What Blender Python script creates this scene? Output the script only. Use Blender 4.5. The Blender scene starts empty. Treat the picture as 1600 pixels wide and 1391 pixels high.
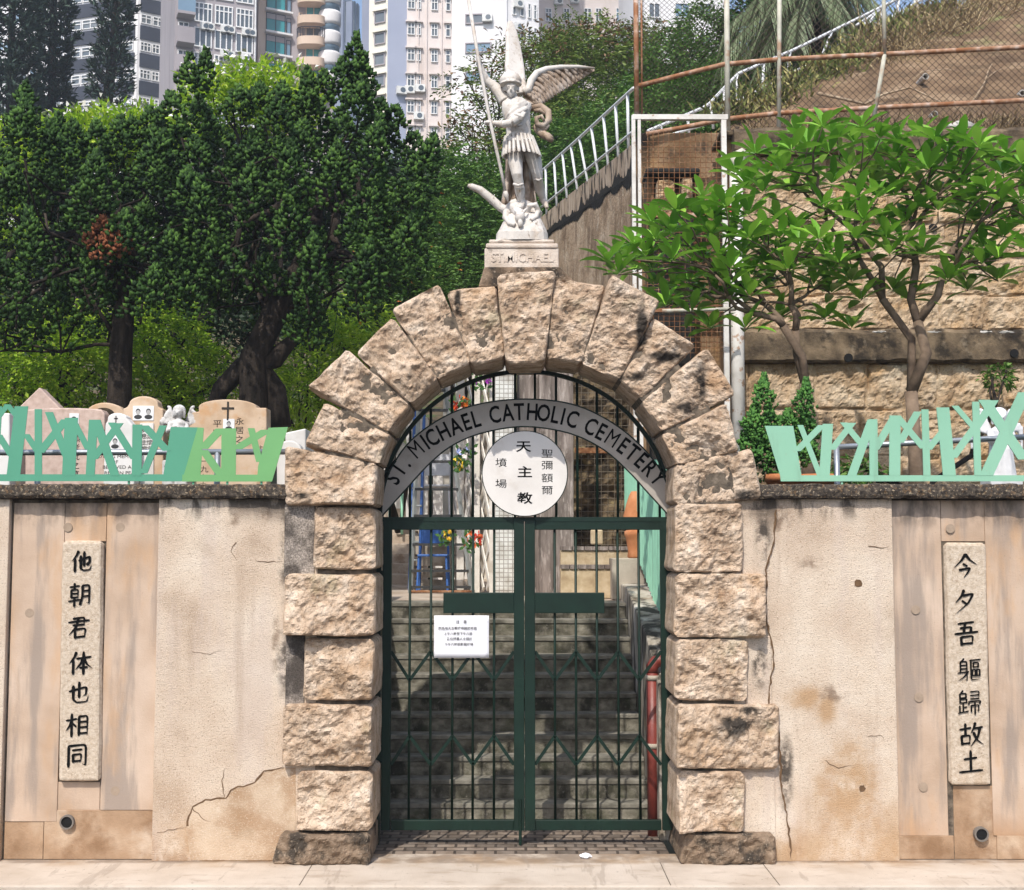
import bpy, bmesh, math, random
import numpy as np
from mathutils import Vector, Matrix, noise, Quaternion
SC = bpy.context.scene
COL = SC.collection
R = math.radians
random.seed(7)
RNG = np.random.default_rng(11)

# ---------------------------------------------------------------- camera, sky, sun, exposure
CX, CY, CZ = -0.11, -10.0, 2.42
PITCH = math.atan(154.5 / 2000.0)
cam_d = bpy.data.cameras.new("camera")
cam_d.sensor_width = 36.0
cam_d.lens = 45.0
cam_d.clip_start = 0.1
cam_d.clip_end = 4000
cam = bpy.data.objects.new("camera", cam_d)
COL.objects.link(cam)
cam.location = (CX, CY, CZ)
cam.rotation_euler = (R(90) + PITCH, 0, 0)
SC.camera = cam

SUN_ELEV, SUN_AZ = R(51), R(17)          # sun stands behind the camera, a little to its left
world = bpy.data.worlds.new("World")
SC.world = world
world.use_nodes = True
wn = world.node_tree
sky = wn.nodes.new("ShaderNodeTexSky")
sky.sky_type = 'NISHITA'
sky.sun_disc = False
sky.sun_elevation = SUN_ELEV
sky.sun_rotation = R(180) + SUN_AZ
sky.air_density = 1.0
sky.dust_density = 2.0
wn.links.new(sky.outputs[0], wn.nodes["Background"].inputs[0])
wn.nodes["Background"].inputs[1].default_value = 0.15
sd = bpy.data.lights.new("sun", 'SUN')
sd.energy = 3.05
sd.angle = R(0.55)
sd.color = (1.0, 0.95, 0.87)
sun = bpy.data.objects.new("sun", sd)
COL.objects.link(sun)
sdir = Vector((math.sin(SUN_AZ) * math.cos(SUN_ELEV), math.cos(SUN_AZ) * math.cos(SUN_ELEV), -math.sin(SUN_ELEV)))
sun.rotation_euler = sdir.to_track_quat('-Z', 'Y').to_euler()
sun.location = (-6, -20, 30)
SC.view_settings.view_transform = 'Standard'
SC.view_settings.look = 'None'
SC.view_settings.exposure = 0.62
SC.view_settings.gamma = 1.0
SC.cycles.max_bounces = 6
SC.cycles.transparent_max_bounces = 8

# ---------------------------------------------------------------- helpers
def W(px, py, Y):
    """photo pixel -> point of the place on the vertical plane at depth Y"""
    dx, dy = (px - 800) / 2000.0, (695.5 - py) / 2000.0
    c, s = math.cos(PITCH), math.sin(PITCH)
    t = (Y - CY) / (c - dy * s)
    return Vector((CX + dx * t, Y, CZ + (s + dy * c) * t))

def WB(px0, py0, px1, py1, Y):
    """two opposite corners of an upright rectangle: columns read at its middle row"""
    ym = (py0+py1)/2; a, b = W(px0, ym, Y), W(px1, ym, Y)
    a.z, b.z = W(px0, py0, Y).z, W(px1, py1, Y).z
    return a, b

def XZ(px, py, Y):
    p = W(px, py, Y)
    return (p.x, p.z)

def wl(o):
    v = Vector((0, 0, 0))
    while o is not None:
        v = v + o.location
        o = o.parent
    return v

def tag(o, label=None, cat=None, group=None, kind=None):
    if label: o['label'] = label
    if cat: o['category'] = cat
    if group: o['group'] = group
    if kind: o['kind'] = kind
    return o

def thing(name, label, cat, loc, group=None):
    o = bpy.data.objects.new(name, None)
    o.empty_display_size = 0.2
    COL.objects.link(o)
    o.location = loc
    return tag(o, label, cat, group)

def dup(o, parent=None, loc=None):
    c = o.copy()
    COL.objects.link(c)
    if parent is not None: c.parent = parent
    if loc is not None: c.location = loc
    for ch in [x for x in bpy.data.objects if x.parent == o]:
        dup(ch, c)
    return c

class MB:
    def __init__(s):
        s.v, s.f, s.m = [], [], []
    def add(s, vs, fs, m=0):
        b = len(s.v)
        s.v.extend([tuple(x) for x in vs])
        s.f.extend([tuple(i + b for i in f) for f in fs])
        s.m.extend([m] * len(fs))
    def box(s, x0, x1, y0, y1, z0, z1, m=0):
        v = [(x0,y0,z0),(x1,y0,z0),(x1,y1,z0),(x0,y1,z0),(x0,y0,z1),(x1,y0,z1),(x1,y1,z1),(x0,y1,z1)]
        s.add(v, [(0,3,2,1),(4,5,6,7),(0,1,5,4),(1,2,6,5),(2,3,7,6),(3,0,4,7)], m)
        return s
    def pbox(s, px0, px1, py0, py1, Y, depth, m=0):
        a, b = WB(px0, py1, px1, py0, Y)
        return s.box(a.x, b.x, Y, Y + depth, a.z, b.z, m)
    def prism(s, poly, y0, y1, m=0):
        """polygon of (x,z), extruded from y0 to y1"""
        a = sum(poly[i][0]*poly[(i+1)%len(poly)][1]-poly[(i+1)%len(poly)][0]*poly[i][1] for i in range(len(poly)))
        if a < 0: poly = poly[::-1]
        n = len(poly)
        v = [(x, y0, z) for x, z in poly] + [(x, y1, z) for x, z in poly]
        f = [tuple(range(n)), tuple(range(2*n-1, n-1, -1))]
        f += [((i+1) % n, i, i+n, (i+1) % n + n) for i in range(n)]
        s.add(v, f, m)
        return s
    def tube(s, pts, r, n=8, m=0, cap=True):
        pts = [Vector(p) for p in pts]
        if not hasattr(r, '__len__'): r = [r] * len(pts)
        ref, vs, fs = None, [], []
        for i, p in enumerate(pts):
            t = (pts[min(i+1, len(pts)-1)] - pts[max(i-1, 0)])
            t = t.normalized() if t.length > 1e-9 else Vector((0,0,1))
            if ref is None: ref = Vector((0,0,1)) if abs(t.z) < .9 else Vector((1,0,0))
            u = ref - t * ref.dot(t)
            if u.length < 1e-4: u = t.orthogonal()
            u.normalize(); w = t.cross(u); ref = u
            for k in range(n):
                a = 2*math.pi*k/n
                vs.append(p + (u*math.cos(a) + w*math.sin(a))*r[i])
        for i in range(len(pts)-1):
            for k in range(n):
                fs.append((i*n+k, i*n+(k+1) % n, (i+1)*n+(k+1) % n, (i+1)*n+k))
        if cap:
            fs.append(tuple(range(n-1, -1, -1)))
            b = (len(pts)-1)*n
            fs.append(tuple(range(b, b+n)))
        s.add(vs, fs, m)
        return s
    def bar(s, a, b, w, d, m=0):
        """flat bar in a plane facing the camera: centre line a->b, width w, depth d"""
        a, b = Vector(a), Vector(b)
        t = (b-a).normalized(); n = Vector((t.z, 0, -t.x)); n.normalize()
        q = [a+n*w/2, a-n*w/2, b-n*w/2, b+n*w/2]
        y0 = a.y - d/2
        return s.prism([(p.x, p.z) for p in q], y0, y0+d, m)
    def lathe(s, prof, c, n=24, m=0):
        c = Vector(c); vs, fs = [], []
        for r, z in prof:
            for k in range(n):
                a = 2*math.pi*k/n
                vs.append((c.x+r*math.cos(a), c.y+r*math.sin(a), c.z+z))
        for i in range(len(prof)-1):
            for k in range(n):
                fs.append((i*n+k, i*n+(k+1) % n, (i+1)*n+(k+1) % n, (i+1)*n+k))
        fs.append(tuple(range(n-1, -1, -1)))
        b = (len(prof)-1)*n
        fs.append(tuple(range(b, b+n)))
        s.add(vs, fs, m)
        return s
    def ball(s, c, r, nu=16, nv=10, m=0, rot=None):
        c = Vector(c)
        if not hasattr(r, '__len__'): r = (r, r, r)
        vs, fs = [], []
        for j in range(nv+1):
            th = math.pi*j/nv
            for i in range(nu):
                ph = 2*math.pi*i/nu
                p = Vector((r[0]*math.sin(th)*math.cos(ph), r[1]*math.sin(th)*math.sin(ph), r[2]*math.cos(th)))
                if rot is not None: p = rot @ p
                vs.append(c+p)
        for j in range(nv):
            for i in range(nu):
                fs.append((j*nu+i, (j+1)*nu+i, (j+1)*nu+(i+1) % nu, j*nu+(i+1) % nu))
        s.add(vs, fs, m)
        return s
    def grid(s, P, m=0, close=False, flip=False):
        """P[i][j] of points"""
        a, b = len(P), len(P[0]); vs = [p for row in P for p in row]; fs = []
        for i in range(a-1):
            for j in range(b if close else b-1):
                q = (i*b+j, i*b+(j+1) % b, (i+1)*b+(j+1) % b, (i+1)*b+j)
                fs.append(q[::-1] if flip else q)
        s.add(vs, fs, m)
        return s
    def build(s, name, mats, parent=None, smooth=False, bevel=0, remesh=0, weld=False, recalc=False):
        off = wl(parent) if parent is not None else Vector((0, 0, 0))
        me = bpy.data.meshes.new(name)
        me.from_pydata([(v[0]-off.x, v[1]-off.y, v[2]-off.z) for v in s.v], [], s.f)
        if not isinstance(mats, (list, tuple)): mats = [mats]
        for mm in mats: me.materials.append(mm)
        if len(mats) > 1: me.polygons.foreach_set('material_index', s.m)
        if smooth: me.polygons.foreach_set('use_smooth', [True]*len(s.f))
        if weld or recalc:
            bm = bmesh.new(); bm.from_mesh(me)
            if weld: bmesh.ops.remove_doubles(bm, verts=bm.verts, dist=1e-4)
            bmesh.ops.recalc_face_normals(bm, faces=bm.faces)
            bm.to_mesh(me); bm.free()
        me.validate()
        o = bpy.data.objects.new(name, me)
        COL.objects.link(o)
        if remesh:
            md = o.modifiers.new('r', 'REMESH'); md.mode = 'VOXEL'; md.voxel_size = remesh; md.use_smooth_shade = True
            sm = o.modifiers.new('s', 'SMOOTH'); sm.iterations = 2; sm.factor = .5
            dg = bpy.context.evaluated_depsgraph_get()
            me2 = bpy.data.meshes.new_from_object(o.evaluated_get(dg))
            o.modifiers.clear(); o.data = me2; me2.name = name
            if not me2.materials: me2.materials.append(mats[0])
        if bevel:
            md = o.modifiers.new('bevel', 'BEVEL'); md.width = bevel; md.segments = 2; md.limit_method = 'ANGLE'
        if parent is not None: o.parent = parent
        return o

def npmesh(name, V, F, mats, parent=None, smooth=False, mi=None):
    """fast mesh from numpy arrays; F is (n,3) or (n,4)"""
    off = np.array(wl(parent)) if parent is not None else np.zeros(3)
    V = np.asarray(V, np.float32) - off.astype(np.float32); F = np.asarray(F, np.int32)
    me = bpy.data.meshes.new(name)
    k = F.shape[1]
    me.vertices.add(len(V)); me.vertices.foreach_set('co', V.ravel())
    me.loops.add(F.size); me.loops.foreach_set('vertex_index', F.ravel())
    me.polygons.add(len(F))
    me.polygons.foreach_set('loop_start', np.arange(len(F), dtype=np.int32)*k)
    if not isinstance(mats, (list, tuple)): mats = [mats]
    for m in mats: me.materials.append(m)
    if mi is not None: me.polygons.foreach_set('material_index', np.asarray(mi, np.int32))
    if smooth: me.polygons.foreach_set('use_smooth', np.ones(len(F), bool))
    me.update(calc_edges=True)
    o = bpy.data.objects.new(name, me)
    COL.objects.link(o)
    if parent is not None: o.parent = parent
    return o

def text_mesh(body, size, mat, name, parent=None, loc=(0,0,0), rot_y=0.0, sx=1.0, sy=1.0, ext=0.0, align='CENTER', bold=0.0, valign='CENTER', spacing=1.0):
    """lettering that stands upright facing -Y"""
    cu = bpy.data.curves.new(name, 'FONT')
    cu.body = body; cu.size = size; cu.align_x = align; cu.align_y = valign; cu.extrude = ext; cu.offset = bold
    cu.space_character = spacing
    cu.resolution_u = 3
    t = bpy.data.objects.new(name, cu); COL.objects.link(t)
    dg = bpy.context.evaluated_depsgraph_get()
    me = bpy.data.meshes.new_from_object(t.evaluated_get(dg))
    bpy.data.objects.remove(t); bpy.data.curves.remove(cu)
    M = Matrix.Translation(Vector(loc)) @ Matrix.Rotation(rot_y, 4, 'Y') @ Matrix.Rotation(R(90), 4, 'X') @ Matrix.Diagonal((sx, sy, 1, 1))
    off = wl(parent) if parent is not None else Vector((0,0,0))
    me.transform(Matrix.Translation(-off) @ M)
    me.materials.clear(); me.materials.append(mat)
    o = bpy.data.objects.new(name, me); me.name = name; COL.objects.link(o)
    if parent is not None: o.parent = parent
    return o

def join(objs, name):
    """several one-material meshes of one parent -> one mesh"""
    bm = bmesh.new(); mats = []
    for o in objs:
        k = len(bm.faces)
        bm.from_mesh(o.data); bm.faces.ensure_lookup_table()
        m = o.data.materials[0]
        if m not in mats: mats.append(m)
        for f in bm.faces[k:]: f.material_index = mats.index(m)
    me = bpy.data.meshes.new(name); bm.to_mesh(me); bm.free()
    for m in mats: me.materials.append(m)
    n = bpy.data.objects.new(name, me); COL.objects.link(n); n.parent = objs[0].parent
    for o in objs: bpy.data.objects.remove(o)
    return n

# ---------------------------------------------------------------- materials
def mat(name, stops, scale=4.0, rough=.85, bump=.25, bscale=40.0, stretch=(1,1,1), layers=(), metallic=0.0, spec=.3, coord='pos', lo=.3, hi=.7, rvar=0.0, trans=0.0, bump2=None, island=0.0, detail=5.0):
    m = bpy.data.materials.new(name); m.use_nodes = True
    t = m.node_tree; N = t.nodes; L = t.links; b = N["Principled BSDF"]
    def nd(k, **kw):
        n = N.new("ShaderNode"+k)
        for a, v in kw.items(): setattr(n, a, v)
        return n
    if coord == 'pos': src = nd("NewGeometry").outputs['Position']
    else: src = nd("TexCoord").outputs['Object']
    def noi(sc, st=(1,1,1), det=5.0, rg=.55, off=0.0):
        mp = nd("Mapping"); mp.inputs['Scale'].default_value = st; mp.inputs['Location'].default_value = (off, off*1.7, off*.3)
        L.new(src, mp.inputs[0])
        n = nd("TexNoise"); n.inputs['Scale'].default_value = sc; n.inputs['Detail'].default_value = det; n.inputs['Roughness'].default_value = rg
        L.new(mp.outputs[0], n.inputs['Vector'])
        return n.outputs['Fac']
    def rng(x, a, c):
        r = nd("MapRange"); r.interpolation_type = 'SMOOTHSTEP'
        r.inputs[1].default_value = a; r.inputs[2].default_value = c
        L.new(x, r.inputs[0]); return r.outputs[0]
    def mul(x, y):
        q = nd("Math", operation='MULTIPLY')
        for i, k in enumerate((x, y)):
            if isinstance(k, (int, float)): q.inputs[i].default_value = k
            else: L.new(k, q.inputs[i])
        return q.outputs[0]
    cr = nd("ValToRGB"); els = cr.color_ramp.elements
    k = len(stops)
    for i, c in enumerate(stops):
        p = lo + (hi-lo)*i/max(k-1, 1)
        e = els[i] if i < 2 else els.new(p)
        e.position = p; e.color = (*c, 1)
    if k == 1: els[1].color = (*stops[0], 1)
    f = noi(scale, stretch, detail)
    if island:
        g = nd("NewGeometry"); a = nd("Mix"); a.inputs[0].default_value = island
        L.new(f, a.inputs[2]); L.new(g.outputs['Random Per Island'], a.inputs[3]); f = a.outputs[0]
    L.new(f, cr.inputs[0])
    colr = cr.outputs[0]
    sep = None
    for i, ly in enumerate(layers):
        fac = rng(noi(ly.get('scale', 3), ly.get('stretch', (1,1,1)), ly.get('detail', 5), ly.get('rg', .6), 3.3*(i+1)), ly.get('lo', .5), ly.get('hi', .62))
        for key, idx in (('x', 0), ('y', 1), ('z', 2)):
            if key in ly:
                if sep is None:
                    sep = nd("SeparateXYZ"); L.new(src, sep.inputs[0])
                mr = nd("MapRange"); mr.interpolation_type = 'SMOOTHSTEP'
                a0, a1 = ly[key]
                mr.inputs[1].default_value = min(a0, a1); mr.inputs[2].default_value = max(a0, a1)
                if a0 > a1: mr.inputs[3].default_value = 1; mr.inputs[4].default_value = 0
                wob = nd("Math", operation='ADD'); L.new(sep.outputs[idx], wob.inputs[0])
                L.new(mul(noi(2.2, (1,1,1), 4, .6, 9.0+i), ly.get('wob', .0)), wob.inputs[1])
                L.new(wob.outputs[0], mr.inputs[0])
                fac = mul(fac, mr.outputs[0])
        if 'pts' in ly:
            tot = None
            wn_ = noi(ly.get('wsc', 5), (1,1,1), 5, .65, 21.0+i)
            for (x_, z_, rx_, rz_) in ly['pts']:
                mp = nd("Mapping"); mp.inputs['Location'].default_value = (-x_/rx_, 0, -z_/rz_); mp.inputs['Scale'].default_value = (1/rx_, 0, 1/rz_)
                L.new(src, mp.inputs[0]); ln = nd("VectorMath", operation='LENGTH'); L.new(mp.outputs[0], ln.inputs[0])
                ad = nd("Math", operation='ADD'); L.new(ln.outputs['Value'], ad.inputs[0]); L.new(mul(wn_, ly.get('pw', 1.6)), ad.inputs[1])
                q = nd("MapRange"); q.interpolation_type = 'SMOOTHSTEP'; q.inputs[1].default_value = ly.get('p0', 1.0); q.inputs[2].default_value = ly.get('p1', 1.9); q.inputs[3].default_value = 1; q.inputs[4].default_value = 0
                L.new(ad.outputs[0], q.inputs[0])
                if tot is None: tot = q.outputs[0]
                else: mxx = nd("Math", operation='MAXIMUM'); L.new(tot, mxx.inputs[0]); L.new(q.outputs[0], mxx.inputs[1]); tot = mxx.outputs[0]
            fac = mul(fac, tot)
        fac = mul(fac, ly.get('amt', 1.0))
        mx = nd("Mix", data_type='RGBA'); mx.blend_type = ly.get('mode', 'MIX')
        L.new(fac, mx.inputs[0]); L.new(colr, mx.inputs[6]); mx.inputs[7].default_value = (*ly['c'], 1)
        colr = mx.outputs[2]
    L.new(colr, b.inputs['Base Color'])
    b.inputs['Roughness'].default_value = rough
    b.inputs['Metallic'].default_value = metallic
    b.inputs['Specular IOR Level'].default_value = spec
    if rvar:
        r = nd("MapRange"); r.inputs[3].default_value = rough-rvar; r.inputs[4].default_value = rough+rvar
        L.new(noi(scale*2.3), r.inputs[0]); L.new(r.outputs[0], b.inputs['Roughness'])
    if bump:
        h = noi(bscale, (1,1,1), 6, .65)
        if bump2:
            a = nd("Math", operation='ADD'); L.new(h, a.inputs[0]); L.new(mul(noi(bump2[0], bump2[2] if len(bump2) > 2 else (1,1,1), 5), bump2[1]), a.inputs[1]); h = a.outputs[0]
        bp = nd("Bump"); bp.inputs['Strength'].default_value = bump; bp.inputs['Distance'].default_value = .02
        L.new(h, bp.inputs['Height']); L.new(bp.outputs[0], b.inputs['Normal'])
    if trans:
        tr = nd("BsdfTranslucent"); mx = nd("MixShader"); mx.inputs[0].default_value = trans
        L.new(colr, tr.inputs[0]); L.new(b.outputs[0], mx.inputs[1]); L.new(tr.outputs[0], mx.inputs[2])
        L.new(mx.outputs[0], N["Material Output"].inputs[0])
    m['bsdf'] = b.name
    return m

def flat(name, c, rough=.6, metallic=0, spec=.4, j=.12, scale=8, bump=.08, bscale=60):
    d = tuple(x*(1-j) for x in c); e = tuple(min(1, x*(1+j)) for x in c)
    return mat(name, [d, c, e], scale, rough, bump, bscale, metallic=metallic, spec=spec, coord='obj')

def tiles(name, c1, c2, mortar, bw, bh, msize, rough=.7, axes='xz', bump=.3, sq=False, offs=.5):
    m = mat(name, [c1, c2], 6, rough, 0)
    t = m.node_tree; N = t.nodes; L = t.links; b = N["Principled BSDF"]
    g = N.new("ShaderNodeNewGeometry"); sp = N.new("ShaderNodeSeparateXYZ"); cb = N.new("ShaderNodeCombineXYZ")
    L.new(g.outputs['Position'], sp.inputs[0])
    L.new(sp.outputs['XYZ'.index(axes[0].upper())], cb.inputs[0]); L.new(sp.outputs['XYZ'.index(axes[1].upper())], cb.inputs[1])
    br = N.new("ShaderNodeTexBrick"); br.inputs['Scale'].default_value = 1; br.inputs['Brick Width'].default_value = bw
    br.inputs['Row Height'].default_value = bh; br.inputs['Mortar Size'].default_value = msize; br.offset = offs
    br.inputs['Color1'].default_value = (*c1, 1); br.inputs['Color2'].default_value = (*c2, 1); br.inputs['Mortar'].default_value = (*mortar, 1)
    L.new(cb.outputs[0], br.inputs['Vector'])
    mx = N.new("ShaderNodeMix"); mx.data_type = 'RGBA'; mx.blend_type = 'MULTIPLY'; mx.inputs[0].default_value = .8
    nz = N.new("ShaderNodeTexNoise"); nz.inputs['Scale'].default_value = 9; nz.inputs['Detail'].default_value = 6
    rr = N.new("ShaderNodeValToRGB"); rr.color_ramp.elements[0].color = (.55,.5,.45,1); rr.color_ramp.elements[0].position = .35; rr.color_ramp.elements[1].position = .6
    L.new(g.outputs['Position'], nz.inputs['Vector']); L.new(nz.outputs['Fac'], rr.inputs[0])
    L.new(br.outputs['Color'], mx.inputs[6]); L.new(rr.outputs[0], mx.inputs[7])
    L.new(mx.outputs[2], b.inputs['Base Color'])
    bp = N.new("ShaderNodeBump"); bp.inputs['Strength'].default_value = bump; bp.inputs['Distance'].default_value = .01; bp.invert = True
    L.new(br.outputs['Fac'], bp.inputs['Height']); L.new(bp.outputs[0], b.inputs['Normal'])
    return m

def fbm(x, y, z, o=4):
    return noise.fractal(Vector((x, y, z)), 1.0, 2.0, o, noise_basis='PERLIN_ORIGINAL')

def rough_block(c, yf, yb, seed=0, bulge=.05, n=None, amp=1.0, wob=.005, gx=.009):
    """rock-faced ashlar: c = TL,TR,BR,BL as (x,z); rough front at yf, back at yb -> MB"""
    rnd = random.Random(seed)
    w = (Vector(c[0])-Vector(c[1])).length; h = (Vector(c[0])-Vector(c[3])).length
    nu, nv = max(14, int(w/.013)), max(14, int(h/.013))
    ox, oz = rnd.uniform(0, 90), rnd.uniform(0, 90)
    # a few big broken facets: planes
    fac = [(rnd.uniform(-1, 1), rnd.uniform(-1, 1), rnd.uniform(.1, .9), rnd.uniform(.1, .9)) for _ in range(6)]
    P = []
    for j in range(nv+1):
        row = []
        for i in range(nu+1):
            u, v = i/nu, j/nv
            x = (c[0][0]*(1-u)+c[1][0]*u)*(1-v) + (c[3][0]*(1-u)+c[2][0]*u)*v
            z = (c[0][1]*(1-u)+c[1][1]*u)*(1-v) + (c[3][1]*(1-u)+c[2][1]*u)*v
            e = min(u*w, (1-u)*w, v*h, (1-v)*h)
            cor = min(u*w, (1-u)*w) + min(v*h, (1-v)*h)
            k = wob*fbm(x*6+ox, z*6+oz, 3.3, 3)*1.8
            l = wob*fbm(x*6+ox, z*6+oz, 8.1, 3)*1.8
            # rounded corners: pull toward the centre where both distances are small
            rc = .03
            if cor < rc:
                q = (rc-cor)/rc*.014
                k += q*(1 if u < .5 else -1); l -= q*(1 if v < .5 else -1)
            ed = min(1, e/.026); ed = math.sqrt(max(0.0, 1-(1-ed)**2))
            f1 = fbm(x*3.5+ox, z*3.5+oz, seed*.77, 2)
            f2 = 1-abs(fbm(x*8+oz, z*8+ox, seed*.31, 3))*2
            f3 = fbm(x*26+oz, z*26+ox, seed*.5, 3)
            pl = min((a*(u-p)*w+b*(v-q)*h)*.45 for a, b, p, q in fac[:3])
            d = bulge*ed + ed*amp*(.032*f1 + .018*f2 + .013*f3 + max(-.05, pl))
            row.append((x+k+gx*(2*u-1), yf-d+.012*(1-ed), z+l-gx*(2*v-1)))
        P.append(row)
    mb = MB()
    mb.grid(P, flip=True)
    rim = [P[0][i] for i in range(nu+1)] + [P[j][nu] for j in range(1, nv+1)] + [P[nv][i] for i in range(nu-1, -1, -1)] + [P[j][0] for j in range(nv-1, 0, -1)]
    mid = [(p[0], yf+.06+.006*random.random(), p[2]) for p in rim]
    bk = [(p[0], yb, p[2]) for p in rim]
    mb.grid([rim, mid, bk], close=True, flip=False)
    return mb
# ---------------------------------------------------------------- shared materials
def pt(px, py, rx, ry): p = W(px, py, 0); return (p.x, p.z, rx/200, ry/200)
M = {}
GR = [(.30,.20,.13), (.47,.34,.235), (.60,.46,.34), (.70,.575,.455)]
mould = dict(c=(.022,.018,.014))
M['granite'] = mat('rock faced granite', GR, 7, .9, .75, 55, coord='pos', bump2=(140, .5),
    layers=[dict(c=(.66,.55,.43), scale=60, lo=.56, hi=.66, amt=.55), dict(c=(.12,.08,.05), scale=75, lo=.57, hi=.64, amt=.6), dict(c=(.11,.07,.042), scale=24, stretch=(.7,1,1.5), lo=.58, hi=.66, amt=.5), dict(c=(.13,.085,.05), scale=12, stretch=(.6,1,1.5), lo=.60, hi=.66, amt=.6),
            dict(c=(.42,.24,.11), scale=2.6, lo=.52, hi=.7, amt=.45),
            dict(c=(.05,.04,.03), scale=2.6, lo=.56, hi=.78, amt=.5, stretch=(1.6,1,.7), rg=.7),
            dict(c=(.30,.31,.16), scale=2.2, lo=.60, hi=.72, amt=.25),
            dict(c=(.02,.017,.014), scale=9, lo=.30, hi=.50, amt=.95, pw=1.2, p0=.9, p1=1.7, pts=[pt(1092,600,13,42), pt(1072,640,36,13), pt(1000,520,12,60), pt(1040,560,50,12), pt(1165,775,28,12), pt(1150,1130,46,22), pt(1170,1110,20,10), pt(985,590,30,9), pt(470,775,26,8), pt(716,470,6,36), pt(1160,1320,20,12)])])
M['granite_dark'] = mat('weathered dark granite', [(.10,.07,.045),(.24,.17,.115),(.36,.27,.19)], 6, .92, .8, 45, bump2=(120, .5),
    layers=[dict(c=(.03,.025,.02), scale=5, lo=.48, hi=.64, amt=.9), dict(c=(.55,.44,.33), scale=50, lo=.58, hi=.66, amt=.4)])
M['mortar'] = mat('dark mortar', [(.05,.04,.032),(.12,.095,.07),(.2,.16,.12)], 18, .95, .5, 60)
M['plaster'] = mat('pebbled plaster', [(.46,.345,.25),(.58,.455,.345),(.65,.535,.42),(.71,.61,.50)], 1.7, .92, .6, 95, bump2=(26, .45), lo=.32, hi=.68, detail=8,
    layers=[dict(c=(.70,.60,.50), scale=110, lo=.54, hi=.64, amt=.7), dict(c=(.24,.16,.11), scale=90, lo=.57, hi=.64, amt=.6),
            dict(c=(.56,.455,.385), scale=2.0, stretch=(2.0,1,.3), lo=.50, hi=.66, amt=.5),
            dict(c=(.42,.31,.225), scale=2.2, stretch=(2.6,1,.3), lo=.56, hi=.72, amt=.5),
            dict(c=(.44,.28,.15), scale=2.2, stretch=(1.1,1,.8), lo=.38, hi=.58, amt=.85, z=(1.0,.2), wob=.55),
            dict(c=(.30,.16,.07), scale=3.2, stretch=(1.4,1,1), lo=.44, hi=.62, amt=.8, z=(.55,.05), wob=.35),
            dict(c=(.42,.25,.12), scale=6, lo=.2, hi=.5, amt=.8, pts=[pt(400,1280,80,50), pt(352,1310,90,40), pt(1290,1110,22,40), pt(1330,1230,60,90), pt(1262,1090,40,24)]),
            dict(c=(.20,.13,.085), scale=9, lo=.42, hi=.6, amt=.75, pts=[pt(365,812,12,18), pt(412,800,16,20), pt(1300,1085,26,18), pt(430,1010,9,60), pt(1266,880,30,14), pt(1220,815,20,40)]),
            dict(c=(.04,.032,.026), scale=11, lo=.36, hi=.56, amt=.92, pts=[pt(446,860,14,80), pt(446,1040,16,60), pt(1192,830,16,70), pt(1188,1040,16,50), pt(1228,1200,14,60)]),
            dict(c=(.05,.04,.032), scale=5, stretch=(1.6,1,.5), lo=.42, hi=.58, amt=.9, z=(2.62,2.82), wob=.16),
            dict(c=(.34,.235,.15), scale=1.5, lo=.56, hi=.7, amt=.35)])
M['render_grey'] = mat('speckled grey render', [(.12,.10,.085),(.33,.28,.235),(.56,.48,.42)], 75, .95, .6, 80,
    layers=[dict(c=(.035,.028,.024), scale=3, lo=.42, hi=.6, amt=.85), dict(c=(.45,.35,.26), scale=2.5, lo=.55, hi=.68, amt=.6)])
M['slab'] = mat('washed granite slab', [(.40,.285,.20),(.50,.37,.275),(.58,.45,.35)], 1.8, .8, .18, 70,
    layers=[dict(c=(.27,.22,.185), scale=2.4, stretch=(2.6,1,.3), lo=.48, hi=.66, amt=.75),
            dict(c=(.52,.31,.16), scale=2.0, stretch=(1.5,1,.5), lo=.52, hi=.7, amt=.55),
            dict(c=(.10,.06,.035), scale=80, lo=.67, hi=.72, amt=.6),
            dict(c=(.36,.19,.085), scale=2.6, lo=.35, hi=.6, amt=.75, z=(.55,.15), wob=.3),
            dict(c=(.035,.028,.022), scale=4.5, stretch=(1.3,1,.6), lo=.40, hi=.6, amt=.6, z=(2.58,2.74), wob=.16)])  # dark band below the coping: mould, with the coping's shade coloured in
M['slab_low'] = mat('mud splashed slab', [(.27,.17,.10),(.38,.25,.155),(.50,.37,.26)], 3.2, .88, .3, 60,
    layers=[dict(c=(.20,.11,.055), scale=3, lo=.45, hi=.65, amt=.7), dict(c=(.60,.50,.40), scale=2.2, lo=.58, hi=.7, amt=.5)])
M['plaque'] = mat('pale hammered granite', [(.43,.34,.25),(.55,.45,.345),(.64,.545,.44)], 34, .88, .5, 75,
    layers=[dict(c=(.30,.20,.13), scale=60, lo=.57, hi=.65, amt=.5), dict(c=(.45,.30,.18), scale=2.5, lo=.56, hi=.72, amt=.4)])
M['coping'] = mat('exposed aggregate coping', [(.025,.02,.017),(.06,.048,.038),(.15,.12,.09)], 30, .95, .9, 55,
    layers=[dict(c=(.42,.33,.22), scale=48, lo=.57, hi=.64, amt=.75), dict(c=(.20,.12,.06), scale=30, lo=.55, hi=.64, amt=.6)])
M['ink'] = flat('black lettering paint', (.006,.006,.006), .9, spec=.08)
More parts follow.
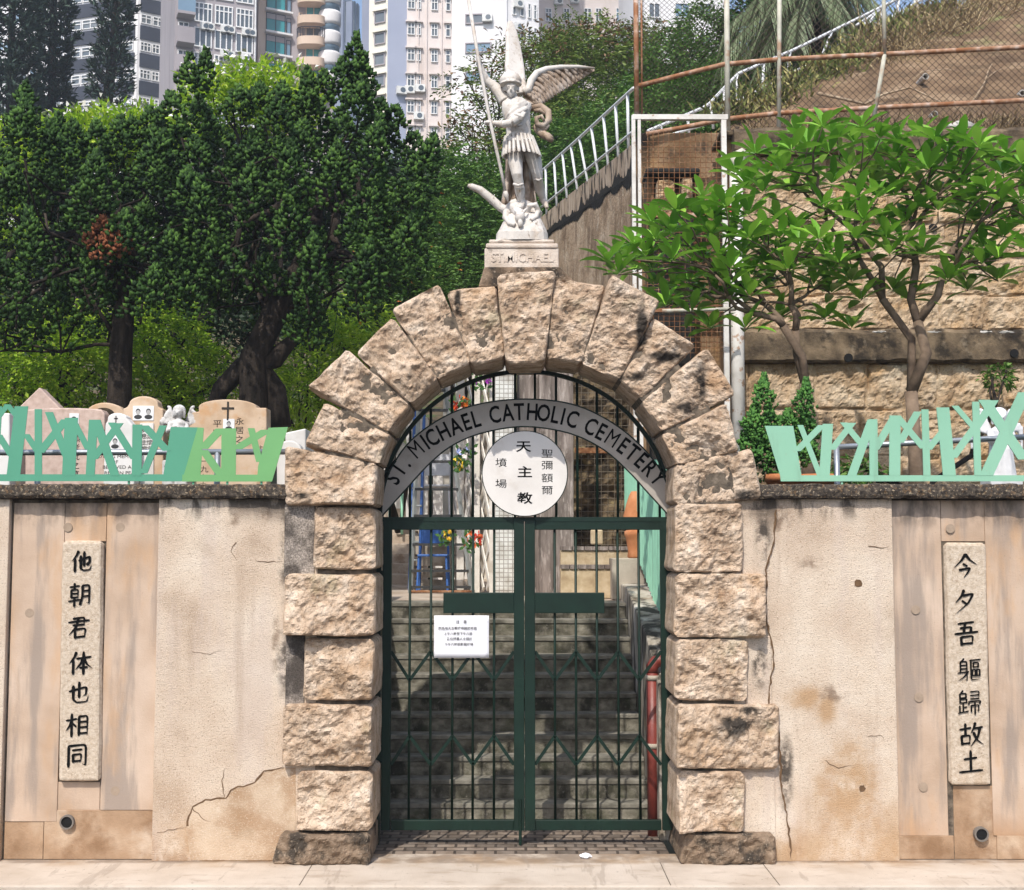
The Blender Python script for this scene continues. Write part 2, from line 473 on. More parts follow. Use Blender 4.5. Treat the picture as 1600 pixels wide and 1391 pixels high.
M['pave'] = mat('broomed concrete pavement', [(.44,.36,.285),(.52,.44,.36),(.58,.50,.42)], 2.0, .93, .3, 90, bump2=(14, 1.2, (1,.12,1)),
    layers=[dict(c=(.33,.255,.19), scale=3, stretch=(1,2.5,1), lo=.52, hi=.7, amt=.5), dict(c=(.25,.20,.16), scale=120, lo=.62, hi=.68, amt=.4), dict(c=(.16,.13,.10), scale=22, lo=.66, hi=.70, amt=.6), dict(c=(.20,.15,.11), scale=5, lo=.3, hi=.6, amt=.8, y=(-.06,.0), wob=.04),
            dict(c=(.34,.22,.12), scale=2.5, lo=.40, hi=.66, amt=.6, y=(-.22,.0), wob=.1),
            dict(c=(.30,.24,.19), scale=9, stretch=(1,.14,1), lo=.58, hi=.64, amt=.45)])
M['asphalt'] = mat('asphalt', [(.035,.035,.035),(.055,.054,.052)], 30, .92, .5, 200)
M['green'] = flat('dark green gate paint', (.0032,.017,.0105), .5, spec=.32, j=.25, scale=5)
M['soil'] = mat('soil', [(.05,.035,.02),(.10,.07,.045)], 5, .95, .5, 20)

# ---------------------------------------------------------------- ground
def struct(o): return tag(o, kind='structure')
g = MB(); g.box(-400, 400, -300, -.71, -.35, -.125); struct(g.build('road', M['asphalt']))
g = MB(); g.box(-60, 60, -.70, .25, -.35, 0)
struct(g.build('pavement', M['pave'], bevel=.012))
g = MB()
for px in (497, 1025, 1180): 
    x = (px-822)/200; g.box(x, x+.006, -.69, -.02, .0002, .0015)
struct(g.build('pavement_joints', M['mortar']))
M['gate_tiles'] = tiles('worn grey floor tiles', (.30,.24,.19), (.14,.115,.095), (.07,.055,.045), .16, .11, .012, .8, 'xy')
g = MB(); g.box(-1.6, 1.12, .26, 1.5, -.3, .004); struct(g.build('gate_floor', M['gate_tiles']))

# ---------------------------------------------------------------- boundary walls
def px2(px, Y=0.0): return W(px, 850, Y).x
ZC0, ZC1 = W(0, 779, 0).z, W(0, 757, 0).z       # coping bottom / top
def wall_run(name, label, xin, seam, xout, slabs, xedge, xc):
    """xin: pixel next to the arch, seam: pixel where the recessed panel begins, xout: where it ends"""
    sgn = 1 if xout > xin else -1
    a, b = sorted((px2(xin), px2(seam)))
    t = thing(name, label, 'wall', (px2(seam), 0, 0))
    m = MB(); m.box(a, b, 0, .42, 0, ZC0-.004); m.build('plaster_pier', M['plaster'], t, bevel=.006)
    c, d = sorted((px2(seam), px2(xout)))
    m = MB(); m.box(c+.002, d-.002, .064, .40, 0, ZC0-.006); m.build('panel_backing', M['mortar'], t)
    if xedge is not None:
        e, f = sorted((px2(xout), px2(xedge)))
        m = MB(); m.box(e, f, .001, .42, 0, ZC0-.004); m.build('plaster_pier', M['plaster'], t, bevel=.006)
    for i, (x0, x1, y0, y1, dep, low) in enumerate(slabs):
        p, q = WB(x0, y1, x1, y0, dep)
        p.x, q.x = W(x0, 1050, dep).x, W(x1, 1050, dep).x
        m = MB(); m.box(p.x+.0015, q.x-.0015, dep, .0635, max(p.z, .004), min(q.z, ZC0-.01))
        m.build('stone_slab', M['slab_low'] if low else M['slab'], t, bevel=.004)
    # coping: grid with crumbled face
    x0, x1 = sorted((px2(xc), px2(xedge if xedge is not None else xout)))
    n = int((x1-x0)/.025); P = []
    prof = [(.03, ZC0), (-.055, ZC0), (-.07, ZC0+.02), (-.072, ZC0+.055), (-.065, ZC1-.01), (-.05, ZC1), (.2, ZC1+.005), (.47, ZC1), (.47, ZC0)]
    for i in range(n+1):
        x = x0+(x1-x0)*i/n
        P.append([(x, y+.014*fbm(x*9, y*9, z*30, 3), z+.009*fbm(x*14, 5+y*9, z*9, 3)) for y, z in prof])
    m = MB(); m.grid(P, close=True, flip=True)
    m.build('coping', M['coping'], t, smooth=False)
    return t

wallL = wall_run('boundary_wall', 'tan plastered wall with recessed stone panels left of the arch', 520, 247, 13,
    [(14, 95, 786, 1284, .045, 0), (95, 161, 786, 846, .050, 0), (161, 246, 786, 1266, .043, 0), (88, 161, 1222, 1266, .056, 0), (14, 75, 1284, 1345, .052, 1), (75, 246, 1266, 1345, .048, 1)], -330, 458)
wallR = wall_run('boundary_wall', 'tan plastered wall with recessed stone panels right of the arch', 1120, 1395, 1700,
    [(1396, 1476, 782, 1306, .052, 0), (1476, 1545, 782, 846, .058, 0), (1545, 1622, 782, 1306, .050, 0), (1484, 1550, 1228, 1345, .060, 1), (1396, 1484, 1306, 1345, .050, 1), (1550, 1622, 1306, 1345, .046, 1), (1622, 1699, 782, 1345, .05, 0)], 1930, 1178)
# speckled render showing beside the quoins, and cracks
m = MB()
for x0, x1, y0, y1 in ((444, 492, 788, 902), (446, 476, 992, 1106)):
    m.pbox(x0, x1, y0, y1, -.012, .03)
m.build('grey_render', M['render_grey'], wallL, bevel=.008)
m = MB()
for x0, x1, y0, y1 in ((1158, 1198, 800, 900), (1165, 1206, 994, 1106), (1160, 1212, 1206, 1342)):
    m.pbox(x0, x1, y0, y1, -.012, .03)
m.build('grey_render', M['plaster'], wallR, bevel=.008)
def crack(pts, wid, parent, name='crack', Y=-.0035, mt=None):
    m = MB(); rr = random.Random(int(pts[0][0]))
    P = [W(a, b, Y) for a, b in pts]; Q = []
    for a, b in zip(P[:-1], P[1:]):
        k = max(2, int((b-a).length/.03))
        for i in range(k): Q.append(a.lerp(b, i/k) + Vector((rr.uniform(-.008, .008), 0, rr.uniform(-.008, .008))))
    Q.append(P[-1])
    rows = []
    for i, q in enumerate(Q):
        t = (Q[min(i+1, len(Q)-1)]-Q[max(i-1, 0)]).normalized(); nn = Vector((t.z, 0, -t.x))
        ww = wid*rr.uniform(.35, 1.0)*min(1, (len(Q)-1-i)/4+.2)
        rows.append([q+nn*ww, q-nn*ww])
    m.grid(rows); m.build(name, mt or M['crackm'], parent)
M['patch'] = mat('ochre repair plaster', [(.40,.285,.185),(.52,.39,.275),(.60,.475,.35)], 3, .92, .5, 80, detail=8, layers=[dict(c=(.33,.19,.095), scale=3, lo=.46, hi=.66, amt=.65), dict(c=(.66,.55,.43), scale=4, lo=.58, hi=.68, amt=.7), dict(c=(.66,.56,.45), scale=100, lo=.56, hi=.64, amt=.5)])
M['crackm'] = mat('crack dirt', [(.09,.05,.025),(.16,.095,.05)], 20, .95, 0)
crack([(292,1292),(300,1262),(322,1250),(352,1246),(366,1232),(398,1222),(412,1206),(444,1200)], .009, wallL)
m = MB(); m.prism([XZ(a, b, 0) for a, b in ((298,1344),(291,1296),(300,1263),(322,1251),(352,1247),(366,1233),(398,1223),(412,1207),(446,1200),(462,1200),(462,1344))], -.0028, .01); m.build('repair_patch', M['patch'], wallL)
crack([(350,1246),(346,1220),(352,1200)], .004, wallL)
crack([(300,1262),(318,1280),(330,1284)], .004, wallL)
crack([(244,1302),(270,1296),(292,1292)], .003, wallL)
crack([(368,848),(362,862),(370,876)], .004, wallL)
crack([(398,876),(420,879),(445,876)], .003, wallL)
crack([(300,1018),(330,1022),(352,1014)], .002, wallL)
crack([(1212,796),(1210,850),(1198,884),(1195,960),(1206,1000),(1208,1040),(1200,1100),(1216,1130),(1219,1190),(1222,1240),(1232,1290),(1236,1340)], .009, wallR, Y=-.0135)
crack([(1358,852),(1372,857),(1390,853)], .004, wallR)
crack([(1355,1150),(1375,1149),(1382,1158)], .003, wallR)
crack([(1290,1190),(1310,1200),(1334,1196)], .003, wallR)
for (a, b, r, wp) in ((1341,912,.034,wallR), (1347,1232,.026,wallR)):      # rusty fixing holes
    m = MB(); c = W(a, b, 0); rr = random.Random(a); m.prism([(c.x+r*rr.uniform(.75,1.1)*math.cos(q*.5236), c.z+r*rr.uniform(.75,1.1)*math.sin(q*.5236)) for q in range(12)], -.003, .001); m.build('plug_hole', M['crackm'], wp)
M['pipe_dark'] = flat('black hole', (.004,.004,.004), .9); M['pvc'] = flat('old pipe', (.16,.14,.12), .8)
for a, b, wp in ((106, 1284, wallL), (1532, 1303, wallR)):                    # weep pipes
    c = W(a, b, .045); m = MB(); n = 24
    ro, ri = .055, .043
    for (r0, y0), (r1, y1) in (((ro, .06), (ro, -.02)), ((ro, -.02), (ri, -.02)), ((ri, -.02), (ri, .04))):
        m.grid([[(c.x+r*math.cos(2*math.pi*k/n), c.y-.01+y, c.z+r*math.sin(2*math.pi*k/n)) for k in range(n)] for r, y in ((r0, y0), (r1, y1))], close=True)
    m.build('weep_pipe', M['pvc'], wp, recalc=False)
    m = MB(); m.prism([(c.x+ri*math.cos(2*math.pi*k/n), c.z+ri*math.sin(2*math.pi*k/n)) for k in range(n)], .026, .031); m.build('pipe_bore', M['pipe_dark'], wp)
for (a, b, wp) in ((106,824,wallL),(188,824,wallL),(180,1236,wallL),(46,958,wallL),(1485,826,wallR),(1431,953,wallR),(1436,1090,wallR),(1443,1230,wallR)):
    m = MB(); c = W(a, b, .042); m.prism([(c.x+.035*math.cos(q*.2618), c.z+.035*math.sin(q*.2618)) for q in range(24)], .0435 if b not in (824,1236,1284) else .0415, .047); m.build('grout_plug', M['plugm'] if 'plugm' in M else M.setdefault('plugm', mat('grout plug', [(.30,.225,.165),(.38,.29,.215)], 20, .9, .2)), wp)

# ---------------------------------------------------------------- brush lettering on the two plaques
GL = {
'他': "38,8 30,25 12,48|24,38 24,92|40,48 85,32 84,55 74,66|62,12 62,70|48,28 48,80 60,88 86,87 92,68",
'朝': "8,18 46,14|27,4 27,28|14,30 14,62|14,30 41,29 41,62|14,45 41,45|14,61 41,60|4,76 50,71|27,61 27,98|60,14 60,60 50,92|60,14 88,12 88,88 78,84|61,36 87,35|61,58 87,57",
'君': "26,12 72,8 71,38|8,26 92,21|26,39 72,37|48,8 40,45 10,78|34,56 36,92|34,56 78,53 74,90|36,88 75,86",
'体': "34,6 26,26 6,50|22,36 22,94|36,32 94,27|64,6 64,96|63,30 52,54 32,76|65,30 78,56 98,72|50,70 80,68",
'也': "14,42 84,26 82,56 70,64|54,6 54,68|30,20 30,74 44,88 86,86 92,64",
'相': "4,30 46,25|26,4 26,96|26,30 18,52 4,70|28,40 44,56|56,16 56,92|56,16 90,14 90,92|56,38 90,37|56,60 90,59|56,84 90,83",
'同': "16,12 16,96|16,12 86,9 86,92 74,86|32,30 70,28|34,48 36,78|34,48 68,46 66,76|36,74 66,73",
'今': "52,4 36,28 4,56|52,4 70,28 98,48|42,42 58,52|26,66 70,60 60,78 44,98",
'夕': "46,4 36,28 12,52|40,26 84,20 62,58 10,98|38,46 58,62",
'吾': "18,12 80,8|46,10 40,48|26,30 70,27 68,48|4,52 96,48|28,66 30,98|28,66 76,63 72,96|30,93 74,92",
'軀': "30,4 22,14|16,16 16,60|16,16 42,15 42,92 34,86|16,30 42,30|16,44 42,44|6,60 48,56|46,58 28,78 4,92|54,12 96,10|58,12 58,90 98,88|68,22 68,40|68,22 88,22 87,40|68,39 87,39|63,50 63,74|63,50 76,50 75,74|63,73 75,73|81,50 81,74|81,50 93,50 92,74|81,73 92,73",
'歸': "24,4 16,14|12,16 12,52|12,16 36,15 36,32|12,32 36,32|12,38 38,37 38,52|12,52 38,51|24,54 24,88|24,70 38,69|10,64 10,90|4,92 44,86|54,10 88,8 88,38|54,24 88,23|54,38 88,37|48,48 46,60|48,49 94,47 90,58|56,64 56,88|56,64 86,63 85,88 79,85|71,52 71,99",
'故': "4,28 48,23|26,6 26,52|10,54 12,88|10,54 44,52 42,86|12,84 43,83|66,4 60,24 48,44|60,26 94,22|84,24 76,58 46,96|58,42 72,72 98,92",
'土': "24,40 74,36|50,8 50,88|4,90 96,86"}
def brush(m, ch, cx, cz, s, Y, wgt):
    rr = random.Random(ord(ch))
    st = GL[ch].split('|'); thin = min(1.0, 1.28-len(st)*.035)
    for k, q in enumerate(st):
        pts = [Vector((float(a)-50, 50-float(b), 0)) for a, b in (x.split(',') for x in q.split())]
        pts = [Vector((p.x, p.y+.06*p.x, 0)) for p in pts]
        Q = []
        for a, b in zip(pts[:-1], pts[1:]):
            k2 = 8
            for i in range(k2): Q.append(a.lerp(b, i/k2))
        Q.append(pts[-1])
        for _ in range(2):
            Q = [Q[0]]+[(Q[i-1]+Q[i]*2+Q[i+1])/4 for i in range(1, len(Q)-1)]+[Q[-1]]
        falling = (pts[-1].y < pts[0].y-18) and abs(pts[-1].x-pts[0].x) > 14
        rows = []
        n = len(Q)-1
        for i, p in enumerate(Q):
            t = (Q[min(i+1, n)]-Q[max(i-1, 0)]).normalized(); nn = Vector((-t.y, t.x, 0)); u = i/n
            horiz = abs(t.x) > abs(t.y)
            w = 5.6*wgt*thin*(.82 if horiz else 1.08)
            w *= .75+.35*math.exp(-u*9) + (.35*math.exp(-(1-u)*9) if not falling else -.62*u**2.5)
            if i in (0, n): w *= .45
            e = p + (t*(-2.2 if i == 0 else 2.2) if i in (0, n) else Vector((0,0,0)))
            rows.append([(cx+(e.x+nn.x*w)*s/100, Y-.00025*k, cz+(e.y+nn.y*w)*s/100), (cx+(e.x-nn.x*w)*s/100, Y-.00025*k, cz+(e.y-nn.y*w)*s/100)])
        m.grid(rows, flip=True)
def plaque(label, px, y0, y1, chars, ycs, size, Y, xs):
    a, b, c, d = (XZ(px[0], y0, Y), XZ(px[1], y0, Y), XZ(px[2], y1, Y), XZ(px[3], y1, Y))
    t = thing('wall_plaque', label, 'plaque', ((a[0]+b[0])/2, Y, c[1]), 'couplet plaques set in the wall panels')
    mb = rough_block([a, b, c, d], Y+.02, Y+.075, seed=len(chars)+int(px[0]), bulge=.020, amp=.03, wob=.0022, gx=0)
    mb.build('tablet', M['plaque'], t, smooth=False)
    for ch, yc, xc in zip(chars, ycs, xs):
        m = MB(); c = W(xc, yc, Y-.006); brush(m, ch, c.x, c.z, size, Y-.0055, 1.18)
        m.build('character', M['ink'], t)
plaque('narrow stone tablet with seven black brush characters in the left wall panel', (95, 160, 156, 90), 845, 1222, '他朝君体也相同', [877, 929, 981, 1036, 1083, 1133, 1180], .188, .0, [127,125,123,125,122,121,120])
plaque('narrow stone tablet with seven black brush characters in the right wall panel', (1476, 1542, 1550, 1485), 848, 1228, '今夕吾軀歸故土', [884, 940, 989, 1047, 1097, 1148, 1190], .192, .018, [1508,1508,1510,1514,1515,1518,1517])

# ---------------------------------------------------------------- the stone arch
arch = thing('stone_arch', 'rough tan granite arch with wedge stones around the cemetery gate', 'arch', (0, .2, 0))
YA = -.09
def Z5(*pts): return [(450+a*.46875, 400+b*.46875) for a, b in pts]
vs = [Z5((698,66),(888,52),(853,352),(731,354)),
      Z5((532,118),(688,100),(722,334),(612,362)), Z5((345,180),(500,92),(606,350),(500,408)), Z5((228,325),(344,206),(498,408),(406,488)),
      Z5((68,440),(190,312),(402,492),(342,586)), Z5((55,632),(118,490),(336,592),(302,690)),
      Z5((892,76),(1058,100),(974,352),(862,338)), Z5((1080,68),(1240,150),(1104,412),(982,352)), Z5((1225,206),(1358,300),(1172,472),(1112,414)),
      Z5((1400,306),(1492,462),(1244,582),(1182,482)), Z5((1466,492),(1502,655),(1292,694),(1250,592)),
      [(446,698),(587,727),(586,788),(446,788)], [(1056,728),(1176,702),(1190,778),(1055,786)]]
for i, c in enumerate(vs):
    pr = 0.0 if i else -.035
    rough_block([XZ(x, y, YA) for x, y in c], YA+pr+.02, .62-.004*(i % 3), seed=i+3, bulge=.045).build('voussoir', M['granite'], arch)
qs = [(490,585,795,889),(443,585,899,993),(474,583,1000,1094),(441,582,1103,1197),(463,580,1208,1298),
      (1055,1160,788,893),(1055,1197,898,995),(1055,1168,1001,1094),(1055,1217,1103,1201),(1058,1163,1208,1300)]
for i, (x0, x1, y0, y1) in enumerate(qs):
    rough_block([XZ(x0+3, y0, YA), XZ(x1, y0+1, YA), XZ(x1-1, y1, YA), XZ(x0, y1-1, YA)], YA+.02, .62-.004*(i % 3), seed=i+31, bulge=.045).build('jamb_stone', M['granite'], arch)
for i, (x0, x1, y0, y1) in enumerate([(426,576,1303,1346),(1062,1210,1304,1347)]):
    a, b = WB(x0, y1, x1, y0, YA)
    rough_block([(a.x+.06, b.z), (b.x, b.z-.01), (b.x+.01, .002), (a.x, .002)], YA, .62, seed=i+61, bulge=.045).build('plinth_stone', M['granite_dark'], arch)
# mortar core filling the joints
m = MB(); cx = 0.0; c0 = W(822, 788, YA).z; Ri, Ro = 1.215, 1.62
ring = []
for k in range(25):
    a = math.pi*k/24
    ring.append((a, 0))
for k in range(24):
    a0, a1 = math.pi*k/24, math.pi*(k+1)/24
    q = [(Ri*math.cos(a0), c0+Ri*math.sin(a0)), (Ro*math.cos(a0), c0+Ro*math.sin(a0)), (Ro*math.cos(a1), c0+Ro*math.sin(a1)), (Ri*math.cos(a1), c0+Ri*math.sin(a1))]
    m.prism(q, -.06, .605)
m.box(-1.62, -1.22, -.02, .605, .0, c0); m.box(1.20, 1.60, -.02, .605, 0, c0)
m.build('mortar_core', M['mortar'], arch, weld=True)
M['stain'] = mat('wet black mould', [(.012,.010,.009),(.03,.025,.02)], 9, .8, .5, 40)
# ---------------------------------------------------------------- gate, grille, signs
YG = .53
def V(px, py, Y=YG): return W(px, py, Y)
def ring_prism(m, c, r0, r1, a0, a1, y0, y1, n=48):
    P = []
    for k in range(n+1):
        a = a0+(a1-a0)*k/n; ca, sa = math.cos(a), math.sin(a)
        P.append([(c[0]+r0*ca, y0, c[1]+r0*sa), (c[0]+r1*ca, y0, c[1]+r1*sa), (c[0]+r1*ca, y1, c[1]+r1*sa), (c[0]+r0*ca, y1, c[1]+r0*sa)])
    m.grid(P, close=True)
    m.add(P[0], [(0,1,2,3)]); m.add(P[-1], [(3,2,1,0)])
gr = thing('arch_grille', 'fixed green iron grille filling the top of the arch above the gate', 'grille', (V(820, 812).x, YG, V(820, 812).z))
c = V(821, 807); Rg = (V(1050, 807).x-V(592, 807).x)/2; cc = (c.x, c.z)
m = MB(); ring_prism(m, cc, Rg-.022, Rg+.012, 0, math.pi, YG-.02, YG+.02); m.build('hoop', M['green'], gr, recalc=True)
m = MB(); m.pbox(592, 1049, 808, 815, YG-.022, .04); m.build('rail', M['green'], gr)
# thin inner hoop
zt = V(0, 810).z
for px in (610,641,673,706,739,771,805,836,869,902,933,965,997,1030):
    x = V(px, 700).x; zz = cc[1]+math.sqrt(max(.001, (Rg-.02)**2-(x-cc[0])**2))
    m = MB(); m.tube([(x, YG+.004, zt), (x, YG+.004, zz)], .011, 8); m.build('bar', M['green'], gr, smooth=True)
# arched name board
M['board'] = mat('pale painted board', [(.33,.295,.26),(.39,.35,.31),(.44,.40,.36)], 3, .6, .05, 60, layers=[dict(c=(.22,.18,.14), scale=5, lo=.56, hi=.75, amt=.35)])
M['board_disc'] = mat('white painted disc', [(.60,.565,.53),(.68,.645,.61),(.74,.71,.68)], 3, .55, .05, 60, layers=[dict(c=(.42,.35,.27), scale=4, lo=.58, hi=.75, amt=.25)])
YB = YG-.045
sg = thing('arched_sign', 'crescent board lettered ST. MICHAEL CATHOLIC CEMETERY across the arch grille', 'sign', (V(822, 700, YB).x, YB, V(822, 650, YB).z))
def spline(pts, k=10):
    P = [Vector((*q, 0)) for q in pts]; P = [P[0]*2-P[1]]+P+[P[-1]*2-P[-2]]; out = []
    for i in range(1, len(P)-2):
        for j in range(k):
            u = j/k; a, b, c, d = P[i-1:i+3]
            out.append(.5*((2*b)+(c-a)*u+(2*a-5*b+4*c-d)*u*u+(3*b-a-3*c+d)*u**3))
    return out+[P[-2]]
def resample(L, n):
    d = [0]
    for a, b in zip(L[:-1], L[1:]): d.append(d[-1]+(b-a).length)
    out = []; i = 0
    for k in range(n+1):
        t = d[-1]*k/n
        while i < len(d)-2 and d[i+1] < t: i += 1
        out.append(L[i].lerp(L[i+1], (t-d[i])/max(1e-9, d[i+1]-d[i])))
    return out
A = resample(spline([XZ(x, y, YB) for x, y in ((596,807),(599,772),(612,731),(644,687),(697,650),(752,631),(820,624),(890,631),(947,655),(994,690),(1030,732),(1045,770),(1048,807))]), 80)
B = resample(spline([XZ(x, y, YB) for x, y in ((597,807),(636,763),(674,722),(711,694),(757,676),(820,667),(888,677),(940,701),(980,735),(1012,770),(1046,807))]), 80)
m = MB(); P = [[(a.x, YB-.012, a.y), (b.x, YB-.012, b.y), (b.x, YB, b.y), (a.x, YB, a.y)] for a, b in zip(A, B)]
m.grid(P, close=True); m.build('board', M['board'], sg, recalc=True)
for Q in (A, B):
    m = MB(); m.tube([(q.x, YB-.012, q.y) for q in Q], .006, 6); m.build('edge_trim', M['green'], sg)
word = "ST. MICHAEL CATHOLIC CEMETERY"
wid = dict(zip("STMICHAELORY .", (1,.98,1.2,.5,1.0,1.02,1.06,.92,.85,1.04,1.03,1.0,.62,.42)))
tot = sum(wid[k] for k in word); acc = 0
mid = resample(spline([XZ(x, y, YB) for x, y in ((606,762),(628,728),(660,696),(704,671),(757,653),(820,645),(885,654),(940,677),(985,707),(1018,737),(1037,760))]), 200)
for ch in word:
    u = (acc+wid[ch]/2)/tot; acc += wid[ch]
    if ch == ' ': continue
    i = int(round((.012+u*.976)*200)); p = mid[i]; t = (mid[min(i+3, 200)]-mid[max(i-3, 0)])
    text_mesh(ch, .20, M['ink'], 'letter', sg, (p.x, YB-.0135, p.y), rot_y=-math.atan2(t.y, t.x), sx=.70, sy=.98, bold=0 if ch == 'M' else .0034, valign='CENTER')
# round sign
YD = YB-.03
dc = W(820, 740, YD); dr = W(886, 740, YD).x-dc.x
ds = thing('round_sign', 'round white disc with black Chinese characters hanging below the arched board', 'sign', dc)
m = MB(); n = 64
m.prism([(dc.x+dr*math.cos(2*math.pi*k/n), dc.z+dr*math.sin(2*math.pi*k/n)) for k in range(n)], YD-.008, YD+.006); m.build('disc', M['board_disc'], ds)
m = MB(); m.tube([(dc.x+dr*math.cos(2*math.pi*k/n), YD-.001, dc.z+dr*math.sin(2*math.pi*k/n)) for k in range(n+1)], .0075, 6); m.build('rim', M['green'], ds)
parts = []
for ch, px, py, s in (('天',818,699,.118),('主',820,739,.118),('教',820,780,.118),('聖',855,710,.092),('彌',855,728,.092),('額',855,748,.092),('爾',855,767,.092),('墳',783,724,.092),('場',783,757,.092)):
    p = W(px, py, YD)
    text_mesh(ch, s, M['ink'], 'character', ds, (p.x, YD-.0095, p.z), sx=1.08, sy=.84, bold=.002 if s > .1 else 0)

# gate leaves
def leaf(side):
    t = thing('gate_leaf', 'dark green barred gate leaf %s' % ('hinged on the left jamb with the paper notice' if side < 0 else 'hinged on the right jamb beside the red standpipe'), 'gate', V(599 if side < 0 else 1046, 1297), 'two leaves of the cemetery gate')
    yo = (597, 611) if side < 0 else (1033, 1048)
    st = (803, 819) if side < 0 else (820, 836)
    m = MB(); d = .045
    a, b = WB(yo[0], 1297, yo[1], 813, YG); m.box(a.x, b.x, YG-.02, YG+.028, a.z, b.z)
    L, Rr = (yo[1], st[0]) if side < 0 else (st[1], yo[0])
    for y0, y1 in ((814, 828), (1281, 1297)):
        a, b = WB(L, y1, Rr, y0, YG); m.box(a.x-.001, b.x+.001, YG-.018, YG+.026, a.z, b.z)
    m.build('frame', M['green'], t, bevel=.004)
    m = MB(); a, b = WB(st[0], 1297, st[1], 812, YG); m.box(a.x, b.x, YG-.034, YG+.03, a.z, b.z)
    arm = (693, 803) if side < 0 else (836, 944)
    a, b = WB(arm[0], 958, arm[1], 926, YG); m.box(a.x+.0, b.x, YG-.0335, YG+.012, a.z, b.z)
    m.build('cross_half', M['green'], t, bevel=.004)
    xs = (640,673,707,739,772) if side < 0 else (867,900,933,966,999)
    lo, hi = V(0, 1283).z, V(0, 826).z
    for px in xs:
        x = V(px, 1000).x
        m = MB(); m.tube([(x, YG+.014, lo), (x, YG+.014, hi)], .0105, 8); m.build('bar', M['green'], t, smooth=True)
    e = [L, *xs, Rr]
    for up, yt, yb in ((0, 1018, 1063), (1, 1150, 1195)):
        m = MB()
        for k in range(6):
            ya, yc = (yt, yb) if (k % 2 == (0 if not up else 1)) else (yb, yt)
            m.bar(V(e[k], ya, YG), V(e[k+1], yc, YG), .026, .010)
        m.build('zigzag', M['green'], t)
    hx = 596 if side < 0 else 1049
    for py in (842, 905, 1178):
        m = MB(); p = V(hx, py); q = -1 if side < 0 else 1
        m.tube([(p.x, YG, p.z-.07), (p.x, YG, p.z+.07)], .02, 10)
        m.box(min(p.x, p.x+q*.055), max(p.x, p.x+q*.055), YG-.03, YG+.03, p.z-.05, p.z+.03)
        m.build('hinge', M['green'], t)
    if side < 0:
        m = MB(); p = V(813, 1297); m.tube([(p.x, YG-.04, .012), (p.x, YG-.04, p.z+.25)], .012, 8); m.build('drop_bolt', M['green'], t)
        m = MB(); p = V(815, 1065); m.box(p.x-.035, p.x+.02, YG-.04, YG-.034, p.z-.03, p.z+.03); m.build('lock_plate', M['green'], t)
    return t
leaf(-1); leaf(1)
for px in (1052, 590):
    m = MB(); a = V(px, 1320); b = V(px+ (4 if px > 800 else -3), 812); m.box(min(a.x, b.x), max(a.x, b.x)+.012, YG-.012, YG+.03, .006, b.z)
    tag(m.build('gate_post', M['green']), 'slim dark green iron hinge post against the %s jamb of the arch' % ('right' if px > 800 else 'left'), 'gate post', 'hinge posts of the gate')
# paper notice
M['paper'] = flat('white paper', (.80,.80,.84), .6, j=.02)
YN = YG-.044
a, b = WB(678, 1028, 764, 962, YN)
nt = thing('paper_notice', 'white paper notice in Chinese tied to the gate bars below the cross', 'notice', (a.x, YN, a.z))
P = [[(a.x+(b.x-a.x)*i/12, YN+.006*math.sin(i*.9)*(.3+j/8)*.6, a.z+(b.z-a.z)*j/8) for j in range(9)] for i in range(13)]
m = MB(); m.grid(P); po = m.build('sheet', M['paper'], nt, smooth=True)
sl = po.modifiers.new('s', 'SOLIDIFY'); sl.thickness = .0012
M['print'] = flat('grey printed text', (.06,.06,.07), .7)
parts = [text_mesh(s, z, M['print'], 'text_line', nt, (W(x, y, YN).x, YN-.0085, W(x, y, YN).z), bold=.0003) for s, x, y, z in
   (('注　意', 721, 972, .030), ('跑馬地天主教墳場開放時間', 715, 982, .026), ('上午八時至下午六時', 716, 990.5, .026), ('各位掃墓人士請於', 718, 998.5, .026), ('下午六時前離開墳場', 717, 1007, .026))]
# crumpled tissue on the tiles
m = MB(); p = W(911, 1336, .45); p.z = .02; rr = random.Random(4)
m.ball((p.x, .10, .018), (.045, .03, .018), 14, 8)
m.v = [(x+rr.uniform(-.008, .008), y+rr.uniform(-.008, .008), max(.005, z+rr.uniform(-.006, .008))) for x, y, z in m.v]
tag(m.build('crumpled_tissue', M['paper']), 'crumpled white tissue lying on the floor tiles below the gate', 'litter')

# ---------------------------------------------------------------- plinth and statue on the keystone
M['plinth'] = mat('weathered pale plinth stone', [(.46,.37,.29),(.58,.49,.41),(.66,.585,.51)], 6, .9, .5, 70, layers=[dict(c=(.30,.17,.08), scale=4, lo=.5, hi=.66, amt=.55), dict(c=(.07,.05,.04), scale=9, lo=.63, hi=.7, amt=.5)])
YS = .02
pl = thing('statue_plinth', 'pale stone plinth block lettered ST MICHAEL on top of the arch', 'plinth', (W(815, 430, YS).x, .2, W(815, 430, YS).z))
def pblk(x0, x1, y0, y1, Y0, Y1, nm, mt, bv=.008):
    a, b = WB(x0, y1, x1, y0, Y0); m = MB(); m.box(a.x, b.x, Y0, Y1, a.z, b.z); return m.build(nm, mt, pl, bevel=bv)
pblk(757, 873, 388, 419, YS, .42, 'die', M['plinth'])
pblk(759, 872, 380, 387.6, YS-.012, .43, 'cap', M['plinth'], .012)
pblk(764, 866, 374, 379.6, YS+.02, .40, 'cap', M['plinth'], .012)
a = W(744, 450, .1); b = W(900, 420, .1)
m = MB(); m.prism([XZ(748,452,.1), XZ(757,421,.1), XZ(874,421,.1), XZ(905,452,.1)], YS-.015, .47); m.build('bedding', M['granite_dark'], pl, bevel=.01)
p = W(816, 403, YS)
text_mesh('ST.MICHAEL', .100, M['plinth'], 'inscription', pl, (p.x, YS-.003, p.z), sx=.92, sy=1.0, ext=.0035, bold=.002)

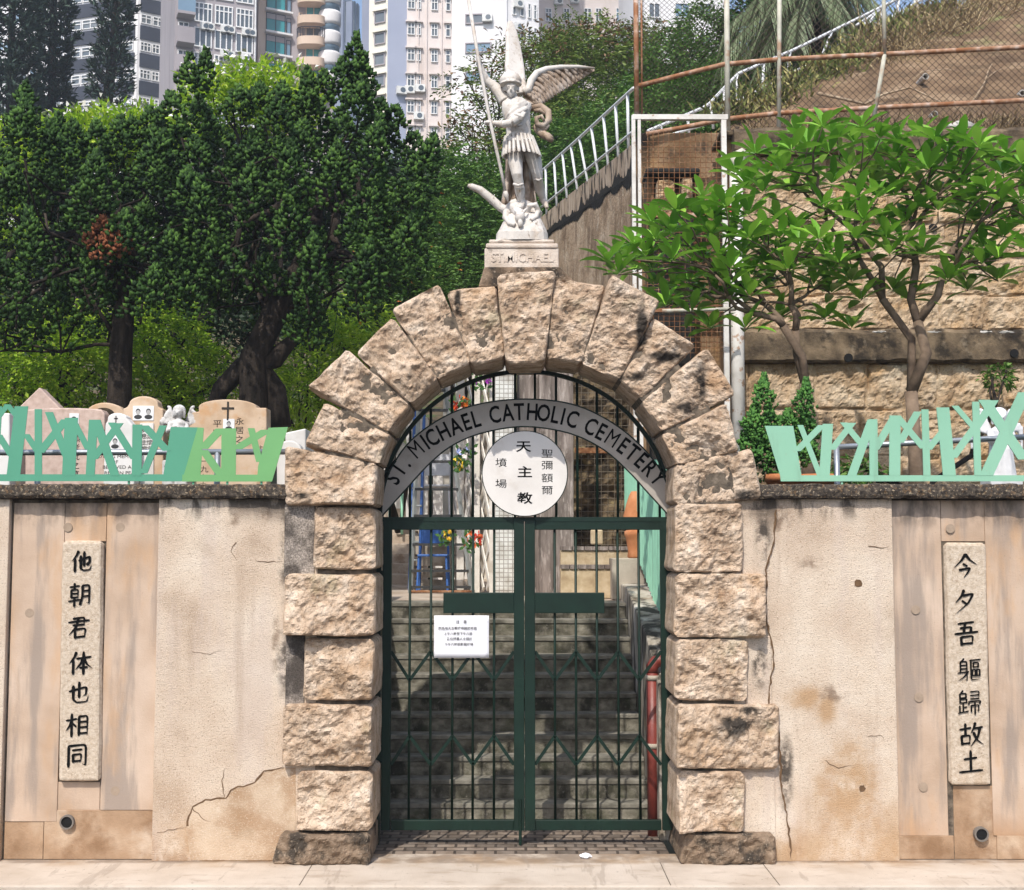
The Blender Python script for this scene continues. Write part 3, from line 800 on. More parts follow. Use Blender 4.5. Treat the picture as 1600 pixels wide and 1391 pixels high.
M['marble'] = mat('weathered white marble', [(.46,.41,.36),(.56,.52,.475),(.62,.585,.55)], 5, .6, .15, 60, layers=[dict(c=(.36,.25,.16), scale=5, lo=.54, hi=.7, amt=.5), dict(c=(.33,.25,.18), scale=16, lo=.55, hi=.68, amt=.5), dict(c=(.16,.11,.07), scale=24, stretch=(1.5,1.5,.5), lo=.60, hi=.68, amt=.6)])
M['marble_brown'] = mat('mottled brown marble', [(.20,.135,.09),(.38,.29,.22),(.52,.45,.39)], 7, .7, .2, 60, layers=[dict(c=(.14,.09,.055), scale=9, lo=.52, hi=.66, amt=.6)])  # darker, browner version of the statue marble
stt = thing('angel_statue', 'white marble winged warrior statue with a long spear above the arch', 'statue', (W(815, 374, .2).x, .2, W(815, 374, .2).z))
k_ = .00161
def S(zx, zy, dy=0.0): return W(690+zx/3.233, zy/3.233, .20+dy)
def T(m, pts, rad, n=12): m.tube([S(*p) for p in pts], [r*k_ for r in rad], n)
def Bq(m, c, r, **kw): m.ball(S(*c), tuple(x*k_ for x in r), 18, 12, **kw)
# body
m = MB()
T(m, [(393,680,0),(385,620,-.02),(375,560,-.03),(370,515,-.03),(368,495,-.03)], [56,60,62,50,22], 20)
T(m, [(370,515,-.03),(357,480,-.05),(352,455,-.07)], [26,22,20])
Bq(m, (350,440,-.08), (30,34,38)); Bq(m, (351,468,-.10), (20,22,22))
T(m, [(350,440,-.13),(350,453,-.145),(350,460,-.135)], [3,6,5])                         # nose
Bq(m, (350,473,-.126), (8,4,2.5)); Bq(m, (350,479,-.124), (6,4,2.5)); Bq(m, (350,486,-.112), (8,8,7))
for sx_ in (-13, 13): Bq(m, (350+sx_,446,-.122), (7,5,4)); Bq(m, (350+sx_,436,-.128), (10,5,3))
for sx_ in (-32, 32): Bq(m, (351+sx_,450,-.07), (5,9,12))
T(m, [(322,515,-.02),(300,478,0),(268,440,.02),(228,408,.02)], [34,32,27,21])            # raised arm
T(m, [(228,408,.02),(205,365,0),(190,322,-.02)], [21,19,14])
Bq(m, (185,305,-.03), (14,12,17))
for q in range(4): T(m, [(172+q*1,290+q*8,-.05),(185,287+q*8,-.065),(199,290+q*8,-.05)], [5,5.5,5])
T(m, [(192,316,-.05),(184,300,-.066),(178,288,-.06)], [6,5,4])
T(m, [(425,535,-.02),(405,570,-.08),(378,600,-.13),(350,622,-.16)], [34,32,27,23])       # arm across
T(m, [(350,622,-.16),(310,628,-.17),(262,622,-.15)], [22,18,13])
Bq(m, (245,619,-.14), (20,11,12))
for q in range(4): T(m, [(248-q*6,611,-.165),(240-q*6,618,-.175),(236-q*6,627,-.16),(243-q*5,632,-.14)], [5,5,4.5,4])
T(m, [(254,612,-.15),(246,604,-.165),(236,603,-.16)], [5.5,5,4])
T(m, [(368,770,0),(374,830,-.06),(382,885,-.09),(388,915,-.07),(396,965,-.03),(404,1015,-.01),(408,1036,-.02)], [40,36,28,26,27,19,17])
T(m, [(404,1036,.0),(400,1045,-.06),(394,1052,-.11)], [18,16,10])
T(m, [(452,765,.02),(470,820,.03),(484,880,.03),(486,905,.04),(496,960,.12),(512,1010,.17)], [40,38,29,26,25,16])
T(m, [(512,1010,.17),(524,1032,.14),(534,1052,.11)], [17,15,9])
m.build('body', M['marble'], stt, remesh=.0052)
# helmet
m = MB(); Bq(m, (348,410,-.06), (57,54,42)); Bq(m, (348,396,-.06), (48,46,36)); Bq(m, (349,428,-.068), (58,56,8)); T(m, [(350,372,-.03),(352,366,-.06)], [8,5])
for q in (-16, 0, 16): Bq(m, (352+q,404,-.142), (9,5,5))
m.build('helmet', M['marble'], stt, remesh=.006)
# curls of hair
m = MB(); rr = random.Random(3)
for q in range(16):
    sg_ = -1 if q % 2 else 1; Bq(m, (351+sg_*(31+rr.uniform(0, 5)), 436+q*1.7, -.05+rr.uniform(-.02, .02)), (8,9,8))
m.build('hair', M['marble'], stt, remesh=.007)
# tunic: breastplate, sash folds and pleated skirt
m = MB()
def ell(zx, zy, dy, rx, ry, pleat=0, n=120, npl=20):
    c = S(zx, zy, dy); out = []
    for q in range(n):
        a = 2*math.pi*q/n; s = 1+pleat*abs(math.sin(npl*a/2))-pleat*.5
        out.append((c.x+rx*k_*s*math.cos(a), c.y+ry*k_*s*math.sin(a), c.z))
    return out
m.grid([ell(372,500,-.03,44,34), ell(372,520,-.03,68,48), ell(376,560,-.035,72,56), ell(382,600,-.03,66,54), ell(388,640,-.02,62,50), ell(390,676,-.01,62,48), ell(391,688,-.01,68,54), ell(392,694,-.01,66,52,.04),
        ell(394,720,-.02,70,58), ell(398,750,-.02,72,62), ell(398,752,-.02,60,50), ell(392,720,0,56,44)], close=True)
for q in range(22):
    a0 = 2*math.pi*q/22; rows = []
    for zy, dy, rx, ry in ((690,-.01,69,56),(712,-.015,75,62),(738,-.02,82,70),(764,-.028,89,78),(784,-.034,94,84),(793,-.036,94,84)):
        cxx = 391+(zy-690)*.13; c_ = S(cxx, zy, dy); row = []
        hw = (.118+.0*zy)*(1 if zy < 790 else .6)
        for f, o in ((-1, -.006), (-.6, .004), (0, .012), (.6, .004), (1, -.006), (.5, -.012), (-.5, -.012)):
            aa = a0+f*hw; row.append((c_.x+(rx*k_+o)*math.cos(aa), c_.y+(ry*k_+o)*math.sin(aa), c_.z+(0 if zy < 790 else .004*abs(f))))
        rows.append(row)
    m.grid(rows, close=True); m.add(rows[-1], [tuple(range(7))])
for sx_, zz in ((-24, 545), (18, 545)): Bq(m, (374+sx_, zz, -.085), (26, 16, 22))
for q in range(3): T(m, [(352,585+q*22,-.105),(380,590+q*22,-.118),(408,585+q*22,-.105)], [4,6,4], 8)
m.build('tunic', M['marble'], stt, smooth=True, recalc=True)
m = MB()
T(m, [(325,600,-.08),(345,575,-.13),(380,548,-.13),(420,528,-.08),(446,530,0)], [9,13,15,16,12]); T(m, [(330,616,-.08),(352,596,-.14),(390,570,-.15),(430,548,-.1)], [8,12,14,12])
T(m, [(345,560,-.12),(385,530,-.13),(420,512,-.08)], [8,12,10]); m.build('sash', M['marble'], stt, remesh=.0065)
m = MB(); T(m, [(330,690,-.09),(365,700,-.1),(395,712,-.11),(430,700,-.09),(456,684,-.04)], [6,7,9,7,6])
for q in range(5): T(m, [(386+q*9,556+q*3,-.14),(372+q*9,580+q*3,-.165),(366+q*9,598+q*3,-.15)], [6,8,5])
for q in range(7): Bq(m, (340+q*18,706+4*math.sin(q),-.09-.02*math.sin(q/6*3.1)), (10,7,7))
m.build('belt', M['marble'], stt, remesh=.0065)
m = MB(); T(m, [(362,930,-.105),(388,938,-.13),(412,930,-.1)], [8,8,8]); T(m, [(372,950,-.08),(394,956,-.1),(414,948,-.07)], [6,6,6])
m.build('greave', M['marble'], stt, remesh=.0065)
m = MB(); T(m, [(470,905,0),(490,912,-.01),(508,902,.03)], [7,7,7])
m.build('greave', M['marble'], stt, remesh=.0065)
# cloak behind the legs and the curled end at the side
m = MB(); P = []
for i in range(13):
    u = i/12; zy = 700+345*u; row = []
    for j in range(25):
        v = j/24; x0, x1 = 325-28*u+12*math.sin(u*3), 455+22*u
        row.append(S(x0+(x1-x0)*v, zy, .13+.04*math.cos(v*19+u*2)*(.3+u)))
    P.append(row)
m.grid(P); 
T(m, [(452,548,.06),(500,538,.05),(538,565,.03),(543,605,.02),(512,636,.02),(482,628,.01),(480,596,.01),(505,588,.0),(516,606,-.01)], [13,15,15,14,13,11,9,7,4])
T(m, [(470,640,.06),(490,655,.05),(520,650,.04),(540,630,.03)], [14,14,12,8]); T(m, [(480,650,.06),(510,680,.05),(535,690,.03),(555,702,.02)], [16,18,17,12])
T(m, [(515,670,.03),(540,700,.01),(560,712,.02)], [9,11,8]); T(m, [(470,560,.05),(500,556,.04),(522,575,.03)], [8,9,7])
ck = m.build('cloak', M['marble_brown'], stt, smooth=True)
sl = ck.modifiers.new('s', 'SOLIDIFY'); sl.thickness = .012; sl.offset = 0
# spear
m = MB(); T(m, [(126,-60,-.055),(185,292,-.065),(246,618,-.165),(300,860,-.12),(322,968,-.1)], [9.5,9,8.5,8,7], 8); T(m, [(322,968,-.1),(327,990,-.1),(336,1024,-.095)], [12,13,1], 6)
m.build('spear', M['marble'], stt, smooth=True)
# wings
def samp(L, u):
    u = max(0, min(.9999, u))*(len(L)-1); i = int(u); f = u-i
    return [L[i][q]*(1-f)+L[i+1][q]*f for q in range(3)]
def wing(lead, trail, mt):
    m = MB()
    # web of the wing
    for dy in (.012, .03):
        m.grid([[S(*[x*(1-v)+y*v for x, y in zip(samp(lead, u/30), samp(trail, u/30))])+Vector((0, dy, 0)) for v in (0, .3, .6, .93)] for u in range(31)])
    for lay, (nf, u0, sh, ln, yo, w) in enumerate(((17, 0, .16, 1.0, .0, 15), (14, 0, .22, .70, -.014, 13), (11, 0, .26, .42, -.026, 12))):
        for q in range(nf):
            u = q/(nf-1)*(1-sh*.4); a = samp(lead, u); b = samp(trail, min(1, u+sh*(1-u)+.02))
            e = [a[i]+(b[i]-a[i])*ln for i in range(3)]
            A_, B_ = S(*a), S(*e); A_.y += yo; B_.y += yo+.008
            d = B_-A_; nn = Vector((d.z, 0, -d.x)).normalized(); rows = []
            for s in range(11):
                v = s/10; c_ = A_.lerp(B_, v)-nn*.03*math.sin(v*3.1)*d.length*2; ww = w*k_*(.7+.5*math.sin(v*2.4))*(1 if v < .8 else math.sqrt(max(.02, 1-((v-.8)/.2)**2)))
                rows.append([c_+nn*ww+Vector((0, .010, 0)), c_+Vector((0, -.007, 0)), c_-nn*ww+Vector((0, .010, 0)), c_+Vector((0, .018, 0))])
            m.grid(rows, close=True)
    return m.build('wing', mt, stt, smooth=True, recalc=True)
LD = [(415,470,.10),(440,455,.12),(452,410,.15),(480,372,.18),(530,352,.22),(600,342,.26),(690,340,.30),(772,347,.33)]
w_ = wing(LD, [(428,520,.08),(470,530,.10),(512,528,.12),(550,500,.17),(600,470,.22),(655,436,.27),(715,395,.31),(774,352,.33)], M['marble_brown'])
m = MB(); T(m, [(a, b-2, c-.018) for a, b, c in LD], [17,19,20,18,16,13,10,5]); m.build('leading_edge', M['marble'], w_, smooth=True)
m = MB()
for q in range(7):
    f = (q-3)/3
    T(m, [(405+f*14,475,.10),(376+f*32,400,.16+f*.02),(368+f*34,340,.20+f*.03),(362+f*26,240,.28+f*.03),(352+f*20,165,.34+f*.02),(345+f*7,108,.38)], [14,17,17,14,11,6], 10)
m.build('wing', M['marble'], stt, remesh=.007)
# beaten demon and the rock
m = MB()
Bq(m, (396,1098,-.14), (26,28,30)); Bq(m, (398,1130,-.17), (14,14,20))
T(m, [(396,1090,-.12),(380,1060,-.05),(360,1050,0),(330,1062,.03)], [22,34,38,24]); T(m, [(360,1050,0),(420,1046,.06),(460,1060,.08),(490,1090,.04)], [36,38,34,26])
T(m, [(330,1070,-.02),(322,1100,-.08),(345,1130,-.14),(372,1138,-.16)], [20,16,14,11]); T(m, [(430,1080,-.06),(444,1040,-.1),(474,1034,-.1),(488,1066,-.08),(476,1098,-.1),(450,1112,-.13)], [14,15,15,15,14,11])
T(m, [(408,1078,-.15),(424,1060,-.15),(436,1050,-.13)], [9,7,3]); T(m, [(384,1078,-.15),(372,1066,-.15),(366,1058,-.13)], [8,6,3])
T(m, [(452,1112,-.05),(480,1130,-.08),(505,1160,-.1),(520,1186,-.08)], [22,20,16,12]); T(m, [(345,1046,.02),(360,1020,.01),(380,1012,.0)], [14,14,10])
T(m, [(335,1050,.02),(348,1030,.0),(372,1036,-.05)], [10,12,10])
m.build('demon', M['marble'], stt, remesh=.0052)
m = MB(); T(m, [(335,1062,.02),(300,1050,.04),(250,1005,.04),(195,960,.03),(150,942,.02),(132,936,.02)], [22,22,22,20,16,7])
T(m, [(318,1075,.03),(280,1042,.055),(235,1000,.055)], [12,12,7])
m.build('demon_wing', M['marble'], stt, remesh=.006)
m = MB(); P = []
for i, (zy, x0, x1, d) in enumerate(((1205,272,540,.17),(1192,276,537,.165),(1165,292,528,.15),(1130,308,512,.13),(1095,330,494,.10),(1080,360,470,.06))):
    row = []
    for q in range(40):
        a = 2*math.pi*q/40; cxx = (x0+x1)/2; rx = (x1-x0)/2
        sx_ = math.copysign(abs(math.cos(a))**.6, math.cos(a)); sy_ = math.copysign(abs(math.sin(a))**.6, math.sin(a))
        p = S(cxx+rx*sx_, zy, 0); p.y += d*sy_+.012*fbm(p.x*9, p.z*9, q*.4, 3); p.z = W(815, 374, YS+.03).z-.004 if i == 0 else p.z; p.z += .006*fbm(q*.5, i, 2, 2); row.append(p)
    P.append(row)
m.grid(P, close=True, flip=True); m.add(P[-1], [tuple(range(39, -1, -1))]); m.build('rock_base', M['marble'], stt, recalc=True)
# ---------------------------------------------------------------- leaf-pattern fence panels above the wall
M['mint'] = mat('pale mint powder coat', [(.215,.435,.30),(.24,.47,.33),(.255,.49,.345)], 1.2, .42, .05, 60, spec=.45, layers=[dict(c=(.16,.27,.18), scale=5, stretch=(1.5,1,.3), lo=.56, hi=.75, amt=.35), dict(c=(.30,.27,.18), scale=40, lo=.66, hi=.72, amt=.4)])
M['mintb'] = flat('blue green powder coat', (.075,.285,.18), .35, spec=.5, j=.06, scale=1.2, bump=.03)
M['mintl'] = flat('leaf green powder coat', (.14,.35,.13), .35, spec=.5, j=.10, scale=1.2, bump=.03)
def fence_panel(name, label, Y, base, strips, polys, mt, f):
    P = [f(*q) for q in base]; bb = XZ(*P[0], Y)
    t = thing(name, label, 'fence panel', (bb[0], Y, bb[1]), 'leaf pattern fence panels on the wall')
    m = MB(); k = 0
    m.prism([XZ(*q, Y) for q in P], Y-.003, Y+.003)
    for q in polys:
        k += 1; m.prism([XZ(*f(*z), Y) for z in q], Y-.003-.00012*k, Y+.003+.00012*k)
    for (x0, y0, x1, y1, w) in strips:
        k += 1
        a, b = W(*f(x0, y0), Y), W(*f(x1, y1), Y); wm = (W(*f(w, 0), Y)-W(*f(0, 0), Y)).length
        d = (b-a)
        # ends cut level with the panel like laser-cut stems
        hx = min(.5*wm*d.length/max(abs(d.z), .3*d.length), wm*1.3)
        m.prism([(a.x-hx, a.z), (a.x+hx, a.z), (b.x+hx, b.z), (b.x-hx, b.z)], Y-.003-.00012*k, Y+.003+.00012*k)
    m.build('cut_sheet', mt, t)
    m = MB()
    for q in (.12, .5, .88):
        a = P[0][0]+(P[1][0]-P[0][0])*q; c = W(a, P[0][1], Y); m = MB()
        m.box(c.x-.008, c.x+.008, Y+.006, Y+.02, ZC1-.004, c.z+.03); m.build('bracket', M['mintb'] if mt != M['mint'] else mt, t)
    return t
f4 = lambda x, y: (x/3.333, 560+y/3.333)
f5 = lambda x, y: (1180+x/3.81, 600+y/3.81)
YF = .17
fence_panel('leaf_fence', 'blue green cut metal fence panel above the left wall in front of the graves', YF,
    [(-1400, 640), (951, 640), (956, 604), (-1400, 604)],
    [(-20,250,-40,620,62),(70,612,112,250,70),(85,300,38,240,26),(-10,310,42,240,26),(-8,398,62,510,32),(200,265,200,610,38),(135,395,196,485,30),(206,492,345,318,40),(255,280,352,525,38),(358,612,372,310,68),
     (385,330,460,475,30),(470,612,487,320,46),(500,320,600,612,44),(487,525,622,338,36),(584,335,702,525,36),(712,612,716,345,50),(748,600,850,350,36),(750,350,872,482,36),
     (-120,612,-100,300,60),(-180,420,-100,520,34),(-240,612,-230,330,60),(-330,612,-290,320,40),(-420,612,-400,320,60),(-520,612,-500,330,60),(-700,612,-640,330,60),(-800,400,-660,560,40),(-900,612,-880,320,70),(-1050,612,-1100,320,50),(-1250,612,-1220,320,80)],
    [[(890,358),(1032,360),(953,641),(846,641)]], M['mintb'], f4)
fence_panel('leaf_fence', 'yellowish green cut metal fence panel beside the left shoulder of the arch', YF-.012,
    [(949, 642), (1416, 642), (1424, 606), (950, 606)],
    [(1055,472,1152,366,42),(1058,478,1148,606,40),(1190,610,1192,365,76),(1225,474,1395,372,36),(1308,364,1352,540,34)],
    [[(1030,360),(1062,362),(1044,610),(1046,641),(948,641)],[(1398,362),(1500,358),(1417,641),(1338,641),(1345,560)]], M['mintl'], f4)
fence_panel('leaf_fence', 'pale mint cut metal fence panel rising towards the right above the wall', YF,
    [(152, 580), (3200, 580), (3200, 544), (148, 544)],
    [(268,245,385,545,32),(245,400,400,245,36),(412,546,432,238,62),(455,392,578,232,36),(527,230,645,375,36),(575,546,695,212,50),(706,546,702,210,50),(712,392,830,192,42),(830,546,832,188,66),
     (840,188,1005,385,38),(968,165,862,350,40),(1022,546,1010,152,42),(1028,392,1132,262,36),(1156,546,1116,140,76),(1175,440,1312,250,42),(1188,130,1302,262,32),(1325,546,1312,106,42),(1288,300,1422,98,44),
     (1362,95,1600,450,60),(1375,546,1605,50,72),(1720,546,1700,60,70),(1650,300,1800,60,46),(1850,546,1950,40,60),(1800,60,2000,400,46),(2050,546,2100,40,70),(2300,546,2250,40,70),(2500,546,2560,40,70),(2700,546,2650,40,70)],
    [[(57,250),(226,250),(275,546),(148,546)]], M['mint'], f5)
M['galv'] = flat('galvanised pipe', (.33,.36,.40), .38, .55, j=.12)
def rail(name, label, pts, posts, r=.024, Y=.42, mt=None, cat='handrail', down=.5, group=None):
    p0 = W(*pts[0], Y); t = thing(name, label, cat, (p0.x, Y, 2.6), group)
    m = MB(); m.tube([W(a, b, Y) for a, b in pts], r, 10); m.build('rail', mt or M['galv'], t, smooth=True)
    for px, py in posts:
        p = W(px, py, Y); m = MB(); m.tube([(p.x, Y, ZC1-.45), (p.x, Y, p.z)], r*1.05, 10); m.build('post', mt or M['galv'], t, smooth=True)
    return t
rail('pipe_handrail', 'grey pipe handrail behind the green fence on the left wall', [(-300, 708), (160, 707), (452, 706)], [(340, 707), (60, 707), (-200, 708)])
rail('pipe_handrail', 'grey pipe handrail behind the mint fence on the right wall', [(1303, 699), (1450, 691), (1600, 683), (1800, 672)], [(1307, 699), (1700, 678)])

# ---------------------------------------------------------------- terraces, steps, landing
M['ground'] = mat('leaf littered earth', [(.05,.038,.02),(.09,.065,.035),(.14,.10,.06)], 3, .95, .5, 30, layers=[dict(c=(.05,.09,.02), scale=1.4, lo=.45, hi=.6, amt=.7)])
M['concrete'] = mat('stained concrete', [(.30,.255,.205),(.40,.35,.285),(.48,.425,.35)], 4, .9, .3, 60, layers=[dict(c=(.14,.10,.065), scale=2.5, lo=.5, hi=.7, amt=.7)])
g = MB(); g.box(-60, -1.62, .425, 4.2, -.3, 2.62); g.box(-60, -3.4, 4.2, 14, -.3, 2.62); g.box(1.42, 60, .425, 5.4, -.3, 2.64)
struct(g.build('terrace', M['ground']))
# steps: nose k fitted so that treads climb to the landing
N_ST = 11
best = None
for i in range(60):
    r = .15+.001*i
    for j in range(50):
        td = .22+.004*j; e = 0
        for kk, py in ((1, 1262), (4, 1160), (6, 1093), (8, 1028), (11, 931)):
            e += (W(822, py, 1.36+(kk-1)*td).z - kk*r)**2
        if best is None or e < best[0]: best = (e, r, td)
RI, TD = best[1], best[2]
YL = 1.36+(N_ST-1)*TD; ZL = N_ST*RI
M['step'] = mat('mossy dark step stone', [(.08,.072,.052),(.17,.155,.118),(.30,.275,.22)], 9, .92, .5, 60, stretch=(1,1,1.6), bump2=(20,.6),
    layers=[dict(c=(.022,.021,.014), scale=4, stretch=(1,1,.7), lo=.46, hi=.64, amt=.85), dict(c=(.22,.20,.17), scale=30, lo=.58, hi=.66, amt=.5), dict(c=(.05,.06,.025), scale=3, lo=.5, hi=.7, amt=.5)])
M['tread'] = mat('worn tread stone', [(.10,.094,.074),(.19,.175,.142),(.28,.26,.215)], 7, .85, .3, 60, layers=[dict(c=(.06,.055,.04), scale=4, lo=.48, hi=.66, amt=.7)])
st = thing('stone_staircase', 'dark mossy stone staircase climbing behind the gate', 'staircase', (-.2, 1.36, 0))
for k in range(1, N_ST+1):
    y0 = 1.36+(k-1)*TD
    m = MB(); y1 = y0+TD+(.06 if k < N_ST else .3)
    x1 = 1.09
    m.box(-1.61, x1, y0+.012, y1, k*RI-RI-.02, k*RI-.042, 0); m.box(-1.61, x1, y0, y1, k*RI-.042, k*RI, 1)
    m.build('step', [M['step'], M['tread']], st, bevel=.008)
M['landing'] = mat('mottled landing paving', [(.30,.23,.165),(.42,.34,.265),(.52,.44,.36)], 3, .9, .3, 50, layers=[dict(c=(.16,.09,.05), scale=3, lo=.52, hi=.68, amt=.7), dict(c=(.2,.17,.14), scale=30, lo=.58, hi=.66, amt=.4)])  # tan paving with brown and grey mottling
g = MB(); g.box(-3.39, 1.4, YL+.31, 16, -.3, ZL-.004); struct(g.build('path', M['landing']))
# side walls of the stair
M['white_dirty'] = mat('flaking whitewash', [(.24,.20,.15),(.46,.41,.34),(.66,.62,.55)], 5, .92, .5, 50, stretch=(1,1,.4), layers=[dict(c=(.03,.025,.018), scale=5, stretch=(1,1,.35), lo=.44, hi=.6, amt=.9), dict(c=(.20,.11,.05), scale=3, lo=.54, hi=.7, amt=.6)])
m = MB()
za = ZL+.02
prof = [(.66, 0), (.66, .55), (1.3, .62), (2.6, 1.45), (YL, za), (YL+2.6, za+.12), (YL+2.6, 0)]
def side_wall(x0, x1, prof, name, label, mt):
    v = [(x0, y, z) for y, z in prof] + [(x1, y, z) for y, z in prof]; n = len(prof)
    m = MB(); m.add(v, [tuple(range(n)), tuple(range(2*n-1, n-1, -1))]+[((i+1) % n, i, i+n, (i+1) % n+n) for i in range(n)])
    return tag(m.build(name, mt, recalc=True, bevel=.015), label, 'wall')
side_wall(1.095, 1.40, [(.66, 0), (.66, 1.25), (1.6, 1.6), (YL, ZL+.16), (YL+2.5, ZL+.22), (YL+2.5, 0)], 'stair_side_wall', 'low streaked whitewashed wall along the right side of the stairs', M['white_dirty'])
side_wall(-1.90, -1.615, [(.64, 0), (.64, 2.70), (YL+.9, 2.74), (YL+.9, 0)], 'stair_side_wall', 'mossy retaining wall along the left side of the stairs', M['white_dirty'])
# red standpipe
M['red'] = mat('dull red pipe paint', [(.15,.028,.020),(.22,.042,.030)], 6, .45, .15, 50, layers=[dict(c=(.07,.012,.008), scale=4, lo=.5, hi=.65, amt=.6)], spec=.5)
x = W(1020, 1150, .86).x; zt_ = W(1020, 1040, .86).z
t = thing('red_standpipe', 'dull red standpipe behind the right gate leaf', 'pipe', (x, .86, 0))
m = MB(); m.tube([(x, .86, 0), (x, .86, zt_-.05)], .05, 16); m.build('pipe', M['red'], t, smooth=True)
m = MB(); m.tube([(x, .86, zt_-.06), (x, .865, zt_-.01), (x+.03, .875, zt_+.028), (x+.08, .885, zt_+.04), (x+.2, .89, zt_+.04)], .054, 16); m.build('elbow', M['red'], t, smooth=True)
for z in (zt_-.10, .74): m = MB(); m.tube([(x, .86, z-.02), (x, .86, z+.02)], .056, 16); m.build('clamp', M['concrete'], t, smooth=True)

# ---------------------------------------------------------------- things on the landing
YL2 = YL+2.6
def L(px, py=915): return W(px, py, YL2)
M['alu'] = flat('grey ladder metal', (.34,.36,.35), .5, .4); M['blue'] = flat('blue painted metal', (.04,.12,.36), .5); M['rust'] = mat('rusted steel', [(.10,.04,.018),(.22,.095,.04),(.36,.22,.13)], 14, .85, .3, 60, coord='obj')
M['blackm'] = flat('black rung', (.03,.03,.03), .6)
t = thing('step_ladder', 'tall tapering step ladder standing on the landing behind the left gate leaf', 'ladder', (L(690).x, YL2, ZL))
bl, br_ = L(641, 917), L(737, 917); tl, tr = WB(658, 560, 690, 560, YL2+.35)
bl.z = br_.z = ZL
for a, b, mt in ((bl, tl, M['alu']), (br_, tr, M['alu'])):
    m = MB(); m.tube([a, b], .028, 4); m.build('stile', mt, t)
for py in (585, 610, 641, 690, 720, 762, 802, 845, 884, 908):
    u = (917-py)/357; a, b = bl.lerp(tl, u), br_.lerp(tr, u); m = MB(); m.box(a.x, b.x, a.y-.03, a.y+.03, a.z-.018, a.z+.014); m.build('tread', M['blackm'], t)
m = MB(); m.tube([bl+Vector((0, -.02, .02)), br_+Vector((0, -.02, .02))], .016, 6); m.build('foot_bar', M['rust'], t)
# second ladder leaning further back
Y3 = YL2+1.1
t = thing('blue_ladder', 'slim blue ladder leaning behind the taller step ladder', 'ladder', (W(645, 880, Y3).x, Y3, ZL))
for q in (640, 655):
    a, b = W(q, 890, Y3), W(q+8, 640, Y3+.5); a.z = ZL; m = MB(); m.tube([a, b], .022, 6); m.build('stile', M['blue'], t)
for k in range(9):
    a = W(640, 890, Y3).lerp(W(648, 640, Y3+.5), (k+.5)/9); m = MB(); m.tube([a, a+Vector((.14, 0, 0))], .014, 6); m.build('rung', M['alu'], t)
# stacked blue chairs
def chair(px, py, z, Y, lab, mt):
    c = W(px, py, Y); t = thing('folding_chair', lab, 'chair', (c.x, Y, z), 'chairs behind the ladder')
    w, d, h = .20, .2, .45
    for sx in (-1, 1):
        for sy in (-1, 1):
            m = MB(); m.tube([(c.x+sx*w, Y+sy*d, z), (c.x+sx*w*.9, Y+sy*d*.8, z+(h if sy < 0 else .95))], .016, 6); m.build('leg', mt, t)
    m = MB(); m.box(c.x-w, c.x+w, Y-d, Y+d, z+h, z+h+.03); m.build('seat', mt, t, bevel=.01)
    m = MB(); m.box(c.x-w*.85, c.x+w*.85, Y+d*.82, Y+d*.82+.025, z+.62, z+.92); m.build('backrest', mt, t, bevel=.01)
chair(677, 880, ZL, YL2+.9, 'blue metal chair standing on the landing behind the ladder', M['blue'])
M['wht'] = flat('white plastic chair', (.66,.66,.68), .5)
chair(682, 760, ZL+.95, YL2+1.6, 'white chair raised on a brown crate behind the ladder', M['wht'])
cr_ = MB(); c = W(682, 800, YL2+1.6); 
for k in range(6): cr_.box(c.x-.3, c.x+.3, YL2+1.35, YL2+1.37, ZL+k*.158, ZL+k*.158+.13)
for q in (-.3, .27): cr_.box(c.x+q, c.x+q+.03, YL2+1.37, YL2+1.85, ZL, ZL+.94)
cr_.box(c.x-.3, c.x+.3, YL2+1.36, YL2+1.86, ZL+.93, ZL+.945)
tag(cr_.build('wooden_crate', M['concrete']), 'slatted brown crate under the white chair on the landing', 'crate')
# white lattice screen seen obliquely, tiled pillar, weathered posts
M['wpaint'] = mat('old white paint', [(.52,.48,.42),(.64,.60,.54),(.72,.69,.64)], 5, .8, .15, 50, layers=[dict(c=(.30,.24,.17), scale=5, lo=.54, hi=.7, amt=.5)])
YP = YL2-.9
t = thing('lattice_screen', 'white diagonal lattice screen beside the tiled pillar on the landing', 'lattice', (W(735, 900, YL2).x, YL2, ZL))
pa, pb = Vector((W(771, 900, YP).x, YP+.05, ZL)), Vector((W(697, 900, YL2+2.2).x, YL2+2.2, ZL))
HT = W(770, 540, YP).z-ZL
for q in (0, .33, .66, 1.0):
    p = pa.lerp(pb, q); m = MB(); m.box(p.x-.05, p.x+.05, p.y-.06, p.y+.06, ZL, ZL+HT); m.build('post', M['wpaint'], t, bevel=.006)
hd = (pb-pa); dl = hd.length; hn = hd.normalized(); nrm = Vector((hn.y, -hn.x, 0))
def slat(u0, z0, u1, z1, off):
    a, b = pa+hn*u0+Vector((0, 0, z0))+nrm*off, pa+hn*u1+Vector((0, 0, z1))+nrm*off
    d = (b-a).normalized(); n = nrm; w = d.cross(n); m = MB(); vs_ = []
    for e in (a, b):
        for sw, sn in ((-1,-1),(1,-1),(1,1),(-1,1)): vs_.append(e+w*.035*sw+n*.009*sn)
    m.add(vs_, [(0,1,2,3),(7,6,5,4),(0,4,5,1),(1,5,6,2),(2,6,7,3),(3,7,4,0)]); m.build('slat', M['wpaint'], t)
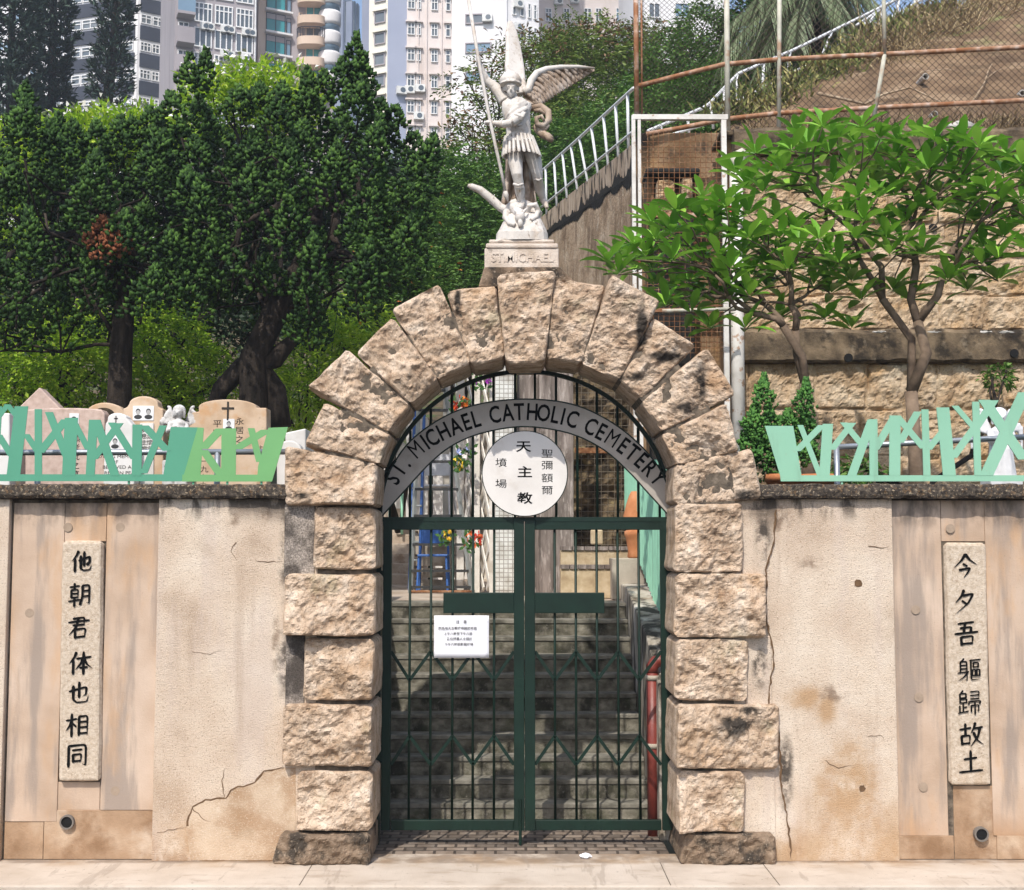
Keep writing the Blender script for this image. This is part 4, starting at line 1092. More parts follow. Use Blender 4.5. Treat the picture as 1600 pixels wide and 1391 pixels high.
for k in range(-6, 10):
    z0 = k*.42
    for sgn, off in ((1, .07), (-1, .092)):
        u0, u1 = 0.0, dl; a0, a1 = (z0, z0+sgn*dl*1.0)
        # clip to 0..HT
        ts = [0.0, 1.0]
        lo_, hi_ = 0.0, 1.0
        dz = a1-a0
        for lim in ((0.05,), (HT-.05,)):
            pass
        t0 = (0.05-a0)/dz; t1 = (HT-.05-a0)/dz
        lo_, hi_ = max(0, min(t0, t1)), min(1, max(t0, t1))
        if hi_-lo_ > .08: slat(u0+(u1-u0)*lo_, a0+dz*lo_, u0+(u1-u0)*hi_, a0+dz*hi_, off)
M['mosaic'] = tiles('white mosaic tile', (.66,.66,.63), (.60,.60,.56), (.30,.28,.25), .052, .052, .005, .35, 'xz', .25, offs=0.0)
a, b = WB(773, 900, 803, 900, YP)
pz = W(770, 540, YP).z
m = MB(); m.box(a.x, b.x, YP-.08, YP+.09, ZL, pz); tag(m.build('tiled_pillar', M['mosaic'], bevel=.006), 'slim pillar clad in white mosaic tiles on the landing', 'pillar')
M['oldwood'] = mat('bleached timber', [(.10,.082,.07),(.20,.165,.145),(.34,.29,.26)], 9, .9, .4, 60, stretch=(2.2,1,.22), layers=[dict(c=(.48,.42,.38), scale=12, stretch=(1.6,1,.3), lo=.54, hi=.66, amt=.6), dict(c=(.07,.04,.03), scale=3, stretch=(1,1,.5), lo=.56, hi=.7, amt=.5)], bump2=(16,1.0,(2.5,1,.15)))
for x0, x1, yy, lab in ((808, 843, YP+.15, 'bleached timber post hidden partly behind the round sign'), (843, 897, YP+.02, 'wide bleached timber post right of the round sign')):
    a, b = WB(x0, 900, x1, 900, yy); m = MB(); m.box(a.x, b.x, yy, yy+.16, ZL, pz); tag(m.build('timber_post', M['oldwood'], bevel=.012), lab, 'post', 'bleached posts behind the sign')
M['gold'] = mat('worn beige brick', [(.34,.25,.15),(.46,.36,.23),(.56,.46,.32)], 8, .9, .4, 50)
YQ = YP-.7
t = thing('brick_planter', 'low beige brick planter with darker coping right of the timber posts', 'planter', (W(930, 920, YQ).x, YQ, ZL))
for x0, x1, y0, nm, dy in ((876, 958, 884, 'low_front', -.0), (876, 988, 855, 'back', .26)):
    a, b = WB(x0, 925, x1, y0+5, YQ+dy); m = MB(); m.box(a.x, b.x, YQ+dy, YQ+dy+.24, ZL, b.z); m.build('brick_wall', M['gold'], t, bevel=.01)
    m = MB(); n_ = 6
    for q in range(n_):
        c0, c1 = a.x+(b.x-a.x)*q/n_, a.x+(b.x-a.x)*(q+1)/n_; m.box(c0+.004, c1-.004, YQ+dy-.02, YQ+dy+.25, b.z+.001, b.z+.045)
    m.build('coping_tiles', M['oldwood'], t)
m = MB(); a = W(930, 855, YQ+.3); m.box(a.x-.05, a.x+.09, YQ+.30, YQ+.44, a.z+.03, a.z+.20); tag(m.build('loose_brick', M['gold'], bevel=.015), 'loose beige brick lying on the planter edge', 'brick')
# terracotta jar
M['terra'] = mat('terracotta', [(.38,.14,.055),(.50,.20,.085),(.56,.27,.14)], 5, .8, .15, 50, coord='obj')
YJ = YL+.9; pz0, pz1 = W(992, 872, YJ).z, W(992, 768, YJ).z; h = pz1-pz0; c = W(996, 872, YJ)
t = thing('terracotta_jar', 'tall orange terracotta jar with a footed base beside the green metal fence', 'jar', (c.x, YJ, c.z))
m = MB(); m.lathe([(.10,0),(.115,.02*h),(.105,.10*h),(.13,.30*h),(.145,.34*h),(.145,.40*h),(.12,.42*h)], c, 28); m.build('foot', M['terra'], t, smooth=True)
m = MB(); m.lathe([(.12,.42*h),(.165,.50*h),(.165,.56*h),(.15,.66*h),(.125,.80*h),(.09,.94*h),(.065,1.0*h),(.05,1.0*h)], c, 28); m.build('body', M['terra'], t, smooth=True)
m = MB(); m.box(c.x-.3, c.x+.25, YJ-.2, YJ+.25, ZL, c.z-.002); tag(m.build('jar_stand', M['concrete'], bevel=.01), 'square stained concrete block carrying the terracotta jar', 'block')
# corrugated green fence on the right side wall
M['cgreen'] = flat('light green corrugated sheet', (.33,.66,.47), .5, j=.08, bump=.05)
t = thing('corrugated_fence', 'light green corrugated metal fence along the right side of the stairs', 'fence', (1.42, 1.5, 1.6))
P = []; n = 150
for i in range(n+1):
    y = 1.35+(YL2-.4-1.35)*i/n; x = 1.34-.06*(i/n)+.014*math.sin(i*1.35); z0 = max(1.25, .9+y*.30)+.42; zt2 = W(1016, 690, 3.6).z+.06*(y-3.6)
    P.append([(x, y, z0-.35), (x, y, zt2-.2)])
m = MB(); m.grid(P); o = m.build('sheet', M['cgreen'], t); sl = o.modifiers.new('s', 'SOLIDIFY'); sl.thickness = .004
for y in (1.6, 3.0, 4.6): m = MB(); m.box(1.37, 1.41, y, y+.04, 1.2, 3.2); m.build('post', M['cgreen'], t)
# chain mesh screen in front of dark rock on the right of the landing
M['rock'] = mat('dark damp rock face', [(.03,.022,.014),(.10,.072,.042),(.24,.18,.11)], 2.6, .95, .8, 14, layers=[dict(c=(.30,.24,.12), scale=5, lo=.55, hi=.68, amt=.6), dict(c=(.02,.016,.012), scale=4, lo=.5, hi=.62, amt=.9)])
P = []; YR = YL2+.6
for i in range(46):
    row = []
    for j in range(60):
        px, py = 890+i*3.4, 930-j*6.6
        p = W(px, py, YR); p.y += .22*fbm(p.x*2, p.z*2, 1, 4)+.1*j/60; row.append(p)
    P.append(row)
m = MB(); m.grid(P); o = m.build('rock_face', M['rock']); tag(o, 'dark damp rock face behind wire mesh right of the timber posts', 'rock')
sl = o.modifiers.new('s', 'SOLIDIFY'); sl.thickness = .4; sl.offset = 1
M['wire'] = flat('dull wire', (.20,.17,.13), .6, .3)
def wire_mesh(name, label, pts, sp, r, diag, mt=None, frame=None, fr=.02, thingname=None):
    """pts: four corners bl, br, tr, tl of a flat patch"""
    bl, br, tr, tl = [Vector(p) for p in pts]; w = (br-bl).length; h = (tl-bl).length; m = MB()
    def at(u, v): return bl.lerp(br, u).lerp(tl.lerp(tr, u), v)
    if diag:
        n = int((w+h)/sp)
        for k in range(1, n):
            s = k*sp
            for fl in (0, 1):
                a, b = (min(s, w), max(0, s-w)), (max(0, s-h), min(s, h))
                pa_, pb_ = [((1-x/w) if fl else x/w, y/h) for x, y in (a, b)]
                if any(a != b for a, b in zip(pa_, pb_)): m.tube([at(*pa_), at(*pb_)], r, 4, cap=False)
    else:
        for k in range(1, int(w/sp)): m.tube([at(k*sp/w, 0), at(k*sp/w, 1)], r, 4, cap=False)
        for k in range(1, int(h/sp)): m.tube([at(0, k*sp/h), at(1, k*sp/h)], r, 4, cap=False)
    return m
t = thing('mesh_screen', 'square wire mesh panel on a timber frame in front of the dark rock face', 'screen', (W(950, 900, YR-.35).x, YR-.35, ZL))
q = [W(898, 862, YR-.35), W(1008, 862, YR-.35), W(1008, 560, YR-.35), W(898, 560, YR-.35)]
wire_mesh('', '', q, .085, .0035, False).build('wire_mesh', M['wire'], t)
m = MB()
for a, b in ((q[0], q[1]), (q[3], q[2]), (q[0].lerp(q[3], .52), q[1].lerp(q[2], .52))):
    m = MB(); m.bar(a, b, .07, .05); m.build('frame_rail', M['rust'], t)
# flowers tied to the lattice
M['leafg'] = mat('bouquet leaf', [(.02,.06,.012),(.06,.15,.03)], 8, .6, 0, coord='obj')
def bouquet(px, py, Y, cols, lab, r=.10):
    c = W(px, py, Y); t = thing('flower_bouquet', lab, 'flowers', c, 'flower bouquets by the lattice'); rr = random.Random(int(px*7+py))
    for ci, cc_ in enumerate(cols):
        m = MB()
        for k in range(9):
            p = c+Vector((rr.uniform(-r, r), rr.uniform(-.05, .03), rr.uniform(-r, r)*.9)); q = Quaternion((rr.random(), rr.random(), rr.random(), rr.random())).normalized()
            for j in range(5):
                a = 2*math.pi*j/5; d = q @ Vector((math.cos(a), math.sin(a), .3))*.035; e = q @ Vector((-math.sin(a), math.cos(a), .3))*.018
                m.add([p, p+d*.6+e, p+d, p+d*.6-e], [(0,1,2,3)])
        mt = M.setdefault('fl%s' % (cc_,), flat('petal', cc_, .6)); m.build('blossom', mt, t)
    m = MB()
    for k in range(22):
        p = c+Vector((rr.uniform(-r, r), rr.uniform(-.02, .06), rr.uniform(-r*1.4, r*.6))); d = Vector((rr.uniform(-1, 1), rr.uniform(-.4, .2), rr.uniform(-.5, 1))).normalized()*.09; e = d.cross(Vector((0, 1, 0)))*.25
        m.add([p, p+d*.5+e, p+d, p+d*.5-e], [(0,1,2,3)])
    m.build('leaves', M['leafg'], t)
bouquet(753, 592, YP-.1, [(.30,.03,.34)], 'purple flower bunch high on the lattice under the keystone')
bouquet(720, 628, YL2-.2, [(.65,.06,.02),(.75,.20,.02)], 'red and orange flower bunch above the curved board')
bouquet(727, 705, YL2-.2, [(.70,.66,.60),(.30,.36,.62)], 'white and pale blue flower bunch beside the ladder')
bouquet(717, 725, YL2-.25, [(.80,.55,.03)], 'yellow flower bunch beside the ladder', .08)
bouquet(738, 842, YP-.1, [(.70,.05,.03),(.72,.16,.05)], 'orange red flower bunch low on the lattice right of the ladder')
bouquet(697, 838, YL2-.2, [(.75,.50,.04)], 'small yellow flower bunch low behind the ladder rungs', .07)

# ---------------------------------------------------------------- graves on the left terrace
M['pinkstone'] = mat('pink grave granite', [(.40,.29,.235),(.49,.365,.305),(.55,.43,.365)], 20, .55, .06, 80, layers=[dict(c=(.33,.25,.21), scale=1.8, lo=.5, hi=.7, amt=.4)])
M['tanstone'] = mat('tan grave stone', [(.42,.29,.185),(.53,.39,.27),(.60,.46,.34)], 5, .7, .12, 70, layers=[dict(c=(.50,.26,.10), scale=4, lo=.54, hi=.68, amt=.6), dict(c=(.12,.08,.05), scale=6, lo=.6, hi=.72, amt=.5)])
M['whitestone'] = mat('white grave marble', [(.55,.53,.50),(.66,.64,.61),(.72,.70,.68)], 3, .5, .05, 60, layers=[dict(c=(.42,.37,.32), scale=3, lo=.55, hi=.75, amt=.4)])
M['photo'] = flat('enamel photo plate', (.72,.72,.72), .3); M['hairm'] = flat('dark portrait tone', (.03,.03,.03), .5); M['facem'] = flat('grey portrait tone', (.36,.35,.34), .5)
M['gravetext'] = flat('engraved black letters', (.03,.025,.02), .8)
YV = 1.35
def grave(label, outline, Y, mt, th=.16, bev=.012):
    P = [XZ(*f4(*q), Y) for q in outline]; P = [(x, max(z, 2.62)) for x, z in P]
    t = thing('headstone', label, 'headstone', (sum(p[0] for p in P)/len(P), Y, 2.62), 'headstones behind the left wall')
    m = MB(); m.prism(P, Y, Y+th); m.build('slab', mt, t, bevel=bev); return t
def arc(x0, x1, y, top, n=14):
    return [((x0+x1)/2-(x1-x0)/2*math.cos(math.pi*k/n), y-(y-top)*math.sin(math.pi*k/n)) for k in range(n+1)]
def portrait(t, zx, zy, w, h, Y, heads=1):
    a, b = XZ(*f4(zx-w/2, zy+h/2), Y), XZ(*f4(zx+w/2, zy-h/2), Y); m = MB(); m.box(a[0], b[0], Y-.006, Y-.0005, a[1], b[1]); o = m.build('photo_plate', M['photo'], t)
    for k in range(heads):
        cx_ = a[0]+(b[0]-a[0])*(k+.5)/heads; cz_ = a[1]+(b[1]-a[1])*.56; s = (b[1]-a[1])*.17
        for nm, mt2, rx, rz, dz, yy in (('portrait_hair', M['hairm'], 1.0, 1.15, .35, .0067), ('portrait_face', M['facem'], .82, 1.0, -.05, .0075), ('portrait_jacket', M['hairm'], 1.6, .9, -1.9, .0071)):
            m = MB(); m.prism([(cx_+s*rx*math.cos(.4*q), cz_+s*dz+s*rz*math.sin(.4*q)) for q in range(16)], Y-yy, Y-.0062); m.build(nm, mt2, o)
def script(t, s, zx, zy, size, Y, vertical=True, step=None):
    p = XZ(*f4(zx, zy), Y)
    for i, q in enumerate(s if vertical else [s]):
        text_mesh(q, size, M['gravetext'], 'engraving', t, (p[0], Y-.002, p[1]-i*size*.95), valign='TOP', sx=1.0, sy=.85)
grave('pale grey slab headstone at the far left edge behind the fence', [(-60,700),(-60,285),(50,285),(50,700)], YV+.1, M['whitestone'])
grave('pink headstone with a pointed gable top, tallest on the far left', [(100,700),(100,252),(205,150),(322,268),(322,700)], YV+.5, M['pinkstone'])
t = grave('broad pink headstone with a small square photo behind the fence', [(130,700),(130,272)]+arc(130,545,272,258,8)[1:-1]+[(545,290),(545,700)], YV+.15, M['pinkstone']); portrait(t, 386, 330, 52, 86, YV+.15); script(t, "顯考妣之墓", 395, 400, .085, YV+.15)
t = grave('brown stone headstone with a double rounded arch between pink and tan stones', [(440,700),(440,300)]+arc(440,650,300,230)+[(650,700)], YV+.45, M['tanstone'])
m = MB(); Pq = arc(485,600,300,258); m.prism([XZ(*f4(*q), YV+.45) for q in Pq]+[XZ(*f4(600,420), YV+.45), XZ(*f4(485,420), YV+.45)], YV+.43, YV+.455); m.build('niche', M['rock'], t)
t = grave('white marble headstone with a portrait and rows of black lettering', [(535,700),(548,340),(558,330)]+arc(560,660,312,284)+[(680,335),(690,345),(700,700)], YV, M['whitestone']); portrait(t, 600, 440, 44, 74, YV)
m = MB(); c = W(*f4(604, 318), YV); m.box(c.x-.004, c.x+.004, YV-.004, YV-.0005, c.z-.03, c.z+.03); m.box(c.x-.016, c.x+.016, YV-.0045, YV-.0005, c.z+.005, c.z+.013); m.build('small_cross', M['gravetext'], t)
script(t, "LOVING MEMORY", 612, 500, .05, YV, False); script(t, "OF", 598, 528, .05, YV, False); script(t, "BELOVED AND", 632, 555, .05, YV, False); script(t, "REST IN PEACE", 640, 585, .05, YV, False)
t = grave('tan headstone with a rounded top and two portraits on one plate', [(640,700),(640,262),(660,255),(670,240)]+arc(672,822,236,197)+[(826,255),(850,265),(850,700)], YV+.2, M['tanstone']); portrait(t, 747, 286, 110, 76, YV+.2, 2)
m = MB(); m.prism([XZ(*f4(*q), YV+.19) for q in ((730,338),(800,338),(800,690),(730,690))], YV+.185, YV+.199); m.build('inscribed_panel', M['whitestone'], t); script(t, "安息主懷", 752, 360, .06, YV+.184); script(t, "永遠懷念", 782, 360, .06, YV+.184)
t = grave('large tan headstone with curved top, black cross and small portrait', [(985,700),(985,280),(1035,278),(1035,252)]+arc(1035,1335,252,214)+[(1338,258),(1388,258),(1390,700)], YV+.1, M['tanstone'], .2); portrait(t, 1192, 348, 60, 64, YV+.1)
c = W(*f4(1187, 275), YV+.1); y_ = YV+.1
m = MB(); m.box(c.x-.008, c.x+.008, y_-.006, y_-.0005, c.z-.085, c.z+.085); m.box(c.x-.055, c.x+.055, y_-.0065, y_-.0005, c.z+.018, c.z+.034); m.build('cross', M['gravetext'], t)
script(t, "平安", 1132, 322, .085, y_); script(t, "永居之所", 1248, 310, .085, y_); script(t, "一九七九年", 1065, 520, .075, y_); script(t, "主", 1358, 455, .07, y_)
grave('small white stone box grave beside the left shoulder of the arch', [(1485,720),(1485,388),(1592,365),(1592,720)], YV+1.2, M['whitestone'], .5)
t = grave('low pale slab with a rounded top beside the left shoulder of the arch', [(1440,720)]+arc(1440,1570,480,428)+[(1570,720)], YV+.3, M['whitestone'])
# small stone angels
M['greyangel'] = mat('grey weathered angel stone', [(.34,.32,.30),(.54,.52,.50),(.66,.64,.62)], 18, .7, .3, 60, layers=[dict(c=(.14,.12,.11), scale=16, lo=.54, hi=.66, amt=.7)], coord='obj')
def small_angel(px, ytop, ybot, Y, label, mt, turn=0):
    a, b = WB(px, ybot, px, ytop, Y); h = b.z-a.z; t = thing('small_angel', label, 'statue', (a.x, Y, a.z), 'small grave angels')
    def q(x, y, z): return (a.x+x*h, Y+y*h, a.z+z*h)
    m = MB(); m.tube([q(0,0,0), q(0,0,.25), q(0,0,.5), q(0,-.01,.68), q(0,-.01,.74)], [.20*h,.17*h,.14*h,.15*h,.06*h], 16); m.ball(q(0,-.02,.86), (.095*h,.095*h,.115*h))
    for s in (-1, 1):
        m.tube([q(s*.13,0,.68), q(s*.16,-.08,.52), q(s*.05,-.17,.56), q(0,-.18,.62)], [.055*h,.05*h,.04*h,.03*h], 10)
        m.ball(q(s*.035,-.11,.875), (.016*h,.01*h,.012*h))
        m.tube([q(s*.07,-.13,.1), q(s*.05,-.13,.45)], [.05*h,.03*h], 8); m.tube([q(s*.14,-.06,.05), q(s*.1,-.08,.45)], [.05*h,.03*h], 8)
    m.ball(q(0,-.115,.85), (.012*h,.02*h,.025*h)); m.build('body', mt, t, remesh=h*.016)
    m = MB(); m.ball(q(0,.015,.89), (.115*h,.11*h,.11*h)); m.tube([q(-.1,-.02,.86), q(-.09,0,.76)], .03*h, 8); m.tube([q(.1,-.02,.86), q(.09,0,.76)], .03*h, 8); m.build('hair', mt, t, remesh=h*.018)
    for s in (-1, 1):
        m = MB()
        for k in range(6): m.tube([q(s*.06,.1,.62), q(s*(.20+.03*k),.13,.72+.05*(5-k)), q(s*(.24+.02*k),.13,.98-.11*k)], [.02*h,.035*h,.022*h], 8)
        m.build('wing', mt, t, remesh=h*.018)
    m = MB(); m.box(a.x-.22*h, a.x+.22*h, Y-.2*h, Y+.2*h, 2.62, a.z+.01); m.build('pedestal', mt, t, bevel=.01)
small_angel(279, 632, 722, YV+.05, 'small grey stone angel with raised wings between two tan headstones', M['greyangel'])
small_angel(1563, 636, 750, 1.0, 'white angel figurine behind the mint fence at the right edge', M['wht'])
# ---------------------------------------------------------------- right: granite retaining wall with ledges
YW = 5.0
ztop, zl0, zl1 = W(1300, 246, YW).z, W(1300, 566, YW).z, W(1300, 519, YW).z
M['ashlar'] = mat('ochre granite ashlar', [(.27,.175,.095),(.40,.28,.17),(.50,.375,.25),(.58,.47,.34)], 3.5, .92, .8, 40, bump2=(110,.5),
    layers=[dict(c=(.45,.26,.10), scale=1.8, lo=.5, hi=.66, amt=.55), dict(c=(.13,.10,.08), scale=2.4, lo=.56, hi=.72, amt=.6), dict(c=(.10,.06,.035), scale=60, lo=.58, hi=.65, amt=.5), dict(c=(.62,.53,.42), scale=55, lo=.57, hi=.66, amt=.5)])
M['ledge'] = mat('mouldy concrete ledge', [(.05,.036,.024),(.13,.095,.06),(.24,.175,.11)], 5, .95, .7, 35, layers=[dict(c=(.02,.016,.012), scale=3, lo=.5, hi=.64, amt=.9), dict(c=(.30,.24,.17), scale=6, lo=.58, hi=.7, amt=.5)])
xl, xr = W(1152, 400, YW).x, 9.5
rw = thing('retaining_wall', 'tall ochre granite block retaining wall behind the flowering trees', 'wall', (xl, YW, 2.6))
def ashlar(x0, x1, z0, z1, rows, seed):
    """coursed rock-faced masonry as one relief; raised pointing between blocks"""
    rr = random.Random(seed); hh = (z1-z0)/rows; cuts = []
    for r in range(rows):
        x = x0-rr.uniform(0, .5); c = []
        while x < x1+1: c.append(x); x += rr.uniform(.42, .85)
        cuts.append(c)
    st_ = .022; nx, nz = int((x1-x0)/st_), int((z1-z0)/st_); P = []
    for j in range(nz+1):
        z = z0+(z1-z0)*j/nz; row = []
        for i in range(nx+1):
            x = x0+(x1-x0)*i/nx
            wz = z+.018*fbm(x*2.2, z*2, 4, 2); wx = x+.018*fbm(z*3, x*2, 9, 2)
            r = min(rows-1, max(0, int((wz-z0)/hh))); vz = (wz-z0)-r*hh
            ed = min(vz, hh-vz); c = cuts[r]
            k = 0
            while k < len(c)-2 and c[k+1] < wx: k += 1
            ed = min(ed, wx-c[k], c[k+1]-wx); b = (k*7+r*13+seed) % 17
            t = min(1, max(0, ed-.016)/.028); t = math.sqrt(max(0, 1-(1-t)**2))
            rel = t*(.038+.035*fbm(x*3+b, z*3, b, 2)+.024*(1-abs(fbm(x*7+b, z*7, b*.7, 3))*2)+.014*fbm(x*22, z*22, b, 3))
            if ed < .014: rel = .030*math.sqrt(max(0, 1-(ed/.014)**2))
            row.append((x, YW-rel, z))
        P.append(row)
    m = MB(); m.grid(P); return m
m = ashlar(xl, 7.2, 2.3, zl0, 4, 3); m.build('lower_masonry', M['ashlar'], rw)
m = ashlar(xl, 7.2, zl1, ztop+.03, 5, 8); m.build('upper_masonry', M['ashlar'], rw)
m = MB(); m.box(xl+.002, 9.5, YW+.002, YW+.9, 2.3, ztop-.002); m.build('wall_core', M['ledge'], rw)
def ledge(x0, x1, z0, z1, out, nm):
    P = []; n = int((x1-x0)/.04)
    prof = [(.05, z0), (-out*.8, z0), (-out, z0+.03), (-out, z1-.05), (-out*.75, z1), (.3, z1+.02), (.3, z0)]
    for i in range(n+1):
        x = x0+(x1-x0)*i/n; P.append([(x, YW+y+.03*fbm(x*3, z*5, 1, 3), z+.02*fbm(x*4, 7, z*4, 3)) for y, z in prof])
    m = MB(); m.grid(P, close=True, flip=True); m.add(P[0], [tuple(range(7))]); m.build(nm, M['ledge'], rw, recalc=True)
ledge(xl-.02, 9.5, zl0-.02, zl1+.01, .16, 'ledge')
ledge(xl-.05, 9.5, ztop, W(1300, 207, YW).z, .20, 'coping')
# whitish lime patches and sockets on the ledge
M['lime'] = flat('lime deposit', (.44,.42,.39), .9)
for px in (1375, 1462, 1480, 1540, 1575):
    c = W(px, 519, YW-.15); m = MB(); m.ball((c.x, YW-.13, c.z), (.10, .03, .012), 14, 6)
    rr = random.Random(px); m.v = [(x+rr.uniform(-.02, .02), y, z+rr.uniform(-.01, .01)) for x, y, z in m.v]; m.build('lime_patch', M['lime'], rw)
for px, py in ((1326, 559), (1462, 353), (1585, 552)):
    c = W(px, py, YW-.17); m = MB(); m.tube([(c.x, YW-(.175 if py > 500 else .085), c.z), (c.x, YW+.1, c.z)], .05, 14); m.build('drain_hole', M['pipe_dark'], rw)
# slope of bare earth and dry grass above the wall
M['slope'] = mat('bare brown slope', [(.09,.055,.03),(.155,.098,.055),(.23,.155,.092)], 2.0, .95, .9, 14, bump2=(8,.6),
    layers=[dict(c=(.33,.24,.155), scale=1.6, stretch=(1,1,2.2), lo=.54, hi=.68, amt=.55), dict(c=(.08,.055,.03), scale=2.2, lo=.54, hi=.68, amt=.6), dict(c=(.16,.20,.06), scale=3, lo=.52, hi=.64, amt=.6, z=(9.6,11), wob=1.0)])
lowp = [(1140,214,5.5),(1250,212,5.5),(1400,209,5.5),(1600,206,5.5),(1900,204,5.5),(2400,200,5.5)]
upp = [(1140,196,6.4),(1232,146,7.4),(1375,72,9.0),(1480,20,10.0),(1600,-45,11.0),(1900,-120,12.0),(2400,-200,13.0)]
def along(Lp, u):
    u = u*(len(Lp)-1); i = min(len(Lp)-2, int(u)); f = u-i; return W(*[a*(1-f)+b*f for a, b in zip(Lp[i], Lp[i+1])])
P = []
for i in range(121):
    u = i/120; a, b = along(lowp, u), along(upp, u); row = []
    for j in range(61):
        v = j/60; p = a.lerp(b, min(1, v*1.25)) if v < .8 else b+Vector((.5, 1.6, .1))*(v-.8)*18
        k = .16*fbm(p.x*1.6, p.z*1.8, 2, 5); p = p+Vector((0, k, k*.6)); row.append(p)
    P.append(row)
m = MB(); m.grid(P, flip=True); struct(m.build('slope', M['slope'], smooth=True))
def tufts(name, label, pts, n, ln, wd, mt, seed, lean=(0, -.3, 1)):
    r = np.random.default_rng(seed); V = []; F = []
    for c, s in pts:
        k = n
        b = np.array(c)+r.normal(0, s, (k, 3))*np.array([1, .5, .35]); d = np.array(lean)+r.normal(0, .7, (k, 3)); d /= np.linalg.norm(d, axis=1)[:, None]
        l = ln*r.uniform(.5, 1.3, (k, 1)); sd_ = np.cross(d, np.array([0, 1.0, .2])); sd_ /= np.linalg.norm(sd_, axis=1)[:, None]+1e-6
        tip = b+d*l+np.array([0, 0, -.25])*l*r.uniform(0, 1, (k, 1)); mid = b+d*l*.5
        o = len(V)*1; base = sum(len(x) for x in V)
        vv = np.stack([b-sd_*wd*.5, mid-sd_*wd, tip, mid+sd_*wd], 1).reshape(-1, 3); V.append(vv); F.append(np.arange(len(vv)).reshape(-1, 4)+base)
    o = npmesh(name, np.concatenate(V), np.concatenate(F), mt); return tag(o, label, 'grass', kind='stuff')
M['dry'] = mat('dry grass', [(.15,.10,.05),(.29,.21,.11),(.42,.33,.19)], 9, .85, 0, island=.6)
M['grassg'] = mat('green brown grass', [(.06,.09,.02),(.16,.19,.05),(.34,.30,.12)], 6, .8, 0, island=.6)
rr = random.Random(5)
pts = []
for k in range(60):
    u = rr.uniform(.33, .8); a, b = along(lowp, u), along(upp, u); pts.append((tuple(a.lerp(b, rr.uniform(.72, 1.0))), .25))
tufts('slope_grass', 'dry brown and green grass along the top of the earth slope', pts, 60, .35, .008, M['dry'], 3)
pts = [(tuple(along(lowp, rr.uniform(0, .75)).lerp(along(upp, 0.3), 0)+Vector((0, .05, .05))), .12) for k in range(40)]
tufts('slope_litter', 'dry litter and stalks along the foot of the earth slope', pts, 30, .25, .006, M['dry'], 4)
pts = [(tuple(along(upp, rr.uniform(.0, .5))+Vector((0, -.1, .02))), .2) for k in range(46)]
tufts('slope_weeds', 'green weeds creeping along the upper edge of the slope by the railing', pts, 80, .22, .014, M['grassg'], 6)
# dead branches on the slope, drain pipes in it
M['twig'] = mat('dead twig', [(.22,.15,.09),(.36,.27,.18),(.46,.37,.27)], 8, .9, .2, coord='obj')
def onslope(px, py):
    u = min(.95, max(0, (px-1140)/1260.0*.5+.02)); Yv = 5.55+max(0, (205-py))*.018; return W(px, py, Yv-.12)
m = MB()
m.tube([onslope(*q) for q in ((1277,146),(1310,153),(1352,163),(1380,148),(1422,137),(1470,160))], [.022,.02,.018,.016,.014,.010], 6)
tag(m.build('dead_branch', M['twig'], smooth=True), 'bent grey dead branch lying on the slope behind the chain link', 'branch')
m = MB(); m.tube([onslope(*q) for q in ((1520,158),(1538,130),(1545,108),(1550,100))], [.012,.010,.008,.004], 5); m.tube([onslope(*q) for q in ((1540,124),(1555,112),(1568,106))], [.008,.006,.003], 5)
tag(m.build('dead_stalk', M['twig'], smooth=True), 'thin upright forked dead stalk on the right of the slope', 'branch')
m = MB(); m.tube([onslope(*q) for q in ((1424,128),(1440,112),(1480,108),(1500,114))], [.008,.008,.007,.004], 5); tag(m.build('dead_runner', M['twig'], smooth=True), 'thin arching dead runner above the upper drain pipe on the slope', 'branch')
for px, py, w in ((1445, 121, 'upper'), (1459, 180, 'lower'), (1596, 147, 'far right')):
    p = onslope(px, py); m = MB(); n = 20
    for (r0, y0), (r1, y1) in (((.045, .3), (.045, -.04)), ((.045, -.04), (.034, -.04)), ((.034, -.04), (.034, .06))):
        m.grid([[(p.x+r*math.cos(2*math.pi*k/n), p.y+y, p.z+r*math.sin(2*math.pi*k/n)) for k in range(n)] for r, y in ((r0, y0), (r1, y1))], close=True)
    t = m.build('slope_drain', M['lime']); tag(t, '%s round white weep drain in the bare slope' % w, 'drain', 'weep drains in the slope')
    m = MB(); m.prism([(p.x+.034*math.cos(2*math.pi*k/n), p.z+.034*math.sin(2*math.pi*k/n)) for k in range(n)], p.y+.03, p.y+.05); m.build('bore', M['pipe_dark'], t)
# pale plastic litter at the slope foot
m = MB(); p = W(1505, 196, 5.2); m.ball((p.x, 5.2, p.z), (.13, .06, .05), 14, 8); m.ball((p.x-.16, 5.2, p.z-.02), (.07, .05, .03), 12, 6)
m.v = [(x+rr.uniform(-.015, .015), y, z+rr.uniform(-.015, .015)) for x, y, z in m.v]; tag(m.build('plastic_litter', M['lime']), 'crumpled whitish plastic at the foot of the slope', 'litter')
